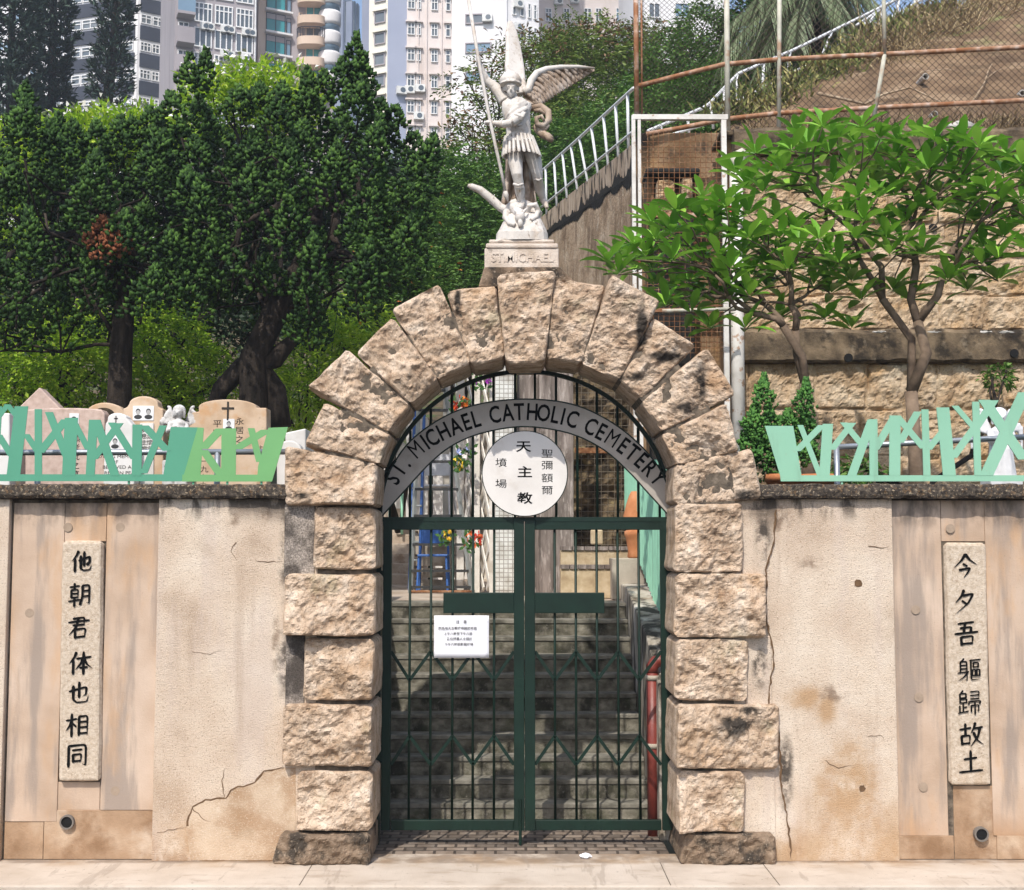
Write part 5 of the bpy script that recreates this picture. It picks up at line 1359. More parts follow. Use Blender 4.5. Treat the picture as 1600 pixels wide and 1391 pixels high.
# chain link fence with rusty rails
M['rustpipe'] = mat('rusting fence pipe', [(.20,.085,.035),(.36,.20,.12),(.52,.42,.36)], 9, .7, .25, 60, layers=[dict(c=(.24,.095,.035), scale=5, lo=.5, hi=.62, amt=.9)])
M['palepipe'] = mat('weathered grey pipe', [(.36,.35,.28),(.48,.46,.38),(.55,.52,.45)], 6, .6, .15, 50, layers=[dict(c=(.32,.15,.07), scale=4, lo=.52, hi=.66, amt=.7)])
YC = 5.25
t = thing('chain_link_fence', 'tall chain link fence with rusty rails on top of the retaining wall', 'fence', (W(1135, 200, YC).x, YC, W(1300, 207, YW).z))
zc_ = W(1300, 207, YW).z
for pts_, nm in (([(995,135),(1065,117),(1130,101),(1218,93),(1378,85),(1600,74),(1900,62)], 'upper_rail'), ([(1010,210),(1065,200),(1135,186),(1218,177),(1378,168),(1600,157),(1900,146)], 'lower_rail')):
    m = MB(); m.tube([W(a, b, YC) for a, b in pts_], .031, 10); m.build(nm, M['rustpipe'], t, smooth=True)
for (a, b), (c, d), r in (((1135,-60),(1137,208),.034), ((1218,-60),(1217,200),.028), ((1380,-60),(1382,86),.026), ((1382,86),(1366,182),.026), ((1760,-60),(1762,208),.03)):
    m = MB(); m.tube([W(a, b, YC-.01), W(c, d, YC-.01)], r, 10); m.build('fence_post', M['palepipe'], t, smooth=True)
m = MB(); m.tube([W(993,-60,YC), W(995,186,YC)], .032, 10); m.tube([W(1002,-60,YC+.03), W(1003,186,YC+.03)], .014, 6); m.build('fence_post', M['rustpipe'], t, smooth=True)
M['link'] = flat('rusty dull link wire', (.085,.06,.045), .6, .3)
wire_mesh('', '', [W(1136,208,YC+.02), W(1900,200,YC+.02), W(1900,-60,YC+.02), W(1136,-60,YC+.02)], .088, .0034, True).build('wire_mesh', M['link'], t)
wire_mesh('', '', [W(998,212,YC+.02), W(1136,188,YC+.02), W(1136,-60,YC+.02), W(998,-60,YC+.02)], .062, .0022, True).build('wire_mesh', M['link'], t)
# white framed steel gate with wire grid in front of the niche
M['whitesteel'] = mat('old white steel paint', [(.52,.49,.45),(.64,.61,.57),(.70,.68,.65)], 6, .6, .1, 50, layers=[dict(c=(.34,.18,.09), scale=9, lo=.56, hi=.66, amt=.8)])
YH = 4.75
t = thing('steel_grille_gate', 'white framed steel gate with rusty wire grid beside the retaining wall', 'gate', (W(995, 560, YH).x, YH, 2.64))
zb_ = 2.64
for px, w in ((991, 6), (1000, 5), (1133, 8)):
    a, b = WB(px-w/2, 600, px+w/2, 181, YH); m = MB(); m.box(a.x, b.x, YH-.03, YH+.03, zb_, b.z); m.build('frame_upright', M['whitesteel'], t, bevel=.004)
a, b = WB(988, 188, 1137, 180, YH); m = MB(); m.box(a.x, b.x, YH-.034, YH+.034, a.z, b.z); m.build('frame_top', M['whitesteel'], t, bevel=.004)
a, b = WB(1003, 340, 1130, 333, YH); m = MB(); m.box(a.x, b.x, YH-.02, YH+.02, a.z, b.z); m.build('frame_rail', M['rustpipe'], t)
a, b = WB(1003, 488, 1130, 482, YH); m = MB(); m.box(a.x, b.x, YH-.02, YH+.02, a.z, b.z); m.build('frame_rail', M['rustpipe'], t)
m = wire_mesh('', '', [W(1004, 335, YH), W(1129, 335, YH), W(1129, 206, YH), W(1004, 206, YH)], .062, .0038, False); m.build('wire_grid', M['rust'], t)
m = wire_mesh('', '', [W(1004, 560, YH+.015), W(1129, 560, YH+.015), W(1129, 341, YH+.015), W(1004, 341, YH+.015)], .062, .0034, False); m.build('wire_grid', M['rust'], t)
# niche: brown stained concrete box behind the gate with a small roofed shelf
M['niche'] = mat('brown water stained concrete', [(.13,.075,.035),(.24,.15,.08),(.36,.25,.155)], 2.4, .92, .4, 40, stretch=(1,1,.6), layers=[dict(c=(.03,.024,.02), scale=2.2, lo=.5, hi=.64, amt=.9), dict(c=(.42,.24,.10), scale=1.6, lo=.54, hi=.7, amt=.6)])
t = thing('concrete_niche', 'brown stained concrete block chamber behind the white grille gate', 'chamber', (W(1065, 400, 6).x, 6, 2.64))
YI = 5.7
a, b = WB(1004, 600, 1178, 207, YI); m = MB(); m.box(a.x-.05, b.x, YI, YI+.5, 2.3, b.z); m.build('back_wall', M['niche'], t, bevel=.02)
a, b = W(1120, 600, YI-.6), W(1200, 216, YI-.62); m = MB(); m.box(W(1140, 600, 5).x, xl+.03, 5.02, YI-.004, 2.3, W(1150, 214, 5).z); m.build('side_pier', M['niche'], t, bevel=.03)
m = MB(); a, b = WB(1128, 222, 1190, 213, 4.95); m.box(W(1120,0,5).x, b.x, 4.9, 5.6, W(1150,216,5).z+.004, W(1150,208,5).z); m.build('lintel_slab', M['ledge'], t, bevel=.015)
t = thing('stone_shelf', 'small dark roofed stone shelf seen through the wire grid', 'shelf', (W(1050, 330, 5.4).x, 5.4, 2.7))
a, b = WB(1008, 276, 1092, 266, 5.3); m = MB(); m.box(a.x, b.x, 5.2, 5.68, a.z, b.z); m.build('roof_slab', M['stain'], t, bevel=.02)
for x0, x1 in ((1010, 1022), (1066, 1078)):
    a, b = WB(x0, 420, x1, 277, 5.35); m = MB(); m.box(a.x, b.x, 5.3, 5.6, 2.6, b.z); m.build('pier', M['niche'], t, bevel=.02)
for x0, x1, y0, y1 in ((1026, 1052, 284, 318), (1066, 1080, 280, 316), (1030, 1060, 322, 345)):
    a, b = WB(x0, y1, x1, y0, 5.25); rough_block([(a.x, b.z), (b.x, b.z), (b.x, a.z), (a.x, a.z)], 5.2, 5.4, seed=x0, bulge=.03).build('stone', M['ashlar'], t)
a, b = WB(1012, 420, 1082, 345, 5.32); m = MB(); m.box(a.x, b.x, 5.22, 5.62, 2.6, b.z); m.build('plinth', M['stain'], t, bevel=.02)
# white drain pipe
x = W(1152, 400, 4.82).x
t = thing('drain_pipe', 'thick white plastic drain pipe running down the corner of the retaining wall', 'pipe', (x, 4.82, 2.64))
zz = W(1152, 262, 4.82).z
m = MB(); m.tube([(x-.02, 4.82, 2.64), (x, 4.82, zz)], .078, 20); m.build('pipe', M['whitesteel'], t, smooth=True)
m = MB(); m.tube([(x, 4.82, zz), (x+.005, 4.83, zz+.08), (x+.06, 4.86, zz+.17), (x+.16, 4.95, zz+.21), (x+.3, 5.2, zz+.22)], .09, 20); m.build('elbow', M['palepipe'], t, smooth=True)
for z in (zz-.01, zz-.7, zz-1.5): m = MB(); m.tube([(x, 4.82, z-.03), (x, 4.82, z+.03)], .088, 20); m.build('collar', M['whitesteel'], t, smooth=True)
a = W(1035, 486, 4.4); b = W(1150, 483, 4.4)
m = MB(); m.tube([a, b], .022, 8); tag(m.build('cross_pipe', M['palepipe'], smooth=True), 'thin pale horizontal pipe joining the drain pipe behind the arch shoulder', 'pipe')
# long ramp wall climbing behind the statue, with white railing
M['shot'] = mat('streaked brown rendered wall', [(.24,.165,.10),(.38,.27,.18),(.52,.40,.285)], 2.4, .95, .9, 22, bump2=(7,1.2,(2.0,2.0,1.2)), layers=[dict(c=(.55,.46,.36), scale=7, stretch=(1.6,1.6,.9), lo=.56, hi=.66, amt=.6), dict(c=(.14,.09,.055), scale=3, stretch=(1.5,1.5,.5), lo=.5, hi=.66, amt=.7)])
M['parapet'] = mat('mould streaked parapet', [(.28,.20,.135),(.42,.32,.235),(.52,.42,.33)], 4, .92, .4, 40, stretch=(2.4,2.4,.5), layers=[dict(c=(.025,.02,.016), scale=4, stretch=(1.8,1.8,.6), lo=.5, hi=.62, amt=.95)])
A0, A1 = (842, 342, 13.0), (992, 222, 6.3)
t = thing('ramp_wall', 'brown retaining wall of the climbing ramp behind the statue', 'wall', (W(*A0).x, 10, 2))
P, Q = [], []
for i in range(41):
    u = i/40; px, py, Y = [a+(b-a)*u for a, b in zip(A0, A1)]; Y = 1/((1-u)/A0[2]+u/A1[2]) if False else Y
    tp = W(px, py, Y); capb = W(px, py+34+14*u, Y)
    P.append([tp+Vector((.25, .1, 0)), tp, Vector((tp.x, tp.y+.01, capb.z)), Vector((tp.x+.05, tp.y+.06, capb.z))])
    Q.append([Vector((tp.x+.0, tp.y+.02, capb.z+.02)), Vector((tp.x+.0, tp.y+.02, capb.z-1.4+.05*math.sin(i))), Vector((tp.x-.02, tp.y+.03, 1.5))])
m = MB(); m.grid(P, flip=True); m.build('parapet', M['parapet'], t, recalc=True)
m = MB(); rows = []; rb = random.Random(9)
for i in range(161):
    u = i/160; px, py, Y = [a+(b-a)*u for a, b in zip(A0, A1)]; tp = W(px, py, Y); cz_ = W(px, py+34+14*u, Y).z
    hi_ = .03+.07*max(0, fbm(u*14, 2, 1, 4)+.35)*3*rb.uniform(.4, 1.2); lo_ = .02+(.05+.08*u)*max(.1, fbm(u*9, 7, 1, 3)+.6)*rb.uniform(.8, 1.2)
    rows.append([Vector((tp.x-.012, tp.y-.012, cz_+hi_)), Vector((tp.x-.012, tp.y-.010, cz_-.005)), Vector((tp.x-.004, tp.y+.010, cz_-lo_))])
m.grid(rows, flip=True); m.build('mould_band', M['stain'], t)
m = MB(); m.grid(Q, flip=True); m.build('wall_face', M['shot'], t, recalc=True)
g = MB(); g.grid([[p[1]+Vector((.05, .0, -.03)), p[1]+Vector((4.0, .6, -.05))] for p in P]); struct(g.build('ramp_path', M['concrete']))
M['wrail'] = mat('white railing paint', [(.56,.57,.58),(.66,.67,.68)], 4, .45, .05)
def ramp_rail(lab, base, top, mid, n, rr_=.024, rp=.021):
    """base/top/mid : two or more (px,py,Y)"""
    def lerp(Lp, u):
        u = u*(len(Lp)-1); i = min(len(Lp)-2, int(u)); f = u-i; return W(*[a*(1-f)+b*f for a, b in zip(Lp[i], Lp[i+1])])
    t = thing('white_railing', lab, 'railing', lerp(base, 0), 'white ramp railings')
    m = MB(); m.tube([lerp(top, k/30) for k in range(31)], rr_, 8); m.build('top_rail', M['wrail'], t, smooth=True)
    m = MB(); m.tube([lerp(mid, k/30) for k in range(31)], rr_*.85, 8); m.build('mid_rail', M['wrail'], t, smooth=True)
    for k in range(n):
        u = (k+.5)/n; m = MB(); m.tube([lerp(base, u), lerp(top, u)], rp, 8); m.build('post', M['wrail'], t, smooth=True)
ramp_rail('white tubular railing on the ramp wall right of the statue', [(846,342,12.8),(990,226,6.4)], [(846,268,12.8),(905,216,10.0),(990,138,6.4)], [(846,324,12.8),(990,205,6.4)], 9)
ramp_rail('white stair railing climbing behind the chain link to the upper right', [(1012,232,7.3),(1110,205,8.0),(1152,170,8.2),(1240,122,9.0),(1350,75,10)], [(1012,205,7.3),(1105,166,8.0),(1152,116,8.2),(1245,76,9.0),(1410,-5,10.5)], [(1012,222,7.3),(1110,192,8.0),(1152,158,8.2),(1240,112,9.0),(1350,66,10)], 9, .024)
ramp_rail('far white railing posts at the head of the slope stairs', [(1330,82,10.6),(1440,28,11.5)], [(1338,40,10.6),(1445,-30,11.5)], [(1330,62,10.6),(1440,0,11.5)], 4, .024)
# far end of the landing: more steps, graves and a thin rail seen through the left of the arch
t = thing('upper_steps', 'pale broad steps rising at the far left end of the landing', 'steps', (-2.9, 9.5, ZL))
for k in range(9):
    m = MB(); m.box(-5.2, -1.55, 9.6+k*.42, 10.5+k*.42, ZL-.1 if k == 0 else ZL+k*.155-.05, ZL+(k+1)*.155); m.build('step', M['landing'], t, bevel=.015)
g = MB(); g.box(-1.5, 3.2, 12.5, 13.2, ZL-.2, ZL+2.6); tag(g.build('terrace_wall', M['white_dirty']), 'low whitewashed terrace wall at the far end of the landing', 'wall')
rail_t = thing('thin_rail', 'thin pale green handrail beside the upper steps', 'handrail', (-2.3, 9.7, ZL))
for a, b in (((609, 860, 9.7), (609, 790, 9.7)), ((628, 835, 11.2), (628, 770, 11.2)), ((609, 790, 9.7), (640, 752, 12.4))):
    m = MB(); m.tube([W(*a), W(*b)], .022, 8); m.build('tube', M['cgreen'], rail_t, smooth=True)
for i, (px, py, w, h, lab) in enumerate(((652, 800, 34, 150, 'pale far headstone behind the blue ladder'), (690, 790, 26, 120, 'narrow white far headstone behind the ladder rungs'), (720, 800, 30, 170, 'white far headstone behind the lattice screen'), (622, 770, 24, 80, 'small cream far headstone above the upper steps'), (604, 760, 20, 110, 'tall pale far headstone beside the arch jamb'))):
    Yg = 11.8+i*.25; c = W(px, py, Yg); a, b = WB(px-w/2, py-h, px+w/2, py-h, Yg); zb0 = ZL
    P_ = [(a.x, zb0), (b.x, zb0), (b.x, b.z-.1)]+[(c.x+(b.x-a.x)/2*math.cos(math.pi*q/10), b.z-.1+.12*math.sin(math.pi*q/10)) for q in range(1, 10)]+[(a.x, a.z-.1)]
    tt = thing('headstone', lab, 'headstone', (c.x, Yg, zb0), 'far headstones'); m = MB(); m.prism(P_, Yg, Yg+.16); m.build('slab', M['whitestone'], tt, bevel=.01)
# ---------------------------------------------------------------- vegetation
def leaf_quads(C, D, Ln, Wd, seed=0, fold=.25):
    """one folded diamond per leaf -> V, F"""
    r = np.random.default_rng(seed); n = len(C)
    D = D/np.linalg.norm(D, axis=1)[:, None]
    U = r.normal(0, 1, (n, 3)); U[:, 2] = np.abs(U[:, 2])+.4
    Sd = np.cross(D, U); Sd /= np.linalg.norm(Sd, axis=1)[:, None]+1e-9
    Nn = np.cross(Sd, D)
    Ln = np.broadcast_to(np.asarray(Ln), (n,))[:, None]; Wd = np.broadcast_to(np.asarray(Wd), (n,))[:, None]
    mid = C+D*Ln*.5
    V = np.stack([C, mid+Sd*Wd*.5+Nn*Wd*fold, C+D*Ln-Nn*Ln*.08, mid-Sd*Wd*.5+Nn*Wd*fold], 1).reshape(-1, 3)
    return V, np.arange(4*n).reshape(-1, 4)
def inpoly(p, poly):
    x, y = p; c = False; j = len(poly)-1
    for i in range(len(poly)):
        xi, yi = poly[i]; xj, yj = poly[j]
        if (yi > y) != (yj > y) and x < (xj-xi)*(y-yi)/(yj-yi)+xi: c = not c
        j = i
    return c
M['bark'] = mat('dark rough bark', [(.008,.006,.004),(.022,.016,.012),(.06,.045,.033)], 6, .95, .9, 30, stretch=(2,2,.4), coord='pos')
M['bark_pale'] = mat('grey brown bark', [(.08,.055,.038),(.15,.105,.072),(.23,.165,.115)], 7, .85, .4, 40, coord='pos')
def limbs(m, root, tips, r_tip, rr, lo=.35, jit=.06, n=6, power=.46, up=.1, sag=0):
    """skeleton that forks from root towards all tips"""
    def go(p, T, par):
        k = len(T); rad = r_tip*k**power
        if k == 1:
            q = T[0]; mid = p.lerp(q, .55)+Vector((rr.uniform(-1,1), rr.uniform(-1,1), rr.uniform(-.4,.8)))*(q-p).length*jit
            m.tube([p, mid, q], [par, (rad+par)/2*.9, rad*.75], n); return
        a, b = rr.sample(T, 2)
        for _ in range(3):
            A = [t for t in T if (t-a).length <= (t-b).length]; B = [t for t in T if (t-a).length > (t-b).length]
            if not A or not B: A, B = T[:k//2], T[k//2:]
            a = sum(A, Vector())/len(A); b = sum(B, Vector())/len(B)
        for G, c in ((A, a), (B, b)):
            d = c-p; q = p+d*(lo+.15*rr.random())+Vector((rr.uniform(-1,1), rr.uniform(-1,1), rr.uniform(-.5,1)+up))*d.length*jit
            rg = r_tip*len(G)**power
            if len(G) == 1: go(p, G, min(par, rg*1.1)); continue
            mid = p.lerp(q, .5)+Vector((rr.uniform(-1,1), rr.uniform(-1,1), rr.uniform(-.6,.6)))*d.length*jit*.6
            m.tube([p, mid, q], [min(par, rg*1.25), rg*1.08, rg], n); go(q, G, rg)
    go(Vector(root), [Vector(t) for t in tips], r_tip*len(tips)**power)

# --- dense dark junipers with twisted flame shaped sprays
M['juniper'] = mat('juniper foliage', [(.004,.013,.003),(.020,.054,.008),(.080,.160,.025)], 1.1, .75, 0, island=.55, lo=.15, hi=.85, spec=.2)
M['juniper_dead'] = mat('dead juniper foliage', [(.12,.035,.012),(.25,.09,.04)], 6, .9, 0, island=.6)
SP_V = np.array([[0,0,0]]+[[math.cos(a)*.5, math.sin(a)*.5, .38] for a in np.arange(5)*2*math.pi/5]+[[0,0,1.0]])
SP_F = np.array([[0,(k+1)%5+1,k+1] for k in range(5)]+[[6,k+1,(k+1)%5+1] for k in range(5)])
def spindles(C, D, ln, wd, seed):
    r = np.random.default_rng(seed); n = len(C)
    D = D/np.linalg.norm(D, axis=1)[:, None]; U = r.normal(0, 1, (n, 3)); X = np.cross(D, U); X /= np.linalg.norm(X, axis=1)[:, None]; Yv = np.cross(D, X)
    V = C[:, None, :]+SP_V[None, :, 0, None]*X[:, None, :]*wd[:, None, None]+SP_V[None, :, 1, None]*Yv[:, None, :]*wd[:, None, None]+SP_V[None, :, 2, None]*D[:, None, :]*ln[:, None, None]
    F = SP_F[None]+(np.arange(n)*7)[:, None, None]
    return V.reshape(-1, 3), F.reshape(-1, 3)
def flames(cl, seed, dens=380, sz=1.0):
    """cl: list of (base point, height, radius, lean)"""
    r = np.random.default_rng(seed); Cs, Ds = [], []
    for (b, h, ra, lean) in cl:
        n = int(dens*h*ra/.2); t = r.uniform(0, 1, n)**.62; ph = r.uniform(0, 2*math.pi, n)
        pr = ra*np.sin(np.clip(t*.9+.1, 0, 1)*math.pi)**.6*(1.2-.85*t)*(1+.30*np.sin(ph*3+t*11+b[0]*5)+.16*np.sin(ph*5-t*17)+.10*r.normal(size=n))
        pr = np.maximum(pr, .02)
        P = np.stack([np.cos(ph)*pr+lean[0]*t*h, np.sin(ph)*pr+lean[1]*t*h, t*h], 1)
        D = np.stack([np.cos(ph)*.9, np.sin(ph)*.9, .55+.9*t], 1)+r.normal(0, .35, (n, 3))
        keep = ~((np.sin(ph) > .35) & (r.uniform(size=n) < .6))
        Cs.append((P+np.array(b))[keep]); Ds.append(D[keep])
    C = np.concatenate(Cs); D = np.concatenate(Ds); n = len(C)
    return spindles(C-D/np.linalg.norm(D, axis=1)[:, None]*.03, D, r.uniform(.05, .10, n)*sz, r.uniform(.042, .078, n)*sz, seed+1)
def juniper(label, poly, trunk, Yc, dep, spacing, seed, spires, dead=None):
    rr = random.Random(seed); xs = [p[0] for p in poly]; ys = [p[1] for p in poly]; pts = []; tries = 0
    while tries < 6000:
        tries += 1
        p = (rr.uniform(min(xs), max(xs)), rr.uniform(min(ys), max(ys)))
        if not inpoly(p, poly): continue
        d = rr.uniform(-1, 1)
        if all((p[0]-q[0])**2+(p[1]-q[1])**2+((d-q[2])*70)**2 > spacing**2 for q in pts): pts.append((p[0], p[1], d))
    cl = []; tips = []
    t = thing('juniper_tree', label, 'tree', W(trunk[-1][0], 700, trunk[-1][2])*1.0, 'dark junipers behind the graves')
    t.location.z = 2.62
    cxm = sum(xs)/len(xs)
    for (px, py, d) in pts:
        Yp = Yc+dep*d; b = W(px, py, Yp); h = rr.uniform(.50, .98); ra = rr.uniform(.17, .29); b.z -= h*.45
        cl.append((tuple(b), h, ra, ((px-cxm)/900+rr.uniform(-.25, .25), rr.uniform(-.25, .1)))); tips.append(b)
    for (px, py, h, ra, ln) in spires:
        b = W(px, py, Yc-.1); cl.append((tuple(b), h, ra, (ln, 0)))
    V, F = flames(cl, seed); npmesh('crown', V, F, M['juniper'], t)
    if dead:
        cl = [(tuple(W(a, b, Yc-dep*1.02)), .34, .15, (.1, -.1)) for a, b in dead]; V, F = flames(cl, seed+5, 420, .85); npmesh('dead_foliage', V, F, M['juniper_dead'], t)
    m = MB(); P = [W(a, b, c) for a, b, c, r in trunk][::-1]; P[0].z = 2.5; Rr = [r for a, b, c, r in trunk][::-1]; m.tube(P, Rr, 12)
    limbs(m, P[-1], rr.sample(tips, min(46, len(tips))), .016, rr, n=5, jit=.12)
    for q in P[1:-1]: limbs(m, q, rr.sample(tips, 7), .014, rr, n=5, jit=.14)
    m.v = [(x+.02*fbm(x*6, z*6, y, 3), y, z+.02*fbm(x*5, y*5, z*3, 3)) for x, y, z in m.v]
    m.build('trunk', M['bark'], t, smooth=True); return t
juniper('dark juniper tree with a brown dead spray, on the left behind the graves', [(-80,540),(-60,330),(0,320),(20,210),(36,175),(62,215),(95,245),(140,240),(190,232),(240,220),(285,250),(308,340),(292,430),(262,490),(225,465),(165,500),(110,505),(40,505)],
    [(205,330,5.6,.07),(198,430,5.6,.11),(188,540,5.55,.14),(184,640,5.5,.17)], 5.6, .9, 66, 21, [(42,205,.62,.16,-.06),(84,240,.5,.16,.1),(150,250,.5,.17,0),(236,230,.5,.16,-.05),(182,245,.5,.16,.1),(118,250,.5,.17,-.1),(10,310,.6,.2,-.1),(205,240,.45,.15,.0)], [(150,398),(168,412),(158,384),(184,402)])
juniper('largest dark juniper tree with a pointed top right of centre, left of the statue', [(276,190),(298,150),(330,180),(350,215),(400,205),(470,190),(515,170),(548,125),(570,130),(585,195),(612,225),(645,265),(640,300),(655,350),(640,410),(600,400),(585,470),(545,505),(490,510),(440,505),(390,480),(345,490),(305,460),(282,420),(268,300)],
    [(500,300,6.0,.08),(480,400,5.9,.12),(430,490,5.8,.16),(395,560,5.7,.17),(400,640,5.7,.19)], 5.8, .95, 66, 33, [(554,138,.72,.15,.03),(530,165,.6,.17,.05),(568,160,.6,.14,.02),(296,165,.66,.16,-.02),(318,150,.6,.14,.04),(480,180,.6,.15,0),(505,175,.55,.14,.02),(440,185,.45,.2,0),(612,220,.45,.19,.08),(642,255,.40,.18,.1),(372,190,.45,.2,0),(405,185,.45,.2,0),(560,190,.5,.24,.05),(590,210,.45,.22,.08)])
# leaning old trunk crossing under the crown
m = MB(); m.tube([W(432,668,5.9), W(425,610,5.9), W(408,575,5.8), W(380,560,5.6)], [.20,.18,.12,.05], 12); m.tube([W(330,650,5.7), W(345,610,5.7), W(378,575,5.75), W(430,560,5.8), W(470,520,5.9)], [.10,.12,.14,.13,.06], 12)
m.v = [(x+.03*fbm(x*5, z*5, y, 3), y, max(2.5, z)) for x, y, z in m.v]
tag(m.build('old_tree_trunk', M['bark'], smooth=True), 'leaning gnarled bare trunk beneath the largest juniper', 'trunk')

# --- feathery and leafy trees and bushes behind
def foliage(blobs, n, ln, wd, seed, spray=0, droop=.2, flat_=.6):
    """blobs: (px,py,Y,rx,ry,rz in m); leaves on and in the shells of the blobs, optionally as sprays of leaflets"""
    r = np.random.default_rng(seed); vol = np.array([b[3]*b[5] for b in blobs]); ks = (n*vol/vol.sum()).astype(int)+1; C, D = [], []
    for b, k in zip(blobs, ks):
        o = np.array(W(b[0], b[1], b[2])); k2 = max(1, k//(spray or 1)); u = r.normal(size=(k2, 3)); u /= np.linalg.norm(u, axis=1)[:, None]
        rad = r.uniform(.45, 1.0, (k2, 1))**.5*(1+.18*np.sin(u[:, :1]*7+u[:, 2:]*9+b[0]))
        P = o+u*rad*np.array(b[3:6]); dd = u*.7+r.normal(0, .6, (k2, 3)); dd[:, 2] = dd[:, 2]*flat_-droop
        if spray:
            dd /= np.linalg.norm(dd, axis=1)[:, None]; s = np.linspace(0, 1, spray)[None, :, None]; L_ = ln*4.2
            sd_ = np.cross(dd, np.array([0, 0, 1.0])+r.normal(0, .3, (k2, 3))); sd_ /= np.linalg.norm(sd_, axis=1)[:, None]+1e-6
            Q = P[:, None, :]+dd[:, None, :]*s*L_+np.array([0, 0, -1.0])*(s**2)*L_*.3
            sg = np.where(np.arange(spray) % 2 == 0, 1.0, -1.0)[None, :, None]
            E = dd[:, None, :]*.55+sd_[:, None, :]*sg+np.zeros_like(Q)
            C.append(Q.reshape(-1, 3)); D.append(E.reshape(-1, 3))
        else: C.append(P); D.append(dd)
    C = np.concatenate(C); D = np.concatenate(D); n = len(C)
    return leaf_quads(C, D, r.uniform(.7, 1.25, n)*ln, r.uniform(.75, 1.2, n)*wd, seed+2)
def leafy(name, label, cat, blobs, n, ln, wd, mt, seed, spray=0, droop=.2, root=None, bark=None, group=None, extra=None, rt=.03):
    Y = sum(b[2] for b in blobs)/len(blobs); px = sum(b[0] for b in blobs)/len(blobs); lowp_ = max(b[1] for b in blobs)
    c = W(px if root is None else root[0], lowp_ if root is None else root[1], Y); gz = 2.62 if Y < 12 else 1.85+(Y-12)*.35
    if root is None: c.z = min(c.z, gz)
    t = thing(name, label, cat, c, group)
    V, F = foliage(blobs, n, ln, wd, seed, spray, droop); npmesh('crown', V, F, mt, t)
    if extra:
        V, F = foliage([(b[0], b[1]-3, b[2]-.1, b[3]*1.03, b[4]*1.03, b[5]*1.05) for b in (blobs if len(extra) < 5 else extra[4])], extra[0], extra[1], extra[2], seed+9, 0, .0); npmesh('blossom', V, F, extra[3], t)
    rr = random.Random(seed); m = MB(); tips = []
    for b in blobs:
        for _ in range(4): o = W(b[0], b[1], b[2]); tips.append(o+Vector((rr.uniform(-.6,.6)*b[3], rr.uniform(-.5,.5)*b[4], rr.uniform(-.5,.6)*b[5])))
    limbs(m, c, tips, rt*.5, rr, n=6, jit=.1); m.build('trunk', bark or M['bark'], t, smooth=True); return t
def leafmat(name, a, b, c, trans=.25, rough=.55): return mat(name, [a, b, c], 1.1, rough, 0, island=.6, lo=.15, hi=.85, trans=trans, spec=.3)
M['lf_bright'] = leafmat('bright yellow green leaves', (.13,.26,.012),(.32,.52,.03),(.55,.68,.07), .4)
M['lf_mid'] = leafmat('mid green leaves', (.028,.078,.013),(.075,.17,.026),(.15,.27,.045))
M['lf_dark'] = leafmat('deep green leaves', (.010,.034,.009),(.030,.082,.018),(.075,.155,.035))
M['lf_shade'] = leafmat('shade darkened leaves', (.003,.010,.004),(.010,.028,.008),(.028,.062,.016), .05)  # near-black leaf colour stands in for shade in the juniper gaps
M['lf_olive'] = leafmat('olive feathery leaves', (.06,.105,.016),(.13,.20,.032),(.23,.29,.06))
M['lf_brown'] = leafmat('brown seed pods and old leaves', (.10,.05,.025),(.20,.11,.055),(.30,.19,.10), .1)
M['white_fl'] = mat('white blossom', [(.62,.60,.52),(.75,.74,.70)], 9, .6, 0, island=.5)
M['orange_fl'] = mat('orange blossom', [(.55,.14,.03),(.70,.26,.06)], 9, .6, 0, island=.5)
# bright shrubs under the junipers
leafy('garden_shrub', 'bright yellow green shrub seen left of the first juniper trunk', 'shrub', [(60,560,7.6,1.0,.7,.8),(120,595,7.5,.8,.6,.6),(20,610,7.5,.7,.6,.6),(135,535,7.8,.6,.6,.5)], 8000, .085, .04, M['lf_bright'], 51, group='bright shrubs behind the graves')
leafy('garden_shrub', 'bright green shrub seen between the two juniper trunks', 'shrub', [(265,560,7.6,.75,.6,.7),(240,620,7.5,.55,.6,.6),(310,600,7.6,.65,.6,.6),(255,515,7.8,.6,.5,.45)], 7500, .085, .030, M['lf_bright'], 52, group='bright shrubs behind the graves')
leafy('garden_shrub', 'light green grassy shrub between the leaning trunk and the arch', 'shrub', [(500,590,7.5,.75,.7,.75),(465,630,7.0,.5,.5,.5),(540,560,8.0,.5,.5,.5),(560,510,8.0,.55,.5,.5)], 7000, .15, .022, M['lf_bright'], 53, group='bright shrubs behind the graves')
leafy('garden_shrub', 'backing shrub with shade-dark leaves low behind the left headstones', 'shrub', [(-40,560,9.8,1.6,.8,1.1),(180,560,10.4,2.0,.8,1.2),(360,560,10.4,1.8,.8,1.2),(100,480,11,1.8,.8,.9),(330,470,11,2.0,.8,.9)], 14000, .11, .05, M['lf_shade'], 54, group='bright shrubs behind the graves')
for q in range(3): pass
m = MB()
for px, py in ((470,560),(482,555),(492,560),(505,552),(478,570)):
    a = W(px, 640, 7.3); b = W(px+(px-486)*1.2, py-70, 7.3); m.tube([a, a.lerp(b, .6), b], [.012,.010,.006], 5)
tag(m.build('bamboo_clump', M['lf_dark'], smooth=True), 'thin bare upright canes left of the arch shoulder', 'canes')
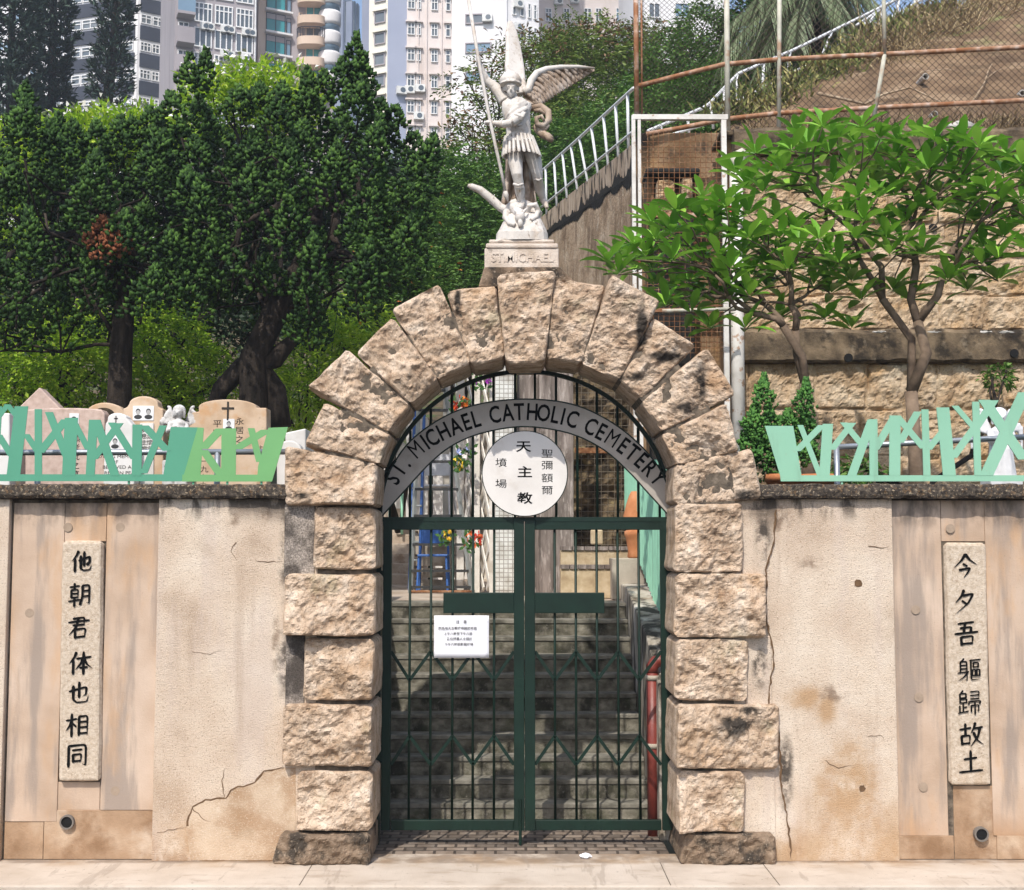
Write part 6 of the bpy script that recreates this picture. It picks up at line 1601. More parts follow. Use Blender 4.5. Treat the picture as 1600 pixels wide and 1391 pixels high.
# frangipani with white flowers peeping over the junipers
for lab, bl, sd_ in (('yellow green tree with white blossoms between the tops of the left juniper', [(190,215,10,1.15,.8,.42),(140,222,10,.7,.7,.4),(240,212,10.2,.7,.7,.4),(90,230,10.3,.6,.6,.35)], 61), ('yellow green tree with white blossoms behind the top of the largest juniper', [(350,152,10.5,.7,.8,.42),(400,142,10.6,.7,.8,.42),(450,148,10.6,.6,.8,.42),(390,170,10.6,1.1,.9,.45)], 62)):
    leafy('blossom_tree', lab, 'tree', bl, 3400, .16, .05, M['lf_bright'], sd_, droop=-.3, group='white blossoming trees behind the junipers', extra=(260, .10, .075, M['white_fl'], [(b[0], b[1]-26, b[2]-.1, b[3]*.9, b[4], .16) for b in bl]))
# trees behind the statue
leafy('feathery_tree', 'olive feathery tree with brown pods right of the statue wing', 'tree', [(880,130,22,1.5,1.6,1.3),(850,190,22,1.0,1.2,1.0),(960,130,22.5,1.7,1.6,1.2),(900,230,21,2.2,1.6,1.3),(860,95,23,.8,1.0,.6),(930,75,23,1.3,1.2,.6),(990,230,21,1.2,1.4,1.3),(1010,90,23,1.0,1.0,.8)], 42000, .13, .042, M['lf_olive'], 71, spray=11, droop=.25, group='feathery trees behind the statue', extra=(1500, .16, .06, M['lf_brown'], [(870,85,22,1.8,1.2,.6),(930,70,22.6,1.5,1,.5),(850,110,21.8,.8,1.2,.6),(990,75,22.6,1.2,1,.5)]))
leafy('feathery_tree', 'sparse reddish brown tipped tree crossing behind the spear hand', 'tree', [(745,130,19,.6,.6,.45),(770,190,18.5,.8,.8,.6),(735,215,18.5,.6,.6,.5),(780,110,19,.5,.5,.45),(760,250,18,.8,.7,.5)], 2600, .12, .045, M['lf_olive'], 72, spray=9, droop=.2, group='feathery trees behind the statue', extra=(600, .15, .06, M['lf_brown']))
leafy('feathery_tree', 'dark dense tree filling the gap between juniper and statue', 'tree', [(700,290,16,.8,1,.7),(730,320,15.5,1.1,1,1.0),(660,330,16,1.1,1,1.0),(690,410,15,1.3,1,.8),(780,330,15.5,.8,1,1.1),(800,400,15,.9,1,.8),(730,380,15,1,1,.8),(665,280,16.5,.7,.8,.6)], 30000, .10, .040, M['lf_mid'], 73, spray=9, droop=.25, group='feathery trees behind the statue')
leafy('feathery_tree', 'mid green feathery tree with orange blossom above the left arch shoulder', 'tree', [(600,400,11,.6,.6,.5),(640,420,11,.6,.6,.5),(580,460,11,.6,.6,.45),(630,470,11,.8,.6,.4),(690,440,11.5,.7,.6,.35),(640,330,13,.7,.6,.5),(600,520,10.5,.6,.5,.4)], 15000, .085, .032, M['lf_mid'], 74, spray=11, droop=.2, group='feathery trees behind the statue', extra=(70, .10, .06, M['orange_fl']))
leafy('feathery_tree', 'green tree beyond the ramp railing below the statue wing', 'tree', [(900,300,18,1.2,1.2,1.0),(950,260,18,1.4,1.2,1.2),(870,250,19,1.2,1.2,1.1),(985,200,19,.9,1,1.1)], 20000, .11, .04, M['lf_mid'], 75, spray=9, droop=.25, group='feathery trees behind the statue')
leafy('leafy_tree', 'light green leafy tree behind the rusty fence post', 'tree', [(1060,110,15,.8,1,.7),(1100,60,15.5,.7,.9,.7),(1050,190,14,1.1,1,.7),(1110,160,14,.8,1,.8),(1090,220,13,.8,.8,.5),(1020,150,15,.6,.8,.6),(1160,150,14,.7,.8,.6)], 20000, .105, .045, M['lf_mid'], 76, droop=.15, group='trees behind the chain link')
leafy('leafy_tree', 'dark tree under the palm behind the chain link', 'tree', [(1180,60,15,.7,1,.8),(1200,120,14,.8,.9,.7),(1290,70,15,1.0,1,.5),(1250,110,14.5,.8,.9,.5)], 12000, .12, .05, M['lf_dark'], 77, droop=.3, group='trees behind the chain link')
leafy('hillside_tree', 'large tree with shade-dark leaves massed behind the junipers on the left', 'tree', [(60,300,16,2.6,1.5,1.6),(250,330,16,3,1.5,1.6),(450,330,16,3,1.5,1.8),(600,330,17,1.6,1.5,1.2),(560,420,15,2,1.2,1.5),(250,440,15,3,1.2,1.2),(150,285,14,1.6,1,.8),(330,270,14.5,1.5,1,.8),(480,260,14.5,1.6,1,.9),(40,330,13,1.6,1,1),(600,330,13.5,.8,.8,1)], 40000, .17, .08, M['lf_shade'], 78, droop=.2, group='trees massed on the hillside')
leafy('hillside_tree', 'large green tree massed behind the statue plinth', 'tree', [(700,370,22,3,1.5,1.8),(870,340,22,2.4,1.5,2.0),(1000,260,24,3,1.5,2.0),(780,440,20,3,1.5,1.4),(1120,180,24,2.2,1.5,1.6)], 26000, .18, .08, M['lf_mid'], 79, droop=.2, group='trees massed on the hillside')
leafy('hillside_tree', 'yellow green tree at the left frame edge behind the juniper', 'tree', [(5,260,12,.6,.8,.8),(-30,350,12,1.0,.8,1.2)], 6000, .10, .045, M['lf_bright'], 80, droop=.2, group='trees massed on the hillside')
# --- two frangipani in front of the retaining wall
M['plum'] = mat('glossy frangipani leaf', [(.075,.20,.018),(.18,.40,.035),(.33,.58,.075)], 1.5, .36, 0, island=.65, lo=.15, hi=.85, trans=.3, spec=.5)
M['plum_fl'] = flat('red pink blossom', (.62,.05,.07), .6)
def plum_leaf(V, F, c, d, ln, wd, rr):
    d = d.normalized(); s = d.cross(Vector((0,0,1))); s = s.normalized() if s.length > .05 else Vector((1,0,0)); n = s.cross(d).normalized()
    if n.z < 0: n = -n
    roll = rr.uniform(-.35, .35); s = s*math.cos(roll)+n*math.sin(roll); n = s.cross(d).normalized(); n = n if n.z > 0 else -n
    b = len(V); arch_ = rr.uniform(.05, .22)
    for t, w in ((0, .10), (.22, .62), (.5, 1.0), (.78, .78), (.93, .34), (1.0, .02)):
        p = c+d*ln*t+n*ln*(-arch_*t*t*1.3)
        V += [p+s*wd*.5*w+n*wd*.22*w, p, p-s*wd*.5*w+n*wd*.22*w]
    for k in range(5):
        for j in range(2): a = b+k*3+j; F.append((a, a+1, a+4, a+3))
def frangipani(label, root, tips, seed, Yc):
    rr = random.Random(seed); r0 = W(*root); t = thing('frangipani_tree', label, 'tree', (r0.x, r0.y, 2.64), 'frangipani trees in front of the retaining wall')
    T = [W(a, b, c) for a, b, c in tips]; m = MB()
    base = Vector((r0.x+.02, r0.y, 2.5)); m.tube([base, base.lerp(r0, .5)+Vector((.015, 0, 0)), r0], [.08, .068, .06], 12)
    limbs(m, r0, T, .0073, rr, lo=.24, jit=.13, n=8, power=.47); m.build('trunk', M['bark_pale'], t, smooth=True)
    V, F, FV, FF = [], [], [], []
    for p in T:
        k = rr.randint(8, 12); a0 = rr.random()*6.28
        for i in range(k):
            a = a0+i*2.4; el = .12+1.0*(i/k)+rr.uniform(-.2, .2)
            d = Vector((math.cos(a)*math.cos(el), math.sin(a)*math.cos(el), math.sin(el)))
            plum_leaf(V, F, p+Vector((0, 0, .02*i/k))+d*.02, d, rr.uniform(.22, .37)*(1.0-.25*i/k), rr.uniform(.072, .105), rr)
        if rr.random() < .05:
            q = p+Vector((rr.uniform(-.05, .05), -.05, .10))
            for i in range(5):
                a = i*1.2566; d = Vector((math.cos(a), -.4, math.sin(a)))*.035; e = Vector((-math.sin(a), 0, math.cos(a)))*.014; b = len(FV)
                FV += [q, q+d*.6+e, q+d, q+d*.6-e]; FF.append((b, b+1, b+2, b+3))
    npmesh('crown', np.array([tuple(v) for v in V]), np.array(F), M['plum'], t, smooth=True)
    if FV: npmesh('blossom', np.array([tuple(v) for v in FV]), np.array(FF), M['plum_fl'], t)
def tipset(poly, n, sp, Y0, dY, seed):
    rr = random.Random(seed); out = []; k = 0
    xs = [p[0] for p in poly]; ys = [p[1] for p in poly]
    while len(out) < n and k < 9000:
        k += 1; p = (rr.uniform(min(xs), max(xs)), rr.uniform(min(ys), max(ys)))
        if inpoly(p, poly) and all((p[0]-q[0])**2+(p[1]-q[1])**2 > sp*sp for q in out): out.append((p[0], p[1], Y0+rr.uniform(-dY, dY)))
    return out
frangipani('spreading frangipani tree leaning over the right shoulder of the arch', (1258,600,1.9), tipset([(935,425),(985,370),(1040,330),(1120,300),(1180,330),(1250,360),(1310,390),(1320,450),(1290,470),(1240,420),(1190,470),(1130,480),(1060,470),(1010,440)], 70, 24, 1.9, .55, 5)+[(1290,500,1.9),(1165,515,1.8),(1040,480,1.7),(1330,515,2.1),(1110,515,2.0),(1080,490,1.6),(1215,500,2.2)], 91, 1.9)
frangipani('taller frangipani tree with red blossoms at the right edge', (1424,612,2.1), tipset([(1140,275),(1200,225),(1260,205),(1300,195),(1380,205),(1450,210),(1500,225),(1580,240),(1640,260),(1640,380),(1570,420),(1500,430),(1520,340),(1440,330),(1400,400),(1350,400),(1310,340),(1240,310),(1180,310)], 96, 25, 2.1, .6, 6)+[(1395,455,2.2),(1560,440,2.0),(1300,420,1.9),(1440,400,2.0),(1345,470,2.0),(1330,440,2.1),(1512,455,2.2),(1535,300,1.9),(1420,470,2.3),(1480,440,2.0)], 92, 2.1)
# dwarf conifers in a pot beside the arch
t = thing('dwarf_conifer', 'bushy dwarf conifer with two pointed tips in a pot right of the arch', 'shrub', (W(1225, 750, 1.0).x, 1.0, 2.64))
cl = []; rr = random.Random(8)
for px, py, h, ra in ((1188,655,.40,.10),(1257,655,.36,.09),(1180,690,.3,.13),(1205,690,.3,.14),(1232,692,.3,.14),(1258,690,.28,.12),(1172,720,.3,.13),(1200,730,.3,.15),(1235,735,.3,.15),(1262,725,.26,.10),(1165,745,.25,.10),(1215,752,.28,.14)):
    p = W(px, py, 1.0+rr.uniform(-.1, .12)); cl.append((tuple(p), h, ra, (rr.uniform(-.1, .1), -.05)))
V, F = flames(cl, 17, 2600, .5)
M['conifer'] = mat('fresh conifer foliage', [(.02,.07,.012),(.05,.15,.025),(.10,.24,.04)], 2, .7, 0, island=.6, lo=.15, hi=.85)
npmesh('crown', V, F, M['conifer'], t)
m = MB(); c = W(1225, 756, 1.0); m.tube([(c.x, 1.0, 2.64), (c.x, 1.0, 3.1)], .03, 8); m.build('stem', M['bark'], t)
for px in (1225, 1278):
    c = W(px, 757, .9); m = MB(); m.lathe([(.11,0),(.15,.20),(.165,.20),(.165,.26),(.14,.26),(.13,.22)], (c.x, .9, 2.75), 24)
    m2 = tag(m.build('plant_pot', M['terra'], smooth=True), 'terracotta plant pot %s behind the mint fence' % ('holding the dwarf conifer' if px == 1225 else 'next to the grey rail post'), 'pot', 'terracotta pots behind the mint fence')
leafy('potted_plant', 'small leafy plant at the foot of the retaining wall behind the mint fence', 'plant', [(1340,735,1.6,.25,.2,.12),(1560,590,4.6,.18,.1,.16)], 500, .08, .03, M['lf_mid'], 88)
# --- palm
t = thing('fan_palm', 'grey green palm with drooping fronds behind the chain link at the top', 'palm', W(1275, 120, 12))
M['palmleaf'] = mat('grey green palm frond', [(.05,.075,.03),(.12,.16,.075),(.24,.28,.16)], 2, .5, 0, island=.6, lo=.15, hi=.85, trans=.15)
rr = random.Random(12); V, F = [], []; c0_ = W(1262, -10, 12)
for k in range(34):
    a = k*2.399; el = 1.2-1.75*(k/34); d = Vector((math.cos(a)*math.cos(el), math.sin(a)*math.cos(el), math.sin(el))); Ln = rr.uniform(1.3, 1.75); P_ = []
    for s in range(13):
        u = s/12; P_.append(c0_+d*Ln*u+Vector((0, 0, -1.0))*(u**2.2)*Ln*.75)
    for s in range(2, 13):
        tt = (P_[s]-P_[s-1]).normalized(); sd_ = tt.cross(Vector((0, 0, 1))); sd_ = sd_.normalized() if sd_.length > .05 else Vector((1, 0, 0))
        for sg in (-1, 1):
            for q in range(3):
                p = P_[s-1].lerp(P_[s], q/3); e = (sd_*sg*.6+tt*.75+Vector((0, 0, -.55-.3*rr.random()))).normalized(); l = rr.uniform(.45, .75)*(1-.35*abs(s/12-.5)); w = e.cross(Vector((0, 1, 0)))
                w = w.normalized()*.014 if w.length > .01 else Vector((.014, 0, 0)); b = len(V)
                V += [p-w*.6, p+e*l*.5+w, p+e*l+Vector((0, 0, -.12)), p+e*l*.5-w]; F.append((b, b+1, b+2, b+3))
npmesh('fronds', np.array([tuple(v) for v in V]), np.array(F), M['palmleaf'], t)
m = MB(); m.tube([W(1278, 150, 12), W(1272, 60, 12), c0_], [.17, .15, .12], 12); m.build('trunk', M['bark'], t, smooth=True)
# --- tall pines, far left
M['pine'] = mat('dark pine needles', [(.012,.026,.02),(.03,.058,.042),(.065,.105,.07)], .8, .8, 0, island=.5, lo=.15, hi=.85)
def pine(label, pa_, pb_, Y, spread, seed, dens, upc=.5):
    rr = random.Random(seed); r = np.random.default_rng(seed); A_, B_ = W(*pa_, Y), W(*pb_, Y); t = thing('hoop_pine', label, 'tree', A_, 'tall pines before the tower blocks'); m = MB()
    m.tube([A_, A_.lerp(B_, .5), B_], [.24, .18, .12], 8); H = (B_-A_).length; C, D = [], []
    nt = int(H/.42)
    for k in range(nt):
        p = A_.lerp(B_, k/nt)
        for q in range(6):
            a = q*1.047+k*.6+rr.uniform(-.2, .2); L_ = spread*rr.uniform(.6, 1.1); P_ = [p+Vector((math.cos(a)*L_*u, math.sin(a)*L_*u, (-.12*math.sin(u*3.14)+upc*u*u)*L_*.8)) for u in (0, .35, .7, 1)]
            m.tube(P_, [.045, .035, .025, .012], 4)
            for s in range(int(dens*L_)):
                u = rr.uniform(.3, 1)**.8; i = min(2, int(u*3)); f = u*3-i; c = P_[i].lerp(P_[i+1], f)
                for z in range(5):
                    e = Vector((math.cos(a)*.5+rr.gauss(0, .5), math.sin(a)*.5+rr.gauss(0, .5), .55+rr.gauss(0, .4))); C.append(tuple(c+Vector((rr.gauss(0, .07), rr.gauss(0, .07), rr.gauss(0, .05))))); D.append(tuple(e))
    C, D = np.array(C), np.array(D); V, F = leaf_quads(C, D, r.uniform(.22, .38, len(C)), r.uniform(.07, .11, len(C)), seed)
    npmesh('crown', V, F, M['pine'], t); m.build('trunk', M['bark'], t, smooth=True)
pine('tall dark pine cut by the left frame edge, densest of the pines', (12, 330), (22, -90), 42, 1.35, 3, 13)
pine('dense dark pine second from the left frame edge', (78, 300), (86, -90), 46, 1.05, 4, 15, .6)
pine('slender open pine standing before the dark banded white block', (168, 160), (190, -60), 44, .95, 5, 9, .8)
# ---------------------------------------------------------------- hillside, far hill, tower blocks
P = []
for j in range(40):
    Y = 12.5+j*6.5; row = []
    for i in range(60):
        x = -90+i*3.2; row.append((x, Y, 1.80+max(0, Y-12.5)*.30+ .5*fbm(x*.08, Y*.08, 2, 3)*min(1, (Y-12.5)/12)))
    P.append(row)
m = MB(); m.grid(P, flip=True); struct(m.build('hillside', M['ground'], smooth=True))
M['farhill'] = mat('wooded hill', [(.012,.03,.012),(.03,.06,.02),(.06,.09,.035)], .25, .95, 1, 1.0, bump2=(.5, .5))
P = []
for j in range(50):
    row = []
    for i in range(80):
        px = 380+i*6; Y = 420+j*6
        crest = W(545+0*px, 0, 420).z; x = W(px, 0, 420).x
        h = W(px, 20+abs(px-590)*.55, 640).z*min(1, (j/36)**.8)
        row.append((x, Y, h+3.5*fbm(x*.12, Y*.12, 3, 4)))
    P.append(row)
m = MB(); m.grid(P, flip=True); struct(m.build('far_hill', M['farhill']))
M['glass'] = mat('dark window glass', [(.035,.05,.06),(.08,.10,.115),(.20,.22,.23)], .12, .12, 0, spec=.8)
M['teal'] = mat('teal window glass', [(.02,.17,.20),(.035,.27,.30),(.06,.36,.38)], .2, .12, 0, spec=.8)
M['bluewin'] = mat('blue grey glass', [(.12,.20,.28),(.20,.30,.40)], .2, .15, 0, spec=.8)
M['wframe'] = flat('white window frame', (.70,.70,.70), .6)
M['bwhite'] = mat('white building render', [(.62,.61,.62),(.70,.69,.70),(.76,.75,.76)], .15, .9, .05, 5, layers=[dict(c=(.45,.43,.42), scale=.5, stretch=(1,1,.15), lo=.55, hi=.75, amt=.3)])
M['bband'] = mat('navy spandrel', [(.018,.022,.036),(.030,.036,.055)], .4, .6, 0)
M['bgrey'] = mat('mauve grey render', [(.27,.245,.26),(.33,.30,.315),(.37,.335,.35)], .12, .9, .05, 5, layers=[dict(c=(.16,.14,.15), scale=.5, stretch=(1,1,.15), lo=.52, hi=.75, amt=.5)])
M['bbeige'] = mat('peach render', [(.50,.37,.28),(.60,.46,.36),(.66,.53,.43)], .15, .9, .05, 5, layers=[dict(c=(.40,.28,.20), scale=.6, stretch=(1,1,.15), lo=.52, hi=.75, amt=.4)])
M['bcream'] = mat('cream render', [(.62,.57,.47),(.70,.66,.57),(.74,.71,.64)], .2, .9, .05, 5, layers=[dict(c=(.52,.40,.29), scale=.45, stretch=(1,1,.25), lo=.52, hi=.75, amt=.5)])
M['bpink'] = mat('pale pink tiled render', [(.56,.49,.46),(.64,.57,.54),(.69,.63,.60)], .2, .9, .05, 6, layers=[dict(c=(.42,.33,.27), scale=.5, stretch=(1.6,1,.2), lo=.55, hi=.75, amt=.5)])
M['bblue'] = mat('blue grey gable render', [(.30,.33,.43),(.36,.39,.49)], .2, .9, .05, 5)
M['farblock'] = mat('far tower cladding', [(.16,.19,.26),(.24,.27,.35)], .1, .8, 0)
M['acwhite'] = flat('air conditioner casing', (.62,.62,.60), .5)
class Face:
    """upright facade between two plan points; h(u) along, z up; d outward towards the viewer"""
    def __init__(s, pl, pr, bot, top):
        s.a = W(pl[0], pl[2] if len(pl) > 2 else 0, pl[1]); s.b = W(pr[0], pr[2] if len(pr) > 2 else 0, pr[1]); s.a.z = s.b.z = 0; s.t = (s.b-s.a).normalized(); s.n = Vector((s.t.y, -s.t.x, 0)); s.L = (s.b-s.a).length
        s.pl, s.pr = pl, pr; s.z0, s.z1 = bot, top
    def u(s, px):
        # solve along the face for a pixel column (at y=0)
        lo, hi = -.5, 1.5
        for _ in range(40):
            m_ = (lo+hi)/2; p = s.a.lerp(s.b, m_); q = W(px, 0, p.y)
            if p.x < q.x: lo = m_
            else: hi = m_
        return (lo+hi)/2*s.L
    def z(s, px, py):
        p = s.a+s.t*s.u(px); return W(px, py, p.y).z
    def box(s, m, u0, u1, z0, z1, d0, d1, k=0):
        v = []
        for z in (z0, z1):
            for u, d in ((u0, d1), (u1, d1), (u1, d0), (u0, d0)): p = s.a+s.t*u+s.n*d; v.append((p.x, p.y, z))
        m.add(v, [(0,3,2,1),(4,5,6,7),(0,1,5,4),(1,2,6,5),(2,3,7,6),(3,0,4,7)], k)
    def slab(s, name, mt, par, u0, u1, z0, z1, d0, d1):
        m = MB(); s.box(m, u0, u1, z0, z1, d0, d1); return m.build(name, mt, par)
    def window(s, par, u0, u1, z0, z1, cols=2, transom=None, glass='glass', fr='wframe', fw=.09, hood=False, lat=False):
        m = MB(); s.box(m, u0, u1, z0, z0+fw, .01, .12); s.box(m, u0, u1, z1-fw, z1, .01, .12)
        for k in range(cols+1):
            u = u0+(u1-u0)*k/cols; u = min(max(u, u0+fw/2), u1-fw/2); s.box(m, u-fw/2, u+fw/2, z0+fw, z1-fw, .012, .118)
        if transom: z = z0+(z1-z0)*transom; s.box(m, u0+fw, u1-fw, z-fw/2, z+fw/2, .014, .116)
        w = m.build('window', M[fr], par); m = MB(); s.box(m, u0+.02, u1-.02, z0+.02, z1-.02, .005, .05); m.build('pane', M[glass], w)
        if hood: m = MB(); s.box(m, u0-.15, u1+.15, z1+.02, z1+.14, .01, .3); m.build('hood', M['bpink'], w)
        return w
    def ac(s, par, u, z):
        m = MB(); s.box(m, u-.4, u+.4, z-.3, z+.3, .05, .42); o = m.build('air_conditioner', M['acwhite'], par); m = MB(); c = s.a+s.t*(u+.08)+s.n*.425
        m.add([(c.x+s.t.x*.22*math.cos(k*.5236), c.y+s.t.y*.22*math.cos(k*.5236), z+.22*math.sin(k*.5236)) for k in range(12)], [tuple(range(12))]); m.build('fan', M['glass'], o); return o
def body(par, f, back, mt, name='wall'):
    """solid block behind a facade"""
    m = MB(); f.box(m, 0, f.L, f.z0, f.z1, -back, 0); return m.build(name, mt, par)
ZB, ZT = 24.0, 75.0
# 1: white block with navy bands
t = thing('tower_block', 'white tower block with navy bands behind the slender pine', 'building', (W(215, 0, 118).x, 118, ZB))
f = Face((100, 120.6), (216, 118), ZB, ZT); body(t, f, 10, M['bwhite'])
g2 = Face((216, 118), (262, 119.6), ZB, ZT); body(t, g2, 8, M['bwhite'])
g3 = Face((256, 118.6), (277, 118.9), ZB, ZT); body(t, g3, 6, M['bwhite'], 'corner_pier')
fl = 43.0
zr = lambda k, off: g2.z(235, 64+k*fl+off)
for k in range(-2, 5):
    z1, z0 = zr(k, -21), zr(k, 0)
    for F_ in (f, g2):
        F_.slab('spandrel', M['bband'], t, .25, F_.L-.25, z0, z1, .02, .16)
        zz0, zz1 = zr(k+1, -23), zr(k, 2.5)
        zz0, zz1 = min(zz0, zz1), max(zz0, zz1)
        nwin = 4 if F_ is f else 2
        for q in range(nwin):
            a = .3+(F_.L-.6)*q/nwin; b = .3+(F_.L-.6)*(q+1)/nwin-.12; F_.window(t, a, b, zz0+.1, zz1-.1, 2 if F_ is f or k < 0 else 3, .62)
# 2: mauve grey block
t = thing('tower_block', 'mauve grey tower block with white windows and air conditioners', 'building', (W(340, 0, 105).x, 105, ZB))
f = Face((274, 98), (402, 100.6), ZB, ZT); body(t, f, 12, M['bgrey'])
for r_ in range(-2, 5):
    for i, (x0, x1) in enumerate(((304,332),(336,364),(369,396))):
        zt_ = f.z(318, 44+r_*39); hgt = 1.75
        f.window(t, f.u(x0), f.u(x1), zt_-hgt, zt_, 4 if r_ % 2 else 3, .7 if r_ % 2 else None, fw=.1)
        if r_ in (-1, 0, 1) and i < 3:
            f.ac(t, f.u(x0+16), zt_-hgt-.42)
            if i == 1 or r_ == -1: f.ac(t, f.u(x0+24), zt_-hgt-.42)
    zt_ = f.z(290, 26+r_*44)
    f.slab('balcony', M['bgrey'], t, f.u(276), f.u(303), zt_-.25, zt_, .02, 1.3)
    f.slab('balcony_screen', M['bluewin' if r_ == 0 else 'bgrey'], t, f.u(276), f.u(303), zt_, zt_+1.15, 1.22, 1.28)
    f.window(t, f.u(279), f.u(296), zt_+.1, zt_+2.0, 2)
f.slab('drain_pipe', M['wframe'], t, f.u(399)-.06, f.u(399)+.06, ZB, ZT, .02, .14)
# 3: peach block with teal windows and rounded balconies
t = thing('tower_block', 'peach tower block with large teal windows and rounded balconies', 'building', (W(460, 0, 96).x, 96, ZB))
f = Face((404, 104), (456, 105.4), ZB, ZT); body(t, f, 10, M['bbeige'])
for r_ in range(-2, 4):
    zt_ = f.z(430, 22+r_*34.5); f.window(t, f.u(416), f.u(446), zt_-1.95, zt_, 2, glass='teal', fr='bband', fw=.06); f.window(t, f.u(447.5), f.u(455), zt_-1.95, zt_-.2, 1, glass='bluewin', fr='bband', fw=.06)
    f.slab('sill_band', M['bwhite'], t, f.u(414), f.u(456), zt_+.12, zt_+.30, .02, .5); f.slab('under_band', M['bgrey'], t, f.u(416), f.u(456), zt_-2.65, zt_-2.0, .02, .10)
f2 = Face((455, 105.4), (522, 106), ZB, ZT); body(t, f2, 9, M['bgrey'])
for r_ in range(-3, 4):
    zc = f2.z(488, 33+r_*32.5+0)
    cc2 = f2.a+f2.t*f2.u(489)
    m = MB(); n = 24
    prof = [(cc2.x+1.35*math.copysign(abs(math.cos(math.pi*k/n))**.55, math.cos(math.pi*k/n)), cc2.y-1.5*math.sin(math.pi*k/n)**.6-.02) for k in range(n+1)]
    rows = [[(x, y, z) for x, y in prof] for z in (zc-.75, zc)]; m.grid(rows); m.add([(x, y, zc-.75) for x, y in prof], [tuple(range(n+1))]); m.add([(x, y, zc) for x, y in prof], [tuple(range(n, -1, -1))])
    m.build('balcony', M['bbeige'], t, recalc=True)
    f2.window(t, f2.u(478), f2.u(503), zc+.15, zc+1.5, 2, glass='teal' if r_ != 1 else 'glass', fr='bbeige')
    if r_ == 1:
        m = MB(); m.tube([(x, y, zc+.85) for x, y in prof], .04, 4)
        for x, y in prof[::2]: m.tube([(x, y, zc), (x, y, zc+.85)], .03, 4)
        m.build('balustrade', M['bband'], t)
    f2.window(t, f2.u(467), f2.u(473), zc-.3, zc+.7, 1, fr='bbeige')
f3 = Face((512, 105.2), (526, 106), ZB, ZT)
for r_ in range(-3, 4):
    zc = f3.z(517, 40+r_*32); m = MB(); c = f3.a+f3.t*f3.L*.2; m.lathe([(1.0, 0), (1.05, .3), (1.05, 1.1), (1.0, 1.3)], (c.x, c.y+.4, zc), 20); m.build('round_bay', M['bwhite'], t, smooth=True)
    m = MB(); m.lathe([(.92, 0), (.92, 1.5)], (c.x, c.y+.4, zc+1.3), 20); m.build('bay_glazing', M['bluewin'], t, smooth=True)
# far tower
t = thing('tower_block', 'distant blue hazed tower block between the peach and cream blocks', 'building', (W(540, 0, 380).x, 380, 60))
for x0, x1, yt in ((519, 536, 2), (536, 550, -12), (550, 562, 1)):
    f = Face((x0, 380), (x1, 384), 55, W(x0, yt, 380).z); body(t, f, 14, M['farblock'])
    for k in range(9):
        z = W(x0, 8+k*7.0, 380).z
        for q in (.2, .6): f.slab('window', M['glass'], t, f.L*q, f.L*(q+.22), z, z+1.7, .02, .2)
# 4: cream, blue gable and pink facade
t = thing('tower_block', 'tall cream and pale pink tower block left of the statue', 'building', (W(640, 0, 92).x, 92, ZB))
f = Face((577, 90.7), (606, 90), ZB, ZT); body(t, f, 8, M['bcream'])
for r_ in range(-2, 6):
    zt_ = f.z(594, 19+r_*33); f.window(t, f.u(586), f.u(603), zt_-.95, zt_, 1, fr='bgrey', fw=.08)
    f.slab('stain_band', M['bcream'], t, f.u(584), f.u(605), zt_+.05, zt_+.16, .02, .25)
g2 = Face((606, 90), (636, 90.6), ZB, ZT); body(t, g2, 8, M['bblue'], 'gable_wall')
g3 = Face((636, 90.6), (706, 91), ZB, ZT); body(t, g3, 8, M['bpink'])
for r_ in range(-2, 6):
    zt_ = g3.z(640, 36+r_*40.5)
    for x0, x1, hh, c_ in ((637, 648.5, 1.0, 2), (651.5, 658, 1.0, 1), (674, 684, 1.05, 2), (696.5, 704, 1.05, 1)): g3.window(t, g3.u(x0), g3.u(x1), zt_-hh, zt_, c_, .62, fw=.06, hood=True)
for px in (654, 667, 690): g3.slab('drain_pipe', M['bpink'], t, g3.u(px)-.04, g3.u(px)+.04, ZB, ZT, .02, .12)
for px, py in ((627, 143), (641, 142), (657, 140), (655, 183)):
    F_ = g2 if px < 636 else g3; F_.ac(t, F_.u(px), F_.z(px, py))
g4 = Face((706, 90.4), (792, 90), ZB, ZT); body(t, g4, 9, M['bwhite'])
for r_ in range(0, 3):
    zt_ = g4.z(748, 22+r_*45); g4.window(t, g4.u(727), g4.u(768), zt_-.85, zt_, 1, glass='bluewin' if r_ else 'glass', fr='bgrey', fw=.1)
    g4.ac(t, g4.u(762), zt_-.45) if r_ == 0 else None
g5 = Face((792, 90.2), (842, 91.5), ZB, ZT); body(t, g5, 6, M['bwhite'])
for r_ in range(-1, 4):
    for x0, x1 in ((800, 806), (812, 818), (824, 829), (833, 838)): zt_ = g5.z(805, 2+r_*36); g5.window(t, g5.u(x0), g5.u(x1), zt_-1.2, zt_, 1, .6, fw=.06)
    g5.ac(t, g5.u(808), g5.z(808, 8+r_*36))
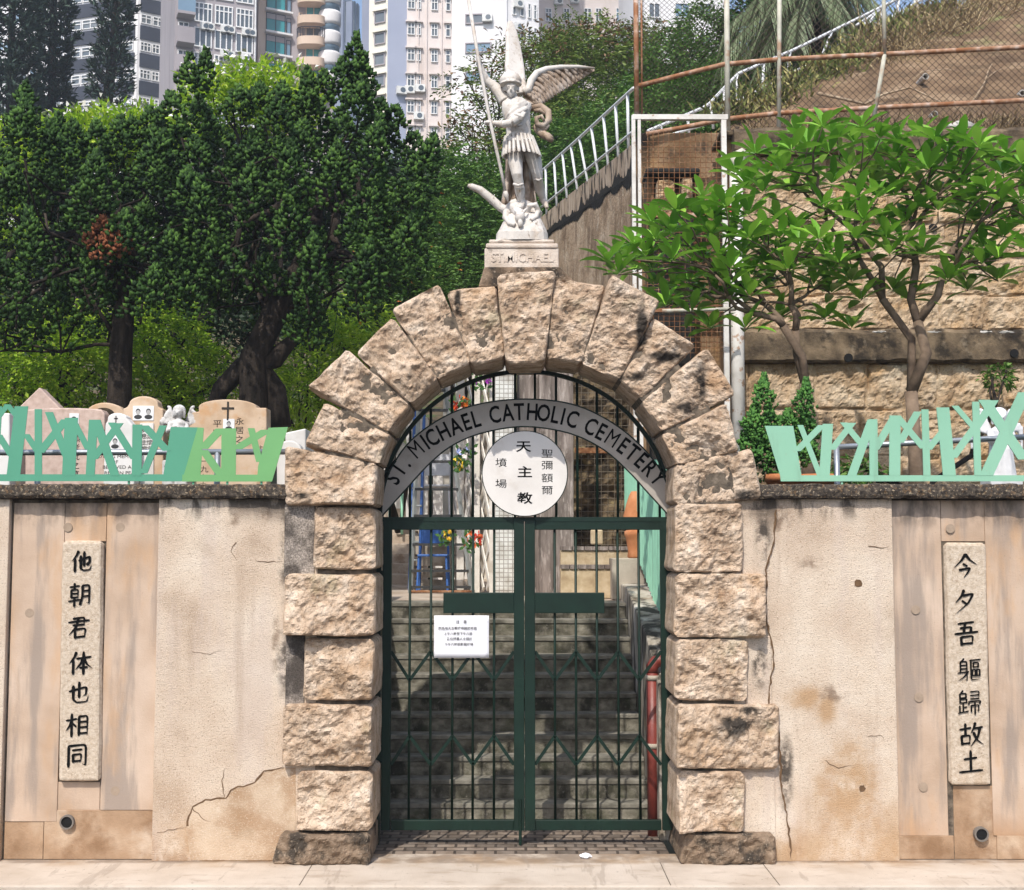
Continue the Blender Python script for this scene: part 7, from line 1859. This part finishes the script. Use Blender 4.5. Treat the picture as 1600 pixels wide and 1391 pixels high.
# 5, 6
t = thing('tower_block', 'pinkish tower block with small windows right of the raised wing', 'building', (W(920, 0, 104).x, 104, ZB))
f = Face((842, 106), (1000, 107.5), ZB, ZT); body(t, f, 10, M['bpink'])
for r_ in range(-1, 3):
    for x0, x1, gl in ((852, 862, 'glass'), (880, 890, 'glass'), (912, 924, 'glass'), (930, 940, 'glass'), (962, 998, 'bluewin')): zt_ = f.z(x0, 13+r_*40); f.window(t, f.u(x0), f.u(x1), zt_-1.3, zt_, 2, .65, glass=gl, fw=.07)
    f.ac(t, f.u(897), f.z(897, 2+r_*40)); f.ac(t, f.u(872), f.z(872, 4+r_*40))
t = thing('tower_block', 'bright white tower block behind the rusty fence post', 'building', (W(1060, 0, 88).x, 88, ZB))
f = Face((1006, 88), (1140, 88.8), ZB, ZT); body(t, f, 10, M['bwhite'])
for r_ in range(-1, 4):
    for x0, x1, gl in ((1013, 1031, 'glass'), (1054, 1077, 'bluewin'), (1092, 1110, 'glass')): zt_ = f.z(x0, 5+r_*46); f.window(t, f.u(x0), f.u(x1), zt_-1.2, zt_, 2, None, glass=gl, fw=.07)
# far left white block behind the dense pines
t = thing('tower_block', 'white low block glimpsed between the dense pines at the left edge', 'building', (W(50, 0, 140).x, 140, ZB))
f = Face((-140, 142), (98, 140), ZB, ZT); body(t, f, 10, M['bwhite'])
for r_ in range(-1, 6):
    for q in range(9): zt_ = f.z(50, 20+r_*44); a = f.L*(q+.2)/9; f.window(t, a, a+1.9, zt_-1.3, zt_, 2, fw=.1, glass='bluewin' if (q+r_) % 3 == 0 else 'glass')
# ---------------------------------------------------------------- humid air in front of the tower blocks
hz = bpy.data.materials.new('humid air'); hz.use_nodes = True
nt_ = hz.node_tree; nt_.nodes.remove(nt_.nodes['Principled BSDF'])
pv = nt_.nodes.new('ShaderNodeVolumePrincipled'); pv.inputs['Density'].default_value = .0011; pv.inputs['Color'].default_value = (.80, .86, .95, 1); pv.inputs['Anisotropy'].default_value = .2
nt_.links.new(pv.outputs[0], nt_.nodes['Material Output'].inputs['Volume'])
m = MB(); m.box(-450, 450, -330, 760, -1.8, 86); hzo = m.build('haze', hz); tag(hzo, 'thin pale humid air over the whole place', 'haze', kind='stuff')
